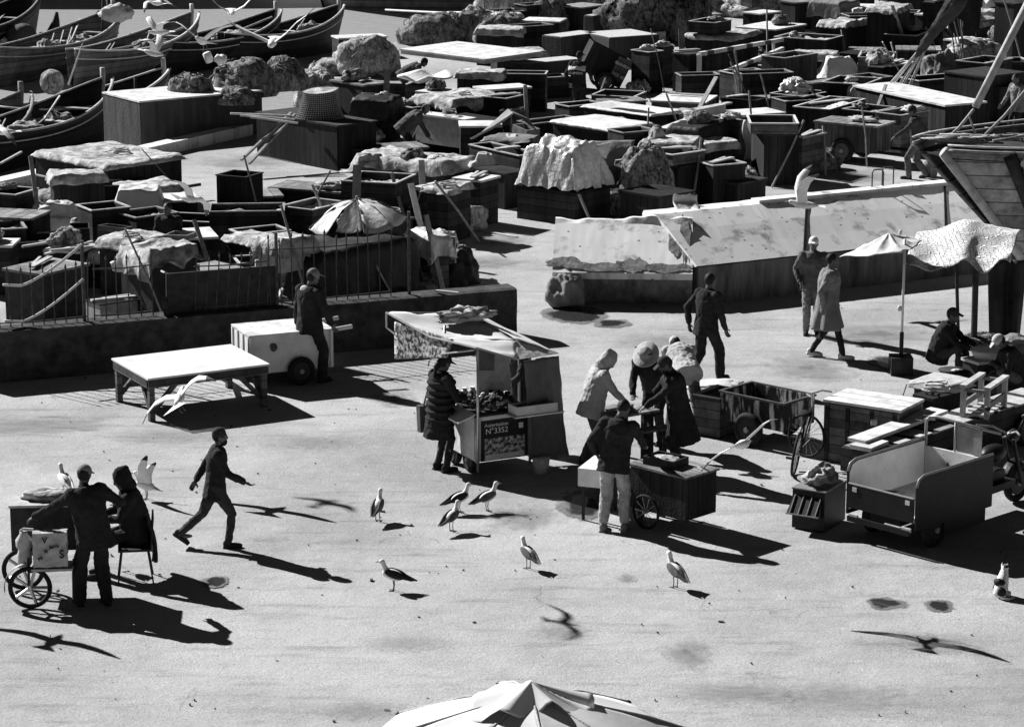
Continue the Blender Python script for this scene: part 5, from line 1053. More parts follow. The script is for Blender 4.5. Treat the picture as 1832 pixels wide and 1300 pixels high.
# posts, canopy
cor = {k: loc(p) for k, p in dict(A=PY(691, 559, yL+.35), B=PY(852, 622, yF-.12), C=PY(925, 643, yF+.25), E=PY(1000, 632, yF+.95), Dd=PY(838, 561, yL+.9), R2=PY(925, 611, yF+.75), M=PY(768, 602, yL-.4)).items()}
for nm, b in (('F', (-W/2+.0, -D/2-.05)), ('M', (W*.19, -D/2-.05)), ('L', (-W/2-.05, D/2-.1)), ('Rr', (W/2, D/2))):
    top = {'F': cor['B'].z-.05, 'M': cor['C'].z-.02, 'L': cor['M'].z+.1, 'Rr': cor['R2'].z-.1}[nm]
    mb = MB(); mb.cyl((b[0], b[1], .1), (b[0], b[1], top), .019, n=10); mb.build('post', 'steel', t, smooth=True)
def quadsheet(name, pts, m, nu=14, nv=14, amp=.03, sag=.05, seed=0, solid=.008, par=None, fr=3):
    a, b, c_, d = [Vector(p) for p in pts]; nn = (b-a).cross(d-a).normalized(); mb = MB()
    mb.grid(lambda u, v: a*(1-u)*(1-v)+b*u*(1-v)+c_*u*v+d*(1-u)*v+nn*(amp*noise.noise(Vector((u*fr, v*fr, seed)))+amp*.5*noise.noise(Vector((u*fr*3, v*fr*3, seed))))-Vector((0, 0, sag*math.sin(u*math.pi)*math.sin(v*math.pi))), nu, nv)
    return mb.build(name, m, par if par is not None else t, smooth=True, solid=solid)
quadsheet('canopy', (cor['A'], cor['M'], cor['R2'], cor['Dd']), 'canvas', amp=.03, sag=.06, seed=3)
quadsheet('canopy', (cor['M'], cor['B'], cor['C'], cor['R2']), 'canvas', amp=.02, sag=.03, seed=5)
quadsheet('canopy', (cor['Dd']+Vector((0, 0, .03)), cor['R2']+Vector((0, 0, .03)), cor['E'], cor['Dd']+(cor['E']-cor['R2'])*.5), 'canvas', amp=.02, seed=8, sag=.02)
mb = MB(); mb.add([cor['R2'], cor['E'], cor['C']+Vector((.0, 0, -.0))], [(0, 2, 1)]); mb.build('end_flap', 'white sheet', t, solid=.01)
mb = MB(); mb.tube([cor['A'], cor['A']+Vector((0, 0, -.22)), cor['A']+(cor['M']-cor['A'])*.25+Vector((0, 0, -.26))], .015, 6); mb.tube([cor['A'], cor['Dd']], .015, 6); mb.tube([cor['A'], cor['M'], cor['B'], cor['C']], .015, 6); mb.build('canopy_frame', 'steel', t)
pa, pb = loc(PY(706, 578, yL+.25)), loc(PY(852, 622, yF+.1)); 
quadsheet('hanging_picture', (loc(PY(706, 642, yL+.2)), loc(PY(800, 640, yF+.3)), loc(PY(812, 607, yF+.3)), loc(PY(706, 575, yL+.2))), 'printed fruit', amp=.005, sag=0)
mb = MB(); mb.tube([loc(PY(766, 655, yL-.1)), loc(PY(768, 645, yL-.1)), loc(PY(790, 633, yF+.4)), loc(PY(848, 626, yF))], .014, 6); mb.build('curved_rail', 'steel', t)
yS = yF+.28
quadsheet('back_sheet', (loc(PY(950, 822, yS+.1)), loc(PY(1017, 820, yS+.62)), loc(PY(998, 636, yS+.6)), loc(PY(938, 646, yS))), 'grey canvas', amp=.07, sag=0, seed=12, nu=24, nv=24, fr=2.2)
quadsheet('inner_sheet', (loc(PY(856, 704, yF+1.1)), loc(PY(916, 697, yF+1.3)), loc(PY(908, 618, yF+1.3)), loc(PY(852, 616, yF+1.1))), 'sacking', amp=.02, sag=0, seed=14)
quadsheet('inner_patch', (loc(PY(853, 663, yF+1.05)), loc(PY(884, 662, yF+1.1)), loc(PY(886, 618, yF+1.1)), loc(PY(851, 618, yF+1.05))), 'grey sheet', amp=.02, sag=0, seed=16)
for y in (-D/2+.3, D/2-.2):
    wheel(t, (-W/2+.05, y, .2), .2, .09, 'x')
cl = thing('cloth_bundle', 'rumpled cloth and cord lying on top of the stall canopy', 'cloth', Lm @ ((cor['A']+cor['Dd']*2+cor['R2'])/4+Vector((.05, -.1, .02))), rz)
mb = MB(); mb.blob((0, 0, .05), (.42, .2, .12), .5, 2.4, 7, 40, 20, True, .15); mb.build('cloth', 'dirty cloth', cl, smooth=True)
# prickly pears heaped on the counter: copies share one mesh
mb = MB(); mb.blob((0, 0, 0), (.030, .030, .045), .12, 2, 3, 10, 7, False); fr0 = mb.build('cactus_fruit', 'litter', None, smooth=True)
tag(fr0, 'dark cactus fruit heaped on the wheeled fruit stall counter', 'fruit', 'cactus fruits heaped on the stall')
frm = mb.build('spare', 'fish', None, smooth=True); me2 = frm.data; bpy.data.objects.remove(frm)
for i in range(90):
    f = fr0 if i == 0 else fr0.copy()
    if i: C.objects.link(f)
    x, y = rnd.uniform(-W/2+.05, W*.2), rnd.uniform(-D/2+.08, D/2-.06); z = .945+.10*rnd.random()*(1-abs(x/W))
    f.location = Lm @ Vector((x, y, z)); f.rotation_euler = (rnd.uniform(0, 3), rnd.uniform(0, 3), rnd.uniform(0, 3))
    if i % 6 == 5: f.data = me2
for i, (px, py) in enumerate([(812, 690), (823, 694), (834, 692), (846, 698)]):
    b = thing('jar', ['squat pale jar, first of the row at the back of the fruit stall', 'second jar of the stall row with dark contents', 'third jar of the stall row with pale lid', 'last jar of the stall row beside the post'][i], 'jar', Lm @ Vector((-W/2+.12+i*.13, D/2-.12, .922)), 0, 'jars on the fruit stall')
    mb = MB(); mb.lathe([(.045, 0), (.055, .02), (.055, .13), (.035, .16)], n=14); mb.build('glass', 'fish' if i % 2 else 'sacking', b, smooth=True); mb = MB(); mb.lathe([(.04, .16), (.04, .185)], n=12); mb.build('lid', 'white paint', b)
p = G(968, 846); b = thing('bucket', 'dull white bucket under the end of the fruit stall', 'bucket', p); mb = MB(); mb.lathe([(.10, 0), (.13, .24)], n=18); mb.build('tub', 'sacking', b, smooth=True); mb = MB(); mb.tube([(-.13, 0, .23), (0, -.1, .17), (.13, 0, .23)], .006, 6); mb.build('handle', 'steel', b)
# gutting tables
def slat_table(label, L, F, Rr, h, n=4, m='worn lid'):
    c, W, D, rz = fit(L, F, Rr, h); t = thing('gutting_table', label, 'table', c, rz, 'slatted gutting tables')
    for i in range(n):
        mb = MB(); mb.box((0, -D/2+D*(i+.5)/n, h-.02), (W, D/n*.82, .035)); mb.build('top_board', m, t)
    for sx in (-1, 1):
        mb = MB(); mb.box((sx*(W/2-.12), 0, h-.065), (.06, D*.96, .05)); mb.build('cross_piece', 'dark wood', t)
    legs4(t, W, D, h-.09, .07, 'dark wood', inset=.1); return t
slat_table('dark slatted gutting table before the straw hatted person', (1076, 738), (1092, 752), (1180, 731), .82, 3)
slat_table('lower slatted bench between the hooded person and the fish cart', (1138, 766), (1146, 776), (1204, 763), .60, 2)
slat_table('narrow plank table by the hooded person, at the far side', (1070, 728), (1080, 737), (1134, 722), .80, 1)
# fish trays behind
crate('fish_stand', 'low stand heaped with shining fish and white sheets beside the trailer', (1243, 706), (1290, 716), (1330, 697), .62, 'fill', side='mid wood', top='pale wood', fill='fish', cat='stand')
p = PY(1273, 690, G(1280, 745).y+.5); mb = MB(); mb.blob((0, 0, .03), (.5, .28, .05), .3, 2, 5, 30, 14); solo('white_sheet', mb, 'white sheet', 'white plastic sheet lying over the fish stand', 'plastic sheet', p, .3, smooth=True)
# fish cart
c, W, D, rz = fit((1128, 828), (1228, 854), (1282, 837), .84)
t = thing('fish_cart', 'dark boarded fish cart with thin spoked wheels and a scored lid', 'handcart', c, rz, 'handcarts on the open quay')
mb = MB(); mb.box((0, 0, .52), (W, D, .58)); mb.build('box', 'dark boards', t); mb = MB(); mb.box((0, 0, .825), (W+.06, D+.06, .03)); mb.build('lid', 'worn lid', t)
def spoked(t, c, r, axis='x', n=12, tm='rubber', thick=.02, name='wheel', sp=.004, rot=None):
    c = Vector(c); mb = MB(); mb.torus(c, r-.03, .010, axis, 36, 6); o = mb.build(name, 'steel', t)
    mb = MB(); mb.torus(c, r-thick, thick, axis, 36, 8); mb.build('tyre', tm, o, smooth=True)
    for i in range(n):
        a = 2*math.pi*i/n; d = Vector((0, math.cos(a), math.sin(a))) if axis == 'x' else Vector((math.cos(a), 0, math.sin(a)))
        mb = MB(); mb.cyl(c, c+d*(r-.03), sp, n=5); mb.build('spoke', 'steel', o)
    mb = MB(); ax = Vector((1, 0, 0)) if axis == 'x' else Vector((0, 1, 0)); mb.cyl(c-ax*.05, c+ax*.05, .025, n=8); mb.build('hub', 'steel', o); return o
for x in (-W/2-.06, W/2+.06): spoked(t, (x, D*.16, .24), .24, 'x', 10)
for y in (-.5, .5):
    mb = MB(); mb.box((y*W*.7, D/2-.12, .12), (.06, .06, .24)); mb.build('prop_leg', 'dark wood', t)
Lc = Matrix.Translation(c) @ Matrix.Rotation(rz, 4, 'Z')
fb = thing('fish_tray', 'dark fish tray of silvery fish on the cart lid', 'tray', Lc @ Vector((-.02, D*.12, .842)), rz+.1); mb = MB(); hollow(mb, .36, .5, 0, .11, .02); mb.build('tray', 'black wood', fb)
mb = MB(); mb.blob((0, 0, .07), (.15, .21, .04), .4, 4, 4, 26, 14, False); mb.build('fish', 'fish', fb, smooth=True)
for i, (x, y, a) in enumerate(((.1, -.3, .5), (.16, -.42, .35), (-.1, .36, .9))):
    mb = MB(); mb.add([(-.16, -.012, 0), (.05, -.02, 0), (.14, .012, 0), (.05, .016, 0), (-.16, .012, 0)], [(0, 1, 2, 3, 4)]); solo('knife', mb, 'black metal' if i else 'steel', ['bright knife beside the fish tray', 'dark long knife lying on the scored lid of the fish cart', 'second dark knife near the fish cart edge'][i], 'knife', Lc @ Vector((x, y, .845)), rz+a+.8, solid=.006)
# white foam basin at the jeans wearer
c, W, D, rz = fit((1064, 812), (1030, 838), (1082, 843), .74); W, D = W*.92, D*.92
t = thing('white_basin', 'big white basin on a stand, its near corner cut open, at the fish cart', 'basin', c, rz)
mb = MB(); mb.box((0, 0, .725), (W, D, .03)); mb.box((-W/2+.02, 0, .60), (.04, D, .22)); mb.box((0, -D/2+.02, .60), (W-.08, .04, .22)); mb.box((0, D/2-.02, .60), (W-.08, .04, .22)); mb.build('tub', 'white paint', t)
legs4(t, W, D, .49, .035, 'black metal', inset=.06)
# trailer cart
c, W, D, rz = fit((1288, 701), (1393, 715), (1458, 706), .72)
t = thing('trailer_cart', 'open steel trailer cart with peeling paint and fat tyres', 'handcart', c, rz, 'handcarts on the open quay')
mb = MB(); hollow(mb, W, D, .30, .72, .03); mb.build('box', mat('peeling paint', .03, .62, 9, .7, .4, 30, thr=(.50, .60), streak=True), t)
mb = MB(); mb.box((0, -D/2, .725), (W+.03, .045, .03)); mb.box((0, D/2, .725), (W+.03, .045, .03)); mb.box((-W/2, 0, .724), (.045, D-.05, .03)); mb.box((W/2, 0, .724), (.045, D-.05, .03)); mb.build('rim', 'rust', t)
for x in (-W/2-.09, W/2+.09): wheel(t, (x, -D*.02, .26), .26, .12, 'x', 'black metal')
mb = MB(); mb.bar((0, D/2, .34), (0, D/2+.9, .36), .05, .05); mb.build('draw_bar', 'rust', t)
mb = MB(); mb.box((W*.1, D*.1, .36), (W*.5, D*.4, .06)); mb.build('loose_board', 'white lid', t)
# planked locker
c, W, D, rz = fit((1475, 714), (1604, 731), (1651, 712), .92)
t = thing('planked_locker', 'large locker of grey horizontal planks with a pale three board lid', 'locker', c, rz)
mb = MB(); mb.box((0, 0, .43), (W, D, .86)); mb.build('box', mat('grey planks', .07, .17, 6, .8, .4, 30, planks=.13, pdir='h'), t)
for i in range(3):
    mb = MB(); mb.box((-W/2+W*(i+.5)/3, 0, .895), (W/3-.012, D+.05, .04)); mb.build('lid_board', 'white lid', t)
for k in (-.9, -.3, .35, .9):
    mb = MB(); mb.box((-W/2-.012, D/2*k, .43), (.02, .06, .85)); mb.build('batten', 'dark wood', t)
mb = MB(); mb.box((W/2+.012, 0, .82), (.02, D, .06)); mb.build('batten', 'dark wood', t)
# bicycle
p = G(1419, 851); q = G(1441, 816); d = (q-p); d.z = 0; yaw = math.atan2(d.x, d.y)
t = thing('bicycle', 'old bicycle with front wheel turned, leaning by the planked locker', 'bicycle', p, -yaw); t.rotation_euler[1] = R(7)
wb = d.length*.95
spoked(t, (0, 0, .33), .33, 'x', 18, name='rear_wheel')
fk = thing('turned_fork', None, None); fk.parent = t; fk.location = (0, wb, 0); fk.rotation_euler = (0, 0, R(64))
spoked(fk, (0, 0.03, .33), .33, 'x', 18, name='front_wheel')
mb = MB(); mb.tube([(-.05, .03, .33), (-.04, .02, .68), (0, 0, .74), (.04, .02, .68), (.05, .03, .33)], .013, 8); mb.build('fork', 'black metal', fk); mb = MB(); mb.tube([(-.27, -.12, 1.0), (-.2, 0, 1.0), (0, .04, .97), (.2, 0, 1.0), (.27, -.12, 1.0)], .013, 8); mb.build('handlebar', 'steel', fk); mb = MB(); mb.cyl((0, 0, .7), (0, .03, .97), .016, n=8); mb.build('stem', 'steel', fk)
mb = MB(); st, bb, hd = Vector((0, .36, .80)), Vector((0, .44, .29)), Vector((0, wb-.06, .74))
for a, b, r in ((st, bb, .017), (bb, hd, .02), (st-Vector((0, 0, .06)), hd+Vector((0, 0, .04)), .017)): mb.cyl(a, b, r, n=8)
for s in (-.05, .05): mb.cyl(bb, (s, 0, .33), .010, n=6); mb.cyl(st-Vector((0, 0, .04)), (s, 0, .33), .010, n=6)
mb.build('frame', 'black metal', t)
mb = MB(); mb.blob((0, .31, .86), (.09, .14, .04), .15, 1.2, 2, 18, 10, False); mb.build('saddle', 'rubber', t, smooth=True); mb = MB(); mb.cyl(st, (0, .33, .85), .013, n=8); mb.build('seat_post', 'steel', t)
mb = MB(); mb.torus(bb, .09, .008, 'x', 20, 6); mb.cyl(bb+Vector((-.1, -.1, -.14)), bb+Vector((.1, .1, .14)), .010, n=6); mb.box(bb+Vector((-.14, -.1, -.14)), (.09, .07, .02)); mb.box(bb+Vector((.14, .1, .14)), (.09, .07, .02)); mb.build('pedals', 'black metal', t)
# three wheeled cargo motorcycle
c, W, D, rz = fit((1517, 824), (1640, 851), (1777, 812), 1.06)
t = thing('cargo_tricycle', 'three wheeled cargo motorcycle with pale dented load bed', 'motor tricycle', c, rz)
PM = mat('dark enamel', .006, .014, 4, .45, .1, 20, spec=.2)
def bedside(name, y, hz):
    pts = [(-W/2, .34), (W/2, .34), (W/2, 1.06), (-W/2+.16, 1.06), (-W/2+.05, 1.02), (-W/2, .92)]; mb = MB(); k = len(pts)
    for dy in (-.014, .014): mb.v += [Vector((x, y+dy, z)) for x, z in pts]
    mb.f += [list(range(k)), list(range(2*k-1, k-1, -1))]+[[i, i+k, (i+1) % k+k, (i+1) % k] for i in range(k)]; mb.mi += [0]*(k+2)
    o = mb.build(name, PM, t); s = 1 if y < 0 else -1
    mb = MB(); k0 = [(x+(.02 if x < 0 else -.02), y+s*.019, z-(.02 if z > .9 else 0)+(.06 if z < .5 else 0)) for x, z in pts]; mb.add(k0, [list(range(k))]); mb.build('inner_lining', 'white paint', o, solid=.004)
    mb = MB(); mb.tube([(x, y, z) for x, z in pts[2:]], .018, 8); mb.build('top_rail', 'grey metal', o, smooth=True)
bedside('side_panel', -D/2, 1); bedside('side_panel', D/2, 1)
mb = MB(); mb.box((0, 0, .47), (W, D-.04, .04)); mb.build('bed_floor', 'white paint', t)
mb = MB(); mb.box((-W/2-.005, 0, .60), (.03, D-.06, .32)); tg = mb.build('tailgate', PM, t); mb = MB(); mb.cyl((-W/2-.005, -D/2+.03, .765), (-W/2-.005, D/2-.03, .765), .016, n=8); mb.build('top_rail', 'grey metal', tg); mb = MB(); mb.box((-W/2+.014, 0, .62), (.006, D-.1, .26)); mb.build('inner_lining', 'white paint', tg)
for y in (-D/2+.12, D/2-.14):
    mb = MB(); mb.box((-W/2-.024, y, .70), (.01, .07, .06)); mb.build('reflector', 'glass lens', tg); mb = MB(); mb.box((-W/2-.03, y, .34), (.03, .14, .05)); mb.build('tail_lamp', 'glass lens', t)
mb = MB(); mb.box((W/2-.01, 0, .72), (.03, D-.06, .5)); mb.build('front_board', 'white paint', t)
mb = MB(); mb.tube([(W/2, D/2-.02, .9), (W/2, D/2-.02, 1.30), (W/2, D/2-.08, 1.38), (W/2, D/2-.2, 1.40), (W/2+.02, -D/2+.25, 1.36), (W/2+.3, -D/2+.1, 1.26)], .022, 8); mb.cyl((W/2, .06, .9), (W/2, .06, 1.38), .016, n=8); mb.build('head_frame', 'grey metal', t, smooth=True)
mb = MB(); mb.box((W/2+.02, -.16, 1.16), (.02, .40, .36)); mb.build('backrest_plate', 'grey metal', t)
mb = MB(); mb.bar((-W/2+.1, 0, .36), (W/2+1.0, 0, .40), .5, .10); mb.build('chassis', 'black metal', t)
for y in (-D/2+.02, D/2-.02):
    mb = MB(); mb.box((W*.16, y, .24), (W*.55, .02, .19)); mb.build('side_skirt', PM, t)
mb = MB(); mb.box((-W/2-.04, 0, .30), (.05, D*.9, .07)); mb.build('bumper', PM, t)
for y in (-D/2+.08, D/2-.08): wheel(t, (-W/2+.50, y, .24), .24, .13, 'y', 'black metal')
mb = MB(); mb.blob((W/2+.34, 0, .74), (.26, .15, .07), .1, 1, 3, 22, 12, False); mb.build('saddle', 'rubber', t, smooth=True)
mb = MB(); mb.blob((W/2+.80, 0, .80), (.24, .15, .13), .08, 1, 5, 22, 12, False); mb.build('fuel_tank', PM, t, smooth=True)
mb = MB(); mb.box((W/2+.7, 0, .46), (.42, .26, .26)); mb.build('engine', 'black metal', t)
wheel(t, (W/2+1.38, 0, .28), .28, .10, 'y', 'black metal', name='front_wheel')
mb = MB(); mb.tube([(W/2+1.15, -.08, .95), (W/2+1.38, -.08, .28)], .026, 8); mb.tube([(W/2+1.15, .08, .95), (W/2+1.38, .08, .28)], .026, 8); mb.build('fork', 'black metal', t); mb = MB(); mb.tube([(W/2+.88, -.36, 1.12), (W/2+1.05, -.2, 1.10), (W/2+1.12, 0, 1.02), (W/2+1.05, .2, 1.10), (W/2+.88, .36, 1.12)], .015, 8); hbar = mb.build('handlebar', 'steel', t)
for s in (-1, 1):
    mb = MB(); mb.cyl((W/2+1.02, s*.22, 1.1), (W/2+1.06, s*.30, 1.30), .007, n=6); mb.blob((W/2+1.06, s*.31, 1.33), (.02, .055, .035), 0, 1, 1, 14, 8, False); mb.build('mirror', 'black metal', hbar, smooth=True)
mb = MB(); mb.cyl((W/2+1.16, 0, .98), (W/2+1.28, 0, .97), .06, .095, 18); hl_ = mb.build('headlight', 'black metal', t, smooth=True); mb = MB(); mb.cyl((W/2+1.281, 0, .97), (W/2+1.288, 0, .97), .088, .088, 18); mb.build('lens', 'glass lens', hl_)
mb = MB(); mb.grid(lambda u, v: (W/2+1.38+.32*math.cos(u*2.2+.5), (v-.5)*.15, .28+.33*math.sin(u*2.2+.5)), 14, 3); mb.build('mudguard', PM, t, smooth=True, solid=.01)
Lt = Matrix.Translation(c) @ Matrix.Rotation(rz, 4, 'Z')
bx = thing('small_box', 'small dark box lying inside the tricycle load bed', 'box', Lt @ Vector((-W/2+.22, -.02, .492)), rz+.5); mb = MB(); mb.box((0, 0, .09), (.32, .26, .18)); mb.build('carton', 'grey sheet', bx); mb = MB(); mb.box((0, 0, .185), (.33, .27, .012)); mb.build('flap', 'dark sheet', bx)
mb = MB(); rs = random.Random(4)
for k in range(24): mb.tube([(0, 0, .22), (rs.uniform(-.05, .05), rs.uniform(-.05, .05), .14), (rs.uniform(-.09, .09), rs.uniform(-.09, .09), 0)], .006, 4)
solo('rag_mop', mb, 'dark cloth', 'dark bunch of strands hanging inside the load bed front', 'mop', Lt @ Vector((W/2-.12, .08, .62)), 0)
# bait locker with spout, bag on it
c, W, D, rz = fit((1418, 873), (1475, 881), (1514, 860), .56)
t = thing('chute_box', 'dark metal box with a ribbed chute at one end behind the tricycle', 'box', c, rz)
mb = MB(); mb.box((0, 0, .29), (W, D, .54)); mb.build('box', 'black metal', t); mb = MB(); mb.box((0, 0, .568), (W+.02, D+.02, .016)); mb.build('lid', 'grey metal', t)
a = -1 if W > D else 0
mb = MB(); mb.add([(-W/2-.01, D/2-.03, .48), (-W/2-.01, -D/2+.04, .48), (-W/2-.20, -D/2+.0, .26), (-W/2-.20, D/2+.0, .26), (-W/2-.01, D/2-.03, .20), (-W/2-.01, -D/2+.04, .20)], [(0, 1, 2, 3), (3, 2, 5, 4), (0, 3, 4), (1, 5, 2)]); ch = mb.build('chute', 'black metal', t)
for k in range(4):
    y = -D/2+.05+(D-.1)*k/3; mb = MB(); mb.bar((-W/2-.015, y, .488), (-W/2-.208, y, .266), .012, .012); mb.build('rib', 'steel', ch)
mb = MB(); mb.bar((-W/2-.205, -D/2, .268), (-W/2-.205, D/2, .268), .016, .016); mb.build('lip', 'steel', ch)
bg_ = PY(1466, 870, c.y+.02); mb = MB(); mb.blob((0, 0, .10), (.27, .20, .15), .45, 2.3, 5, 44, 22, True, .12); solo('crumpled_bag', mb, 'dirty cloth', 'crumpled pale bag tied shut on the dark chute box', 'bag', (bg_.x, c.y, .58), rz, smooth=True)
# long flat cart with planks and slatted frame
c, W, D, rz = fit((1512, 800), (1560, 818), (1880, 702), .62)
t = thing('flat_cart', 'long dark flat cart strewn with pale planks behind the tricycle', 'handcart', c, rz, 'handcarts on the open quay')
mb = MB(); mb.box((0, 0, .44), (W, D, .34)); mb.build('bed', 'dark wood', t)
for i in range(9):
    mb = MB(); x = -W/2+W*(i+.5)/9; mb.box((x, 0, .622), (W/9*rnd.uniform(.55, .9), D*rnd.uniform(.9, 1.06), .022)); mb.build('deck_board', 'pale wood' if i % 3 else 'plain wood', t)
for x in (-W*.36, W*.3):
    for y in (-D/2-.08, D/2+.08): wheel(t, (x, y, .24), .24, .1, 'y')
mb = MB(); mb.grid(lambda u, v: (-W*.36+.31*math.cos(u*2.6+.25), D/2+.02+v*.16, .24+.31*math.sin(u*2.6+.25)), 16, 3); mb.build('mudguard', 'plain wood', t, smooth=True, solid=.02)
Lf = Matrix.Translation(c) @ Matrix.Rotation(rz, 4, 'Z')
a, b = Lf @ Vector((-W*.47, .12, .70)), Lf @ Vector((-W*.02, .16, .74)); mb = MB(); mb.bar((0, 0, 0), b-a, .30, .05); solo('thick_plank', mb, 'white lid', 'long thick pale plank lying along the flat cart', 'plank', a)
a, b = Lf @ Vector((-W*.5, -.05, .65)), Lf @ Vector((-W*.40, -.02, .66)); mb = MB(); mb.bar((0, 0, 0), b-a, .34, .06); solo('short_plank', mb, 'white lid', 'short pale plank end jutting from the flat cart', 'plank', a)
c2, W2, D2, rz2 = fit((1756, 671), (1724, 692), (1767, 697), 1.08)
t = thing('slatted_crate', 'open wooden crate frame standing on the flat cart', 'crate', Vector((c2.x, c2.y, .64)), rz2); h2 = .44
for sx in (-1, 1):
    for sy in (-1, 1):
        mb = MB(); mb.box((sx*W2/2, sy*D2/2, h2/2), (.07, .07, h2)); mb.build('post', 'pale wood', t)
    mb = MB(); mb.box((sx*W2/2, 0, h2+.02), (.10, D2+.08, .04)); mb.build('rail', 'pale wood', t); mb = MB(); mb.box((sx*W2/2, 0, h2*.4), (.03, D2-.07, .09)); mb.build('rail', 'plain wood', t)
for sy in (-1, 1):
    mb = MB(); mb.box((0, sy*D2/2, h2-.04), (W2-.08, .03, .05)); mb.build('rail', 'plain wood', t)
for k in range(4):
    mb = MB(); mb.box((0, -D2/2+D2*(k+.5)/4, .03), (W2, D2/4*.6, .03)); mb.build('slat', 'pale wood', t)
crate('sack_table', 'low table under ragged sacking beside the squatting person', (1636, 684), (1692, 694), (1732, 684), .6, 'liddrape', side='black wood', cover='sacking', over=.12, amp=.03, cat='table')
crate('tap_locker', 'dark locker with pale hook marks behind the planked locker', (1640, 706), (1662, 722), (1716, 697), .72, side='dark boards', top='dark wood', cat='locker')
crate('fish_slab', 'low dark table edge carrying the white basin under the parasol', (1724, 640), (1745, 652), (1812, 638), .5, side='black wood', top='white lid', cat='table')
p = G(1765, 640, .5); b = thing('washing_basin', 'oval white plastic basin on the low table under the parasol', 'basin', p, .1); mb = MB(); mb.lathe([(.20, 0), (.27, .14), (.29, .15), (.25, .14), (.18, .02), (.01, .02)], n=24, cap=False); mb.build('bowl', 'white paint', b, smooth=True)
p = G(1706, 680, .15); b = thing('shallow_basket', 'dark shallow basket with a white cloth beside the squatting person', 'basket', p); mb = MB(); mb.lathe([(.16, 0), (.24, .16), (.26, .17), (.22, .15), (.1, .05), (.01, .05)], n=22, cap=False); mb.build('bowl', 'black wood', b, smooth=True); mb = MB(); mb.blob((.04, 0, .14), (.1, .07, .05), .4, 3, 2, 20, 10, False); mb.build('cloth', 'white sheet', b, smooth=True)
p = G(1738, 678); b = thing('wooden_tub', 'staved grey tub between the basket and the fish slab', 'tub', p); mb = MB(); mb.lathe([(.16, 0), (.19, .30), (.17, .30), (.15, .05), (.01, .05)], n=20, cap=False); mb.build('staves', 'mid boards', b)
# parasols over the fish sellers
y1 = G(1611, 668).y
t = thing('pole_parasol', 'pale sagging parasol on a white pole set in a dark box', 'parasol', G(1611, 668)); o_ = G(1611, 668)
H1 = PY(1611, 428, y1).z; mb = MB(); mb.cyl((0, 0, .1), (0, 0, .7), .035, n=10); mb.build('sleeve', 'black metal', t); mb = MB(); mb.cyl((0, 0, .6), (0, 0, H1), .022, n=10); mb.build('pole', 'white paint', t, smooth=True); mb = MB(); mb.blob((-.05, 0, 1.1), (.04, .03, .05), 0, 1, 1, 12, 8, False); mb.build('crank', 'white paint', t)
mb = MB(); mb.box((0, 0, .15), (.36, .36, .30)); mb.build('weight_box', 'black wood', t)
def canopy(t, o_, ctr, rimpts, m, seed, drop=.1, name='canopy', nseg=8):
    """ctr and rimpts: world points; a sagging sheet from apex to rim"""
    ctr = Vector(ctr)-o_; rp = [Vector(p)-o_ for p in rimpts]; n = len(rp); mb = MB()
    def fn(u, v):
        k = u*n; i = int(k) % n; f = k-int(k); r = rp[i]*(1-f)+rp[(i+1) % n]*f
        p = ctr*(1-v)+r*v; return p+Vector((0, 0, -drop*math.sin(v*math.pi)*abs(math.sin(f*math.pi))+.05*v*noise.noise(Vector((p.x*2.6, p.y*2.6, seed)))+.02*noise.noise(Vector((p.x*8, p.y*8, seed)))))
    mb.grid(fn, n*nseg, 14); return mb.build(name, m, t, smooth=True, solid=.008)
canopy(t, o_, PY(1590, 417, y1+.25), [PY(1502, 462, y1-.1), PY(1560, 456, y1-.55), PY(1612, 452, y1-.5), PY(1640, 440, y1), PY(1650, 430, y1+.6), PY(1600, 428, y1+1.0), PY(1545, 440, y1+.7)], 'canvas', 4, .04)
mb = MB(); mb.blob(PY(1611, 416, y1)-o_, (.03, .03, .05), 0, 1, 1, 10, 8, False); mb.build('finial', 'white paint', t)
y2 = G(1742, 625).y
t = thing('net_awning', 'wide pale awning under spread netting on dark posts', 'awning', G(1742, 625)); o_ = G(1742, 625)
aw = [PY(1618, 468, y2-1.5)-o_, PY(1808, 466, y2-1.3)-o_, PY(1826, 410, y2+.9)-o_, PY(1640, 424, y2+.7)-o_]
def awn(u, v):
    p = aw[0]*(1-u)*(1-v)+aw[1]*u*(1-v)+aw[2]*u*v+aw[3]*(1-u)*v; q = Vector((u*3, v*2.2, 6))
    z = .26*math.exp(-((u-.48)**2*9+(v-.75)**2*5))-.10*math.sin(u*math.pi*2)**2*(1-v)+.05*noise.noise(q)+.045*(1-2.4*abs(noise.noise(q*.7+Vector((4, 0, 0)))))+.012*(1-2.4*abs(noise.noise(q*2.4)))
    ed = (.08*noise.noise(Vector((u*7, 0, 3)))*(1-v)); return p+Vector((0, -ed*2, z-(.10*max(0, .12-v)*8)*(.6+noise.noise(Vector((u*6, 1, 2))))))
mb = MB(); mb.grid(awn, 56, 34); mb.build('canopy', 'netted canvas', t, smooth=True, solid=.008)
for i, (px, pyb, pyt) in enumerate(((1742, 622, 440), (1715, 620, 440))):
    b = G(px, pyb); mb = MB(); tp = PY(px+(5 if i == 0 else -5), pyt, b.y-.2); mb.tube([b-o_, tp-o_], .055 if i == 0 else .03, 8); mb.build('post', 'black wood', t)
c = G(1797, 600); mb = MB(); mb.grid(lambda u, v: ((u-.5)*.62*(.85+.25*v), .05*math.sin(u*14)+.12*noise.noise(Vector((u*3, v*2, 1))), v*1.35), 24, 14)
solo('hung_tarpaulin', mb, 'dark sheet', 'black tarpaulin hanging straight down behind the awning posts', 'tarpaulin', c, -.1, smooth=True, solid=.02)
heap('dark_rag_heap', 'low dark heap of rope and rags at the foot of the awning post', 1765, 628, .9, .22, m='tangle', cat='rags', group=GB, seed=140)
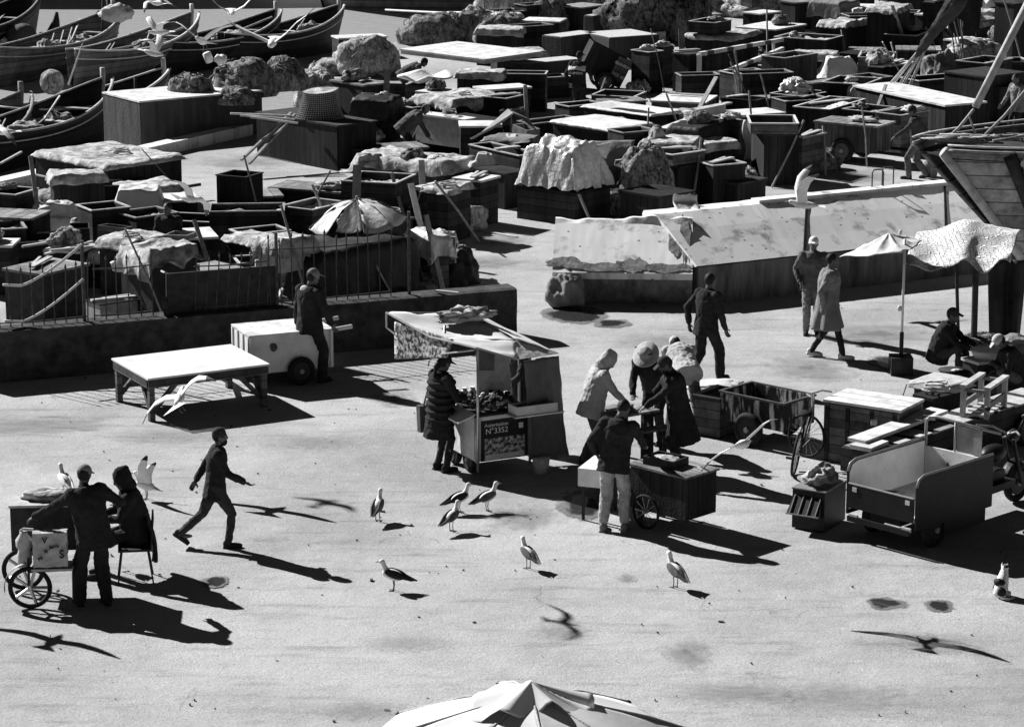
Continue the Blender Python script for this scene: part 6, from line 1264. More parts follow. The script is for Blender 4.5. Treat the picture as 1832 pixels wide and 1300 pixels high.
heap('grey_bundle', 'grey bundle of sheeting behind the crouching person', 1822, 636, .7, .3, m='grey sheet', cat='bundle', group=GB, seed=143)
# torn parasol lying on the stack behind the fence
yp = 51.0; o_ = PY(640, 415, yp)
t = thing('torn_parasol', 'faded torn parasol spread over the tarpaulin stack', 'parasol', o_)
rim = [PY(*p, yy) for p, yy in (((553, 410), yp-.5), ((586, 418), yp-1.0), ((652, 418), yp-1.2), ((704, 406), yp-.9), ((728, 388), yp-.2), ((700, 376), yp+.6), ((640, 372), yp+.9), ((580, 384), yp+.4))]
ctr = PY(638, 358, yp-.1)-o_; n = 8
for i in range(8):
    a, b = rim[i]-o_, rim[(i+1) % 8]-o_; mb = MB()
    mb.grid(lambda u, v: ctr*(1-v)+(a*(1-u)+b*u)*v+Vector((0, 0, .10*math.sin(v*math.pi)-.05*v*math.sin(u*math.pi)+.03*noise.noise(Vector((u*4, v*4, i*3))))), 8, 10)
    mb.build('panel', 'dark sheet' if i == 1 else ('canvas' if i % 2 else 'white sheet'), t, smooth=True, solid=.006)
    mb = MB(); mb.tube([ctr+Vector((0, 0, .015)), (ctr+a)/2+Vector((0, 0, .115)), a+Vector((0, 0, .015))], .012, 6); mb.build('rib', 'rust', t)
mb = MB(); mb.cyl(ctr-Vector((0, 0, .4)), ctr+Vector((0, 0, .08)), .025, n=8); mb.build('ferrule', 'plain wood', t)
# large parasol below the camera
hb_ = G(950, 1238, 2.55)
t = thing('large_parasol', 'large pale square parasol cut off by the picture bottom', 'parasol', hb_)
rr, dz = 2.05, .66; tips = []
for k in range(8):
    a = R(98+45*k); q = rr*(1 if k % 2 == 0 else .72); tips.append(Vector((q*math.cos(a), q*math.sin(a), -dz*(1 if k % 2 == 0 else .80))))
for k in range(8):
    a, b = tips[k], tips[(k+1) % 8]; mb = MB(); mb.grid(lambda u, v: (a*(1-u)+b*u)*v+Vector((0, 0, .05*math.sin(v*math.pi)-.05*v*math.sin(u*math.pi)*(.5+v))), 8, 10); mb.build('panel', 'canvas', t, smooth=True, solid=.004)
    mb = MB(); mb.tube([Vector((0, 0, .008)), a*.5+Vector((0, 0, .06)), a+Vector((0, 0, .008))], .010, 6); mb.build('seam', 'sacking', t)
    mb = MB(); mb.blob(a, (.03, .03, .02), 0, 1, 1, 8, 6, False); mb.build('rib_tip', 'black metal', t)
mb = MB(); mb.cyl((0, 0, -2.5), (0, 0, .05), .03, n=10); mb.build('pole', 'steel', t)
mb = MB()
def crown(u, v):
    a = u*6.2832; r = v*(.42+.14*math.sin(a*2+1)); return (r*math.cos(a), r*math.sin(a), -.0+.07*(1-v)**1.5+.03+.08*v*noise.noise(Vector((math.cos(a)*2.2, math.sin(a)*2.2, 4)))+.05*v*math.sin(a*5)-dz/rr*r*.9)
mb.grid(crown, 40, 10); mb.build('crown_flap', 'canvas', t, smooth=True, solid=.006)
# knife grinder's pedal cart and chair
o_ = G(58, 1088); t = thing('pedal_cart', 'small pedal cart with spoked wheels, a dark box and a pale lettered bag', 'cart', o_, R(4))
def at_(px, py, dy): return PY(px, py, o_.y+dy)-o_
w1 = at_(54, 1053, 0); spoked(t, (w1.x, 0, .27), .27, 'y', 5, thick=.03, sp=.022)
w2 = at_(32, 1010, 0); spoked(t, (w2.x-.02, .75, .27), .27, 'y', 5, thick=.03, sp=.022)
mb = MB(); bw = .92; mb.box((.18, .72, .86), (bw, .42, .56)); mb.build('box', 'black wood', t); mb = MB(); mb.box((.18, .72, 1.155), (bw+.03, .46, .03)); mb.build('lid', 'pale wood', t)
mb = MB(); mb.blob((.2, .78, 1.2), (.36, .16, .10), .3, 2, 3, 26, 12); mb.build('cloth', 'dirty cloth', t, smooth=True)
mb = MB(); mb.box((.26, .12, .50), (.50, .34, .03)); mb.build('shelf', 'pale wood', t)
mb = MB(); mb.tube([(-.03, .0, .27), (-.03, .05, .62), (-.03, .7, .6), (-.03, .74, .27)], .016, 8); mb.tube([(-.03, .05, .46), (.5, .1, .46), (.5, .1, .1), (.62, .1, .04)], .022, 8); mb.tube([(.5, .4, .5), (.5, .4, .12)], .03, 8); mb.build('frame', 'black metal', t)
mb = MB(); mb.grid(lambda u, v: (w1.x+.31*math.cos(u*1.6+1.7), (v-.5)*.08, .27+.31*math.sin(u*1.6+1.7)), 12, 2); mb.build('mudguard', 'grey metal', t, smooth=True, solid=.006)
b = thing('lettered_bag', 'pale square bag printed with large scattered letters on the pedal cart', 'bag', o_+Vector((.24, .06, .52)), R(6)); mb = MB(); mb.box((0, 0, .23), (.42, .16, .44)); q = mb.build('bag', 'sacking', b); m_ = q.modifiers.new('sub', 'SUBSURF'); m_.levels = m_.render_levels = 3; m_.subdivision_type = 'SIMPLE'; m_ = q.modifiers.new('d', 'DISPLACE'); m_.texture = FIG_TEX; m_.strength = .05; m_.mid_level = .6
for ch_, x, z, s, r in (('V', -.06, .36, .11, 0), ('S', .14, .18, .14, 0), ('M', -.12, .13, .07, .4), ('Berro', .05, .28, .05, .15), ('N', -.05, .22, .06, .2)): text(ch_, s, 'letter black', b, 'lettering', (x, -.103, z), (R(90), -r, 0), .012)
b = thing('jug', 'round pale jug with handle at the end of the pedal cart', 'jug', o_+Vector((-.09, .12, .50)), 0); mb = MB(); mb.lathe([(.06, 0), (.09, .05), (.09, .16), (.07, .22), (.10, .26), (.105, .34), (.05, .42), (.05, .45)], n=18); mb.build('body', 'sacking', b, smooth=True); mb = MB(); mb.tube([(-.04, 0, .45), (.0, 0, .48), (.12, 0, .47)], .018, 6); mb.build('lid', 'white cloth', b)
o_ = G(243, 1036); t = thing('chair', 'thin legged metal chair under the seated hooded person', 'chair', o_, R(98))
mb = MB(); mb.box((0, .0, .44), (.42, .42, .03)); mb.build('seat', 'black wood', t)
for sx in (-1, 1):
    for sy in (-1, 1):
        mb = MB(); mb.tube([(sx*.17, sy*.16, .43), (sx*.2, sy*.22, 0)], .012, 6); mb.build('leg', 'black metal', t)
mb = MB(); mb.tube([(-.19, -.2, .44), (-.19, -.24, .85), (.19, -.24, .85), (.19, -.2, .44)], .012, 6); mb.build('back_frame', 'black metal', t)
# ---------------------------------------------------------------- iron fence along the low wall
fd = wd_; t = thing('iron_fence', 'rusty iron fence of spear topped bars along the low wall', 'fence', W0+Vector((0, 0, .86))-wn_*.22, math.atan2(fd.y, fd.x)); Lw = t.location.copy()
def xs(px): # photographed column to distance along the wall
    d_ = ray(px, 590); k = (Vector((0, 0, 0))-Lw); A_ = d_.x/d_.y; return (A_*Lw.y-Lw.x)/(fd.x-A_*fd.y)
def bars(px0, px1, step, h, lean=0, rails=True):
    a, b = xs(px0), xs(px1); n = max(2, int((b-a)/step))
    for i in range(n+1):
        x = a+(b-a)*i/n; ln = rnd.uniform(-.03, .03)+lean*(.4+rnd.random()); hh = h*rnd.uniform(.94, 1.04)
        mb = MB(); mb.tube([(x, 0, 0), (x+ln*.5, .01, hh*.5), (x+ln, rnd.uniform(-.02, .02), hh)], .011, 6); mb.tube([(x+ln, 0, hh), (x+ln, 0, hh+.02), (x+ln, 0, hh+.09)], [.011, .024, .002], 6); mb.build('bar', 'rust', t)
    for z in ((.08, h*.86) if rails else (.08,)):
        mb = MB(); mb.bar((a, 0, z), (b, 0, z), .03, .012, up=(0, 1, 0)) if False else mb.tube([(a, 0, z), ((a+b)/2, 0, z-.02), (b, 0, z)], .013, 6); mb.build('rail', 'rust', t)
bars(-20, 158, .17, .95, rails=False); bars(170, 275, .19, 1.0); bars(350, 480, .17, .9, lean=.10); bars(485, 700, .19, 1.12)
for px, h in ((152, 1.35), (497, 1.25), (733, 1.45)):
    mb = MB(); mb.cyl((xs(px), 0, 0), (xs(px), 0, h), .03, n=8); mb.build('fence_post', 'rust', t)
for i, (y0, y1_) in enumerate(((.72, 1.3), (.12, .72))):
    mb = MB(); a, b = xs(8), xs(152); mb.tube([(a+(b-a)*u, -.03, y0-.06*math.sin(u*3.1)+(y1_-y0)*max(0, (u-.22)/.78)**1.15) for u in [k/14 for k in range(15)]], .022, 8); mb.build('curved_rail', 'white cloth', t, smooth=True)
# dark board panel and broken pallets behind it
mb = MB(); a, b = xs(300), xs(500); mb.box(((a+b)/2, 0, .0), (b-a, .03, .0001)) if False else mb.box(((a+b)/2, 0, .35), (b-a, .04, .72)); o = mb.build('black_board', 'black wood', None); o.location = t.location+wn_*(-.05)+Vector((0, 0, -.02)); o.rotation_euler = (R(3), 0, math.atan2(fd.y, fd.x)); tag(o, 'long black board panel leaning inside the iron fence', 'panel')
o_ = W0+fd*xs(390)-wn_*.9+Vector((0, 0, .9)); t = thing('broken_pallets', 'splintered pale pallets standing behind the fence bars', 'pallet', o_, math.atan2(fd.y, fd.x))
for i, (a, b, w, h) in enumerate((((-.75, 0, .55), (.05, .1, .12), .16, .03), ((-.1, .3, .38), (.95, .25, .44), .10, .03), ((.3, .2, .30), (1.0, .3, .05), .20, .03), ((-.1, 0, -.2), (-.12, .05, .62), .05, .05), ((.9, 0, -.2), (.92, .05, .62), .06, .06), ((.12, -.1, .1), (.3, .1, .5), .07, .03), ((-.2, -.1, .02), (.85, -.05, .06), .05, .04), ((1.0, .1, .1), (1.45, .1, -.1), .1, .03), ((1.1, 0, -.4), (1.35, 0, .1), .12, .03), ((-.35, 0, -.3), (-.33, 0, .1), .14, .03))):
    mb = MB(); mb.bar(a, b, w, h); mb.build('slat', 'pale wood' if i % 2 == 0 else 'plain wood', t)
# ================================================================ boats, ships, spars and clutter
def hull(t, L_, B, H, rake=.8, keel=0.0, sheer=(.5, .25), m='hull paint', full=.65, stem=True, deck=False, rail='pale wood', nu=30, nv=10, thick=.05, name='hull'):
    """bow at local origin pointing +x; the hull runs back along -x"""
    def g(u): return H*(1+sheer[0]*(1-u)**3+sheer[1]*u**4)
    def bt(u): return B/2*max(.0, math.sin(math.pi*min(1, .02+.96*u)))**full
    def pt(u, v):
        w = abs(v); z = keel+(g(u)-keel)*w; s = u*L_+rake*(1-w)*(1-u)**4
        return Vector((-s, math.copysign(bt(u)*w**.6, v), z))
    mb = MB(); mb.grid(lambda u, v: pt(u, v*2-1), nu, nv*2); h = mb.build(name, m, t, smooth=True, solid=thick)
    for s in (-1, 1):
        mb = MB(); mb.tube([pt(i/24, s)+Vector((0, -s*.02, .02)) for i in range(25)], [(.05, .03)]*25, 8); mb.build('gunwale', rail, t, smooth=True)
        mb = MB(); mb.tube([pt(i/24, s*.8)+Vector((0, s*.03, 0)) for i in range(25)], .022, 6); mb.build('rub_rail', rail, t, smooth=True)
    if stem:
        mb = MB(); mb.tube([pt(0, .05)+Vector((.03, 0, 0)), pt(0, .5)+Vector((.06, 0, 0)), pt(0, 1)+Vector((.06, 0, .02)), pt(0, 1)+Vector((.05, 0, .30))], [(.06, .09)]*4, 8); mb.build('stem_post', rail, t, smooth=True)
    return pt
boats = [((196, 252), 1.05, 8.0, 2.3, 'open wooden boat with a cluster of floats in its bow, moored against the kerb', (.40, .92)),
         ((352, 116), 1.05, 7.5, 2.2, 'open boat whose stem rises under a hovering gull', (.45, .89)),
         ((612, 90), .95, 6.5, 2.0, 'boat bow with a small stem head showing by the pale peaked net heap', (.60, .80)),
         ((70, 92), 1.25, 8.5, 2.4, 'high bowed boat with a big dark sack inside at the picture corner', (.42, .91)),
         ((212, 108), 1.05, 8.0, 2.3, 'boat with a mast and white floats, its long oar leaning inboard', (.40, .92)),
         ((300, 226), 1.0, 6.5, 2.1, 'dark hulled boat with painted letters beside the concrete pier block', (.66, .75)),
         ((500, 100), .95, 7.0, 2.1, 'boat partly hidden behind the net heaps, gull over its bow', (.55, .83)),
         ((50, 262), .9, 7.0, 2.1, 'low boat lying across the basin corner with a name on its curved end', (.25, .97))]
bt_ = []
for i, (p, H, L_, B, lab, d) in enumerate(boats):
    g = G(p[0], p[1], -1.8); t = thing('fishing_boat', lab, 'boat', g, math.atan2(d[1], d[0]), 'open fishing boats in the basin'); bt_.append(t)
    pt = hull(t, L_, B, H, .55, -.1, (.75, .3), ['hull paint', 'mid hull', 'hull paint', 'hull paint', 'mid hull', 'hull paint', 'hull paint', 'mid hull'][i], rail=['pale wood', 'white paint', 'pale wood', 'plain wood'][i % 4])
    for k, x in enumerate((.20, .38, .55, .72)):
        a, b = pt(x, .82), pt(x, -.82); mb = MB(); mb.bar(a, b, .24, .045); mb.build('thwart', 'pale wood' if k % 2 else 'plain wood', t)
    mb = MB(); mb.grid(lambda u, v: pt(.08+u*.84, (v-.5)*.7)+Vector((0, 0, .16)), 10, 4); mb.build('floor_boards', 'black wood', t, solid=.02)
    rs = random.Random(i)
    for k in range(3):
        x = rs.uniform(.2, .6); mb = MB(); mb.tube([pt(x, .9)+Vector((0, -.2, .1)), pt(min(.9, x+.35), -.5)+Vector((0, 0, .22))], .025, 6); mb.build('oar', 'pale wood', t)
M0 = [Matrix.Translation(b.location) @ Matrix.Rotation(b.rotation_euler[2], 4, 'Z') for b in bt_]
for i, (bi, x, y, w, m, lab) in enumerate([(0, -2.6, .1, .9, 'coarse net', 'loose net heaped amidships in the boat by the kerb'), (0, -4.4, 0, 1.1, 'pale net', 'pale net pile in the stern half of the boat by the kerb'), (1, -3.0, .1, 1.0, 'dark net', 'dark net piled in the boat below the hovering gull'), (4, -2.4, 0, 1.0, 'pale net', 'pale net heap in the masted boat'), (4, -4.2, .2, .8, 'dirty cloth', 'crumpled sheet in the masted boat'), (3, -3.4, 0, 1.1, 'coarse net', 'net pile in the high bowed corner boat'), (6, -2.6, 0, 1.2, 'pale net', 'pale net heap in the boat behind the block heaps'), (2, -1.8, 0, .8, 'pale net', 'small pale net heap in the boat by the peaked heap'), (5, -2.2, 0, .9, 'dark net', 'dark net lump in the lettered boat'), (7, -2.8, 0, .9, 'coarse net', 'net lump in the low corner boat')]):
    mb = MB(); mb.blob((0, 0, .12), (w*.6, w*.42, .34), .35, 2, i*7, 36, 18, True, .06); solo('boat_net', mb, m, lab, 'net', M0[bi] @ Vector((x, y, .72)), i, 'nets lying in the boats', smooth=True)
for i, (bi, x, a, l, lab) in enumerate([(0, -3.4, .35, 3.4, 'long pale pole lying across the boat by the kerb'), (1, -3.2, -.3, 3.6, 'pale pole slanting over the side of the boat below the gull'), (4, -3.0, .5, 4.2, 'long pole propped over the masted boat'), (3, -3, .25, 3.0, 'pale pole over the corner boat'), (6, -2.5, -.4, 3.2, 'pole over the gunwale of the boat behind the heaps')]):
    mb = MB(); mb.tube([(-l/2, -l/2*math.sin(a), 0), (0, 0, .1), (l/2, l/2*math.sin(a), .5)], .035, 6); solo('boat_pole', mb, 'pale wood', lab, 'pole', M0[bi] @ Vector((x, 0, 1.0)), math.atan2(.9, .4), smooth=True)
for bt1, tx, x, z, s in ((bt_[5], 'APA', -1.2, .95, .42), (bt_[7], 'Najma', -.9, .8, .22)):
    text(tx, s, 'letter white', bt1, 'lettering', (x, -.98 if tx == 'APA' else -.9, z), (R(90), 0, 0))
# masts, oars and sail
def mast(label, base, top, z0, r=.05, m='dark wood', name='mast', cat='mast'):
    p = G(*base, z0); q = PY(*top, p.y); mb = MB(); mb.tube([(0, 0, 0), q-p], [r, r*.7], 8); return solo(name, mb, m, label, cat, p, smooth=True)
mast('dark mast standing in the boat with white floats', (183, 92), (184, -6), -1.2)
mast('dark broad oar blade lashed upright beside the mast', (206, 62), (193, -6), -1.0, .14, 'black wood', 'oar', 'oar')
mast('long pale oar standing aslant in the boats', (122, 152), (148, 78), -1.2, .03, 'pale wood', 'oar', 'oar')
mast('dark upright stake beside the pier block', (244, 196), (242, 137), -.6, .06, 'dark wood', 'stake', 'stake')
p = G(100, 84, -1.4); mb = MB(); mb.tube([(-.25, 0, 0), (-.05, 0, .55), (.05, 0, .95), (.08, 0, 1.25)], [(.38, .2), (.24, .16), (.12, .1), (.05, .05)], 12); solo('furled_sail', mb, 'dark cloth', 'dark furled sail standing like a cloaked figure in the boats', 'sail', p, smooth=True)
p = G(164, 74, -1.2); mb = MB(); mb.add([(-1.1, 0, 0), (.75, 0, -.1), (.3, .1, 1.1), (-.1, .05, .75)], [(0, 1, 2, 3)]); solo('dark_sail', mb, 'black cloth', 'dark triangular sheet hung from the mast stay', 'sail', p, .2, solid=.02)
p = PY(93, 147, 78); mb = MB(); mb.blob((0, 0, 0), (.34, .34, .36), .06, 2, 3, 26, 16, False); solo('fender_ball', mb, 'pale net', 'round net covered fender hanging at the boat end with the name', 'fender', p, smooth=True)
p = G(38, 74, -1.0); mb = MB(); mb.blob((0, 0, .2), (.55, .45, .42), .12, 1.6, 5, 30, 18, True); solo('dark_sack', mb, 'mid cloth', 'large rounded dark sack sitting in the high bowed boat', 'sack', p, smooth=True)
p = PY(208, 24, 93); mb = MB(); mb.blob((0, 0, 0), (.55, .3, .3), .3, 2, 5, 26, 16, False); solo('float_bag', mb, 'sacking', 'pale bulging bag tied high on the mast', 'bag', p, smooth=True)
# foam floats: copies share one mesh
mb = MB(); mb.tube([(0, 0, -.02), (0, 0, .0), (0, 0, .30), (0, 0, .32)], [.08, .13, .13, .08], 12)
f0 = mb.build('foam_float', 'foam float', None, smooth=True); fl = [((150, 202), 'white foam floats lying in the bow of the boat by the kerb', 5, .42), ((80, 206), 'pale floats beside the oar of the boat by the kerb', 2, .3), ((104, 74), 'white block floats beside the furled sail', 3, .4), ((312, 92), 'pale floats heaped in the boat under the hovering gull', 4, .35), ((14, 84), 'pale floats inside the high bowed boat at the corner', 3, .35), ((392, 112), 'floats along the gunwale beside the net heaps', 3, .4)]
n_ = 0
for (px, py), lab, cnt, sp in fl:
    for k in range(cnt):
        o = f0 if n_ == 0 else f0.copy()
        if n_: C.objects.link(o)
        n_ += 1; q = PY(px+rnd.uniform(-22, 22), py+rnd.uniform(-8, 8), G(px, py, -1.2).y-.3); o.location = q; o.rotation_euler = (rnd.uniform(-1.6, 1.6), rnd.uniform(-1.6, 1.6), rnd.uniform(0, 3))
        tag(o, lab, 'float', lab); o.scale = (1.1, 1.1, 1.1)
# ships across the basin
def ship(label, x0, x1, y, ztop, m, yaw=0, name='trawler'):
    t = thing(name, label, 'ship', (x0, y, -1.8), R(180)+yaw, 'large boats across the basin'); L_ = x1-x0
    pt = hull(t, L_, 6, ztop+1.8, 1.6, -1.5, (.2, .1), m, .35, True, rail='dark wood', nu=40, nv=12)
    mb = MB(); mb.grid(lambda u, v: pt(.03+u*.94, -.95)*(1-v)+pt(.03+u*.94, .95)*v+Vector((0, 0, -.3)), 14, 4); mb.build('deck', 'dark wood', t)
    return t
ship('pale planked trawler hull lying across the basin beyond the nets', -9.2, 11, 117.5, 3.4, 'pale hull')
g = G(175, 6, -1.8)
ship('grey planked hull half out of the picture beyond the moored boats', -30, -10.5, 123.5, 3.2, 'pale hull', .02)
a, b = PY(690, 18, 104), PY(885, 22, 97); mb = MB(); mb.tube([(0, 0, 0), (b-a)*.5-Vector((0, 0, .06)), b-a], .04, 6); solo('mooring_rope', mb, 'white paint', 'straight white mooring rope crossing before the pale trawler hull', 'rope', a)
# mooring line stanchion beside nets
g = G(866, 62, 0); mb = MB(); mb.cyl((0, 0, 0), (0, 0, 2.2), .035, n=6); solo('thin_pole', mb, 'plain wood', 'thin vertical pole among the net stacks by the mooring rope', 'pole', g)
# trawler bow drawn up beyond the awning
ys = 51.0; st = PY(1663, 264, ys); hd_ = Vector((-.90, -.44, 0)).normalized()
t = thing('beached_trawler', 'raked bow of a large wooden trawler on land, pale near the stem, dark behind', 'ship', (st.x, st.y, 0), math.atan2(hd_.y, hd_.x))
H = st.z
pt = hull(t, 13, 4.4, H/1.06, 2.4, .25, (.06, .1), mat('weathered strakes', .16, .36, 4, .75, .4, 24, planks=.28, pdir='h', thr=(.35, .6)), .52, False, rail='plain wood', nu=70, nv=14, thick=.06)
sp_ = [pt(0, w)+Vector((.05, 0, 0)) for w in (.05, .25, .5, .75, 1)]
mb = MB(); mb.tube(sp_, [(.07, .12)]*5, 10); mb.build('stem_post', 'pale wood', t, smooth=True)
mb = MB()
ku = .075; mb.tube([pt(ku, w)+Vector((.03, .05, 0)) for w in (.3, .5, .7, .85, .99)], [.13]*5, 10); mb.build('rubbing_post', 'black wood', t, smooth=True)
mb = MB()
for k in range(34):
    w = .42+.55*k/34; mb.blob(pt(ku+.012, w)+Vector((rnd.uniform(-.05, .05), .14+rnd.uniform(-.03, .03), 0)), (.08, .05, .07), .6, 3, k, 8, 6, False)
mb.build('weedy_crust', 'dirty cloth', t)
mb = MB(); mb.grid(lambda u, v: pt(.004+u*.6, -.97)*(1-v)+pt(.004+u*.6, .97)*v+Vector((0, 0, -.06)), 34, 6); mb.build('deck', 'dark wood', t, solid=.03)
for s in (-1, 1):
    mb = MB(); mb.tube([pt(i/30*.6+.002, s)+Vector((0, 0, .12)) for i in range(31)], [(.05, .02)]*31, 8); mb.build('bulwark_cap', 'pale wood', t, smooth=True)
dk = t.matrix_basis
for k, (a, b, r, lab) in enumerate([((1745, 192), (1846, -8), .075, 'pale smooth spar slanting up from the trawler bow'), ((1690, 252), (1742, 196), .03, 'bent rope end running down from the spar to the bow'), ((1733, 205), (1752, 250), .02, 'thin rope hanging from the knot of the spar'), ((1760, 244), (1836, 160), .03, 'stiff rope rising from the bow beside the person in shirt'), ((1700, 258), (1836, 240), .035, 'pale boathook lying along the trawler bulwark')]):
    yy = ys+1.0; p, q = PY(*a, yy), PY(*b, yy+.4); mid = (q-p)*.5+Vector((0, 0, -.05 if k else 0)); mb = MB(); mb.tube([(0, 0, 0), mid, q-p], r, 8); solo('spar' if k == 0 else ('boathook' if k == 4 else 'rope'), mb, 'pale wood' if k in (0, 4) else 'rope', lab, 'spar' if k == 0 else ('boathook' if k == 4 else 'rope'), p, smooth=True)
p = PY(1748, 262, ys+.8); mb = MB()
for k in range(9):
    rs = random.Random(k); mb.tube([(rs.uniform(-.7, .6)+.5*math.cos(a+k), .25*math.sin(a*1.3+k), .08+.12*abs(math.sin(a+k*2))) for a in [i*.45 for i in range(12)]], .022, 6)
solo('rope_tangle', mb, 'rope', 'tangle of stiff ropes heaped on the trawler foredeck', 'rope', p, smooth=True)
# dark wrapped bundle of rods slanting over the crates
p = G(1600, 152, 1.1); q = PY(1722, -12, p.y-1.2)-p; t = thing('flag_pole_bundle', 'bundle of slanting marker rods wrapped in dark rags, splayed at the foot', 'poles', p)
for k in range(8):
    mb = MB(); o1 = Vector((-.15+k*.09, .1*(k % 3), 0)); mb.tube([o1, q*.4+o1*.25, q+o1*.2], .02, 6); mb.build('rod', 'plain wood' if k % 2 else 'pale wood', t)
mb = MB(); mb.tube([q*.30, q*.45+Vector((.03, 0, .02)), q*.6, q*.75+Vector((.05, 0, 0)), q], [.06, .15, .11, .22, .30], 12); o = mb.build('rag_wrapping', 'dark cloth', t, smooth=True); m_ = o.modifiers.new('s', 'SUBSURF'); m_.levels = m_.render_levels = 2; m_ = o.modifiers.new('d', 'DISPLACE'); m_.texture = FIG_TEX; m_.strength = .16
# dark flag cloth between the rods and the cabinet
p = G(1725, 60, 1.6); mb = MB(); mb.grid(lambda u, v: ((u-.5)*.9, .1*math.sin(u*8+v*2), v*1.0), 12, 10); solo('dark_flag', mb, 'black cloth', 'dark flags gathered at the heads of the marker rods', 'flag', p, smooth=True, solid=.03)
# further crates that fill the packed rows, alike in the photograph
rs = random.Random(33); PE = [o.location for o in C.objects if o.get('category') in ('person', 'chair')]
occ = [(c_[2].x, c_[2].y, max(c_[3], c_[4])*.5) for c_ in CRATES]+[(o.location.x, o.location.y, .55) for o in C.objects if o.get('category') in ('net', 'tarpaulin', 'bundle', 'wrapped goods', 'trough', 'concrete block')]
kinds = [('packed_crate', 'dark boarded crate with a pale worn lid in the packed rows', 'lid', 'dark boards', 'worn lid', 'dark crates with worn lids'), ('open_store_crate', 'dark open crate with a thin pale rim in the packed rows', 'open', 'dark wood', 'pale wood', 'dark open crates with pale rims'),
         ('sheeted_crate', 'dark crate under a dirty pale cloth in the packed rows', 'liddrape', 'dark boards', 'plain wood', 'crates under dirty cloths'), ('scrap_crate', 'dark crate filled with rags and scraps in the packed rows', 'fill', 'dark wood', 'plain wood', 'crates of rags and scraps'), ('white_lid_crate', 'dark crate with a clean white lid in the packed rows', 'lid', 'dark wood', 'white lid', 'dark crates with white lids')]
cnt = 0
for tries in range(6000):
    if cnt >= 95: break
    px, py = rs.uniform(-20, 1850), rs.uniform(-5, 520)
    if py > 330 and not (px < 470 and py > 385): continue
    if py <= 330 and px < 560: continue
    if (840 < px < 985 and py > 360) or (1225 < px < 1375 and 130 < py < 172) or (1375 < px < 1730 and py > 270) or (325 < px < 480 and 245 < py < 305): continue
    if (1240 < px < 1450 and 58 < py < 170) or (px < 900 and py < 100) or (985 < px < 1060 and 95 < py < 235) or (690 < px < 760 and 205 < py < 300) or (px > 1660 and py > 200) or (660 < px < 880 and py < 160) or (430 < px < 705 and 120 < py < 325) or (1030 < px < 1160 and 85 < py < 175) or (740 < px < 850 and 200 < py < 262): continue
    g = G(px, py); W, D = rs.uniform(.8, 1.6), rs.uniform(.6, .95); r_ = max(W, D)*.5
    if any(math.hypot(g.x-a, g.y-b) < (r_+q)*.80 for a, b, q in occ) or any(math.hypot(g.x-p.x, g.y-p.y) < r_+.75 for p in PE): continue
    kd = kinds[[0, 0, 0, 1, 1, 2, 2, 3, 3, 3, 4][int(rs.random()*11)]]; occ.append((g.x, g.y, r_)); cnt += 1
    crate(kd[0], kd[1], None, (Vector((g.x, g.y, 0)), W, D, rs.choice([.15, .3, .45, -.2, .6])+rs.uniform(-.12, .12)), None, rs.uniform(.45, 1.05), kd[2], side=kd[3], top=kd[4], group=kd[5], over=.2, amp=.06, cover='dirty cloth', bat=0)
# loose things lying on the crates, each named after what it lies on
seen = {}
for rec in CRATES: seen[rec[1]] = seen.get(rec[1], 0)+1
rs = random.Random(21)
SK = {'deep_tray', 'tall_locker', 'pile_base_crate', 'great_net_crate', 'under_crate', 'cleaning_table', 'broad_locker', 'tall_crate', 'upright_bin', 'fish_stand', 'chute_box', 'sack_table', 'fish_slab', 'black_tarp_stack', 'net_topped_bale', 'long_pale_lid_crate', 'bulwark_crate', 'dark_crate', 'weed_crate', 'bag_crate'}
for (t, nm, c, W, D, rz, h, kind) in CRATES:
    if seen[nm] > 1 or nm in SK: continue
    M = Matrix.Translation((c.x, c.y, 0)) @ Matrix.Rotation(rz, 4, 'Z'); w_ = nm.replace('_', ' ')
    k = rs.random()
    if k < .42:
        a = rs.uniform(-.5, .5); L_ = min(W*1.1, rs.uniform(.6, 1.5)); mb = MB(); mb.box((0, 0, .02), (L_, rs.uniform(.05, .14), .03)); mb.box((.1, .12, .018), (L_*.7, .05, .028), .15)
        solo('loose_board', mb, 'pale wood', 'loose splintered boards lying across the '+w_, 'boards', M @ Vector((0, rs.uniform(-.2, .2)*D, h+.035)), rz+a)
    elif k < .62 and kind != 'open':
        mb = MB(); mb.tube([(.22*math.cos(i*.5)*(1-.01*i), .16*math.sin(i*.5), .02+.004*i) for i in range(34)]+[(.5, -.2, .02), (.6, -.25, -.3)], .014, 5); solo('rope_coil', mb, 'rope', 'loose coil of pale rope on the '+w_, 'rope', M @ Vector((rs.uniform(-.2, .2)*W, -.1*D, h+.03)), rz+rs.uniform(0, 3), smooth=True)
    elif k < .86:
        mb = MB(); mb.blob((0, 0, .03), (rs.uniform(.18, .36), rs.uniform(.12, .25), .09), .5, 2.6, rs.random()*50, 30, 16, True, .15); solo('rag', mb, rs.choice(['dirty cloth', 'sacking', 'grey sheet']), 'crumpled rag thrown on the '+w_, 'rag', M @ Vector((rs.uniform(-.3, .3)*W, rs.uniform(-.25, .25)*D, h+.03)), rz, smooth=True)
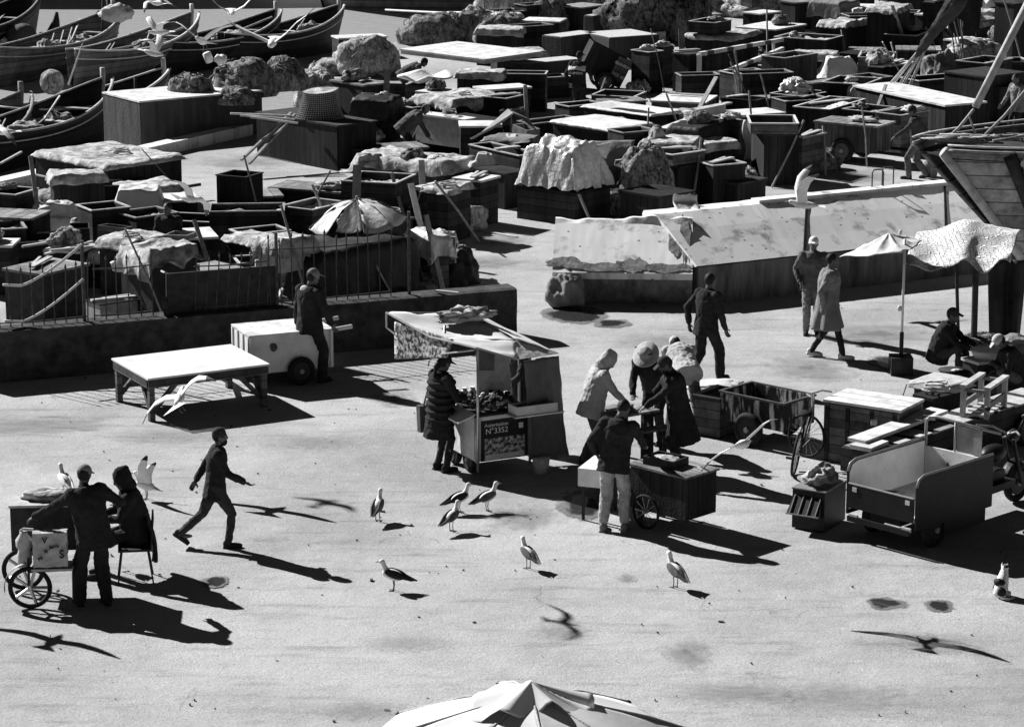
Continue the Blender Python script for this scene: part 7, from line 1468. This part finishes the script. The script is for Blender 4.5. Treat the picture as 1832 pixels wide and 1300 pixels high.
# poles and planks leaning on crates, small heaps of net between them
rs = random.Random(77); uq = [c_ for c_ in CRATES if seen.get(c_[1], 0) == 1 and c_[1] not in ('fish_stand', 'chute_box', 'sack_table', 'fish_slab', 'tap_locker', 'lined_tray', 'fence_locker', 'cleaning_table')]
for (t, nm, c, W, D, rz, h, kind) in uq:
    M = Matrix.Translation((c.x, c.y, 0)) @ Matrix.Rotation(rz, 4, 'Z'); w_ = nm.replace('_', ' ')
    if rs.random() < .55:
        a = Vector((rs.uniform(-.5, .5)*W, -D/2-rs.uniform(.25, .6), .02)); b = Vector((a.x+rs.uniform(-.9, .9), -D/2+.1, h+rs.uniform(.1, .7))); mb = MB()
        if rs.random() < .5: mb.tube([(0, 0, 0), (b-a)*.5+Vector((.03, 0, .02)), b-a], rs.uniform(.014, .03), 6); mm, lab, n0 = 'plain wood', 'thin pole leaning on the ', 'leaning_pole'
        else: mb.bar((0, 0, 0), b-a, rs.uniform(.08, .18), .03); mm, lab, n0 = rs.choice(['plain wood', 'pale wood']), 'rough plank leaning on the ', 'leaning_plank'
        solo(n0, mb, mm, lab+w_, 'pole' if 'pole' in n0 else 'plank', M @ a, rz)
    if rs.random() < .45:
        p = M @ Vector((rs.choice([-1, 1])*(W/2+.28), rs.uniform(-.3, .3)*D, 0)); mb = MB(); s_ = rs.uniform(.25, .42)
        mb.blob((0, 0, s_*.35), (s_*1.2, s_, s_*.9), .35, 1.9, rs.random()*60, 40, 22, True, .08); mm = rs.choice(['dark net', 'pale net', 'coarse net', 'tangle']); solo('net_lump', mb, mm, 'lump of bunched net on the ground beside the '+w_, 'net', p, rs.uniform(0, 3), smooth=True)
    if kind in ('lid', 'liddrape') and rs.random() < .35:
        mb = MB(); s_ = rs.uniform(.2, .38); mb.blob((0, 0, s_*.3), (s_*1.3, s_*.8, s_*.7), .35, 2.0, rs.random()*60, 40, 22, True, .09); solo('net_bunch', mb, rs.choice(['dark net', 'coarse net', 'pale net']), 'bunch of net dropped on top of the '+w_, 'net', M @ Vector((rs.uniform(-.25, .25)*W, rs.uniform(-.1, .3)*D, h+.02)), rz, smooth=True)
# small boxes wedged between the larger ones, alike in the photograph
n_ = 0; base = []
for v in range(4):
    mb = MB(); hollow(mb, .55, .40, 0, .30+.05*v, .025); base.append(mb.build('fish_box', ['dark wood', 'dark boards', 'mid wood', 'plain wood'][v], None))
for o in base: bpy.data.objects.remove(o, do_unlink=True) if False else None
zones = [(960, 1230, 205, 330, 8), (1240, 1640, 95, 330, 9), (1380, 1830, 10, 110, 9), (700, 960, 150, 330, 9), (40, 420, 395, 520, 8), (1100, 1400, 10, 90, 5)]
for (xa, xb, ya, yb, cnt) in zones:
    for k in range(cnt):
        x, y = rs.uniform(xa, xb), rs.uniform(ya, yb)
        if (850 < x < 985 and y > 370) or (1230 < x < 1370 and 138 < y < 168) or (1375 < x < 1700 and y > 285) or (330 < x < 480 and 250 < y < 300): continue
        v = n_ % 4; o = base[v] if n_ < 4 else base[v].copy()
        if n_ >= 4: C.objects.link(o)
        n_ += 1; o.location = G(x, y, rs.choice([.0, .02, .5])); o.rotation_euler = (rs.uniform(-.1, .1), rs.uniform(-.15, .15), rs.uniform(0, 3))
        tag(o, ['small dark planked fish box wedged between the quay crates', 'small black boarded fish box wedged between the quay crates', 'small grey planked fish box among the quay crates', 'small pale weathered fish box among the quay crates'][v], 'fish box', ['small dark fish boxes', 'small black fish boxes', 'small grey fish boxes', 'small pale fish boxes'][v])

# look-alikes of the packed rows are told apart by the crates they stand beside
named = [(c_[1].replace('_', ' '), c_[2]) for c_ in CRATES if seen[c_[1]] == 1 and c_[1] not in ('dark_crate', 'side_crate')]
used = set(); SHORT = {'packed_crate': 'dark boarded crate with worn lid', 'open_store_crate': 'dark open crate with pale rim', 'sheeted_crate': 'dark crate under pale cloth', 'scrap_crate': 'dark crate of rags', 'white_lid_crate': 'dark crate with white lid', 'fish_box': 'small planked fish box'}
for o in list(C.objects):
    k = o.name.split('.')[0]
    if k not in SHORT or o.parent or not o.get('category'): continue
    near = sorted(named, key=lambda q: (q[1]-Vector((o.location.x, o.location.y, 0))).length)[:6]
    def say(a, q): 
        d = o.location.y-q.y
        return ('behind the ' if d > .7 else 'in front of the ' if d < -.7 else 'beside the ')+a
    opts = [SHORT[k]+' '+say(*near[0])]+['%s between the %s and the %s' % (SHORT[k], near[a][0], near[b][0]) for a in range(5) for b in range(a+1, 6)]
    for lab in opts:
        if lab not in used and len(lab.split()) <= 16: break
    used.add(lab); o['label'] = lab
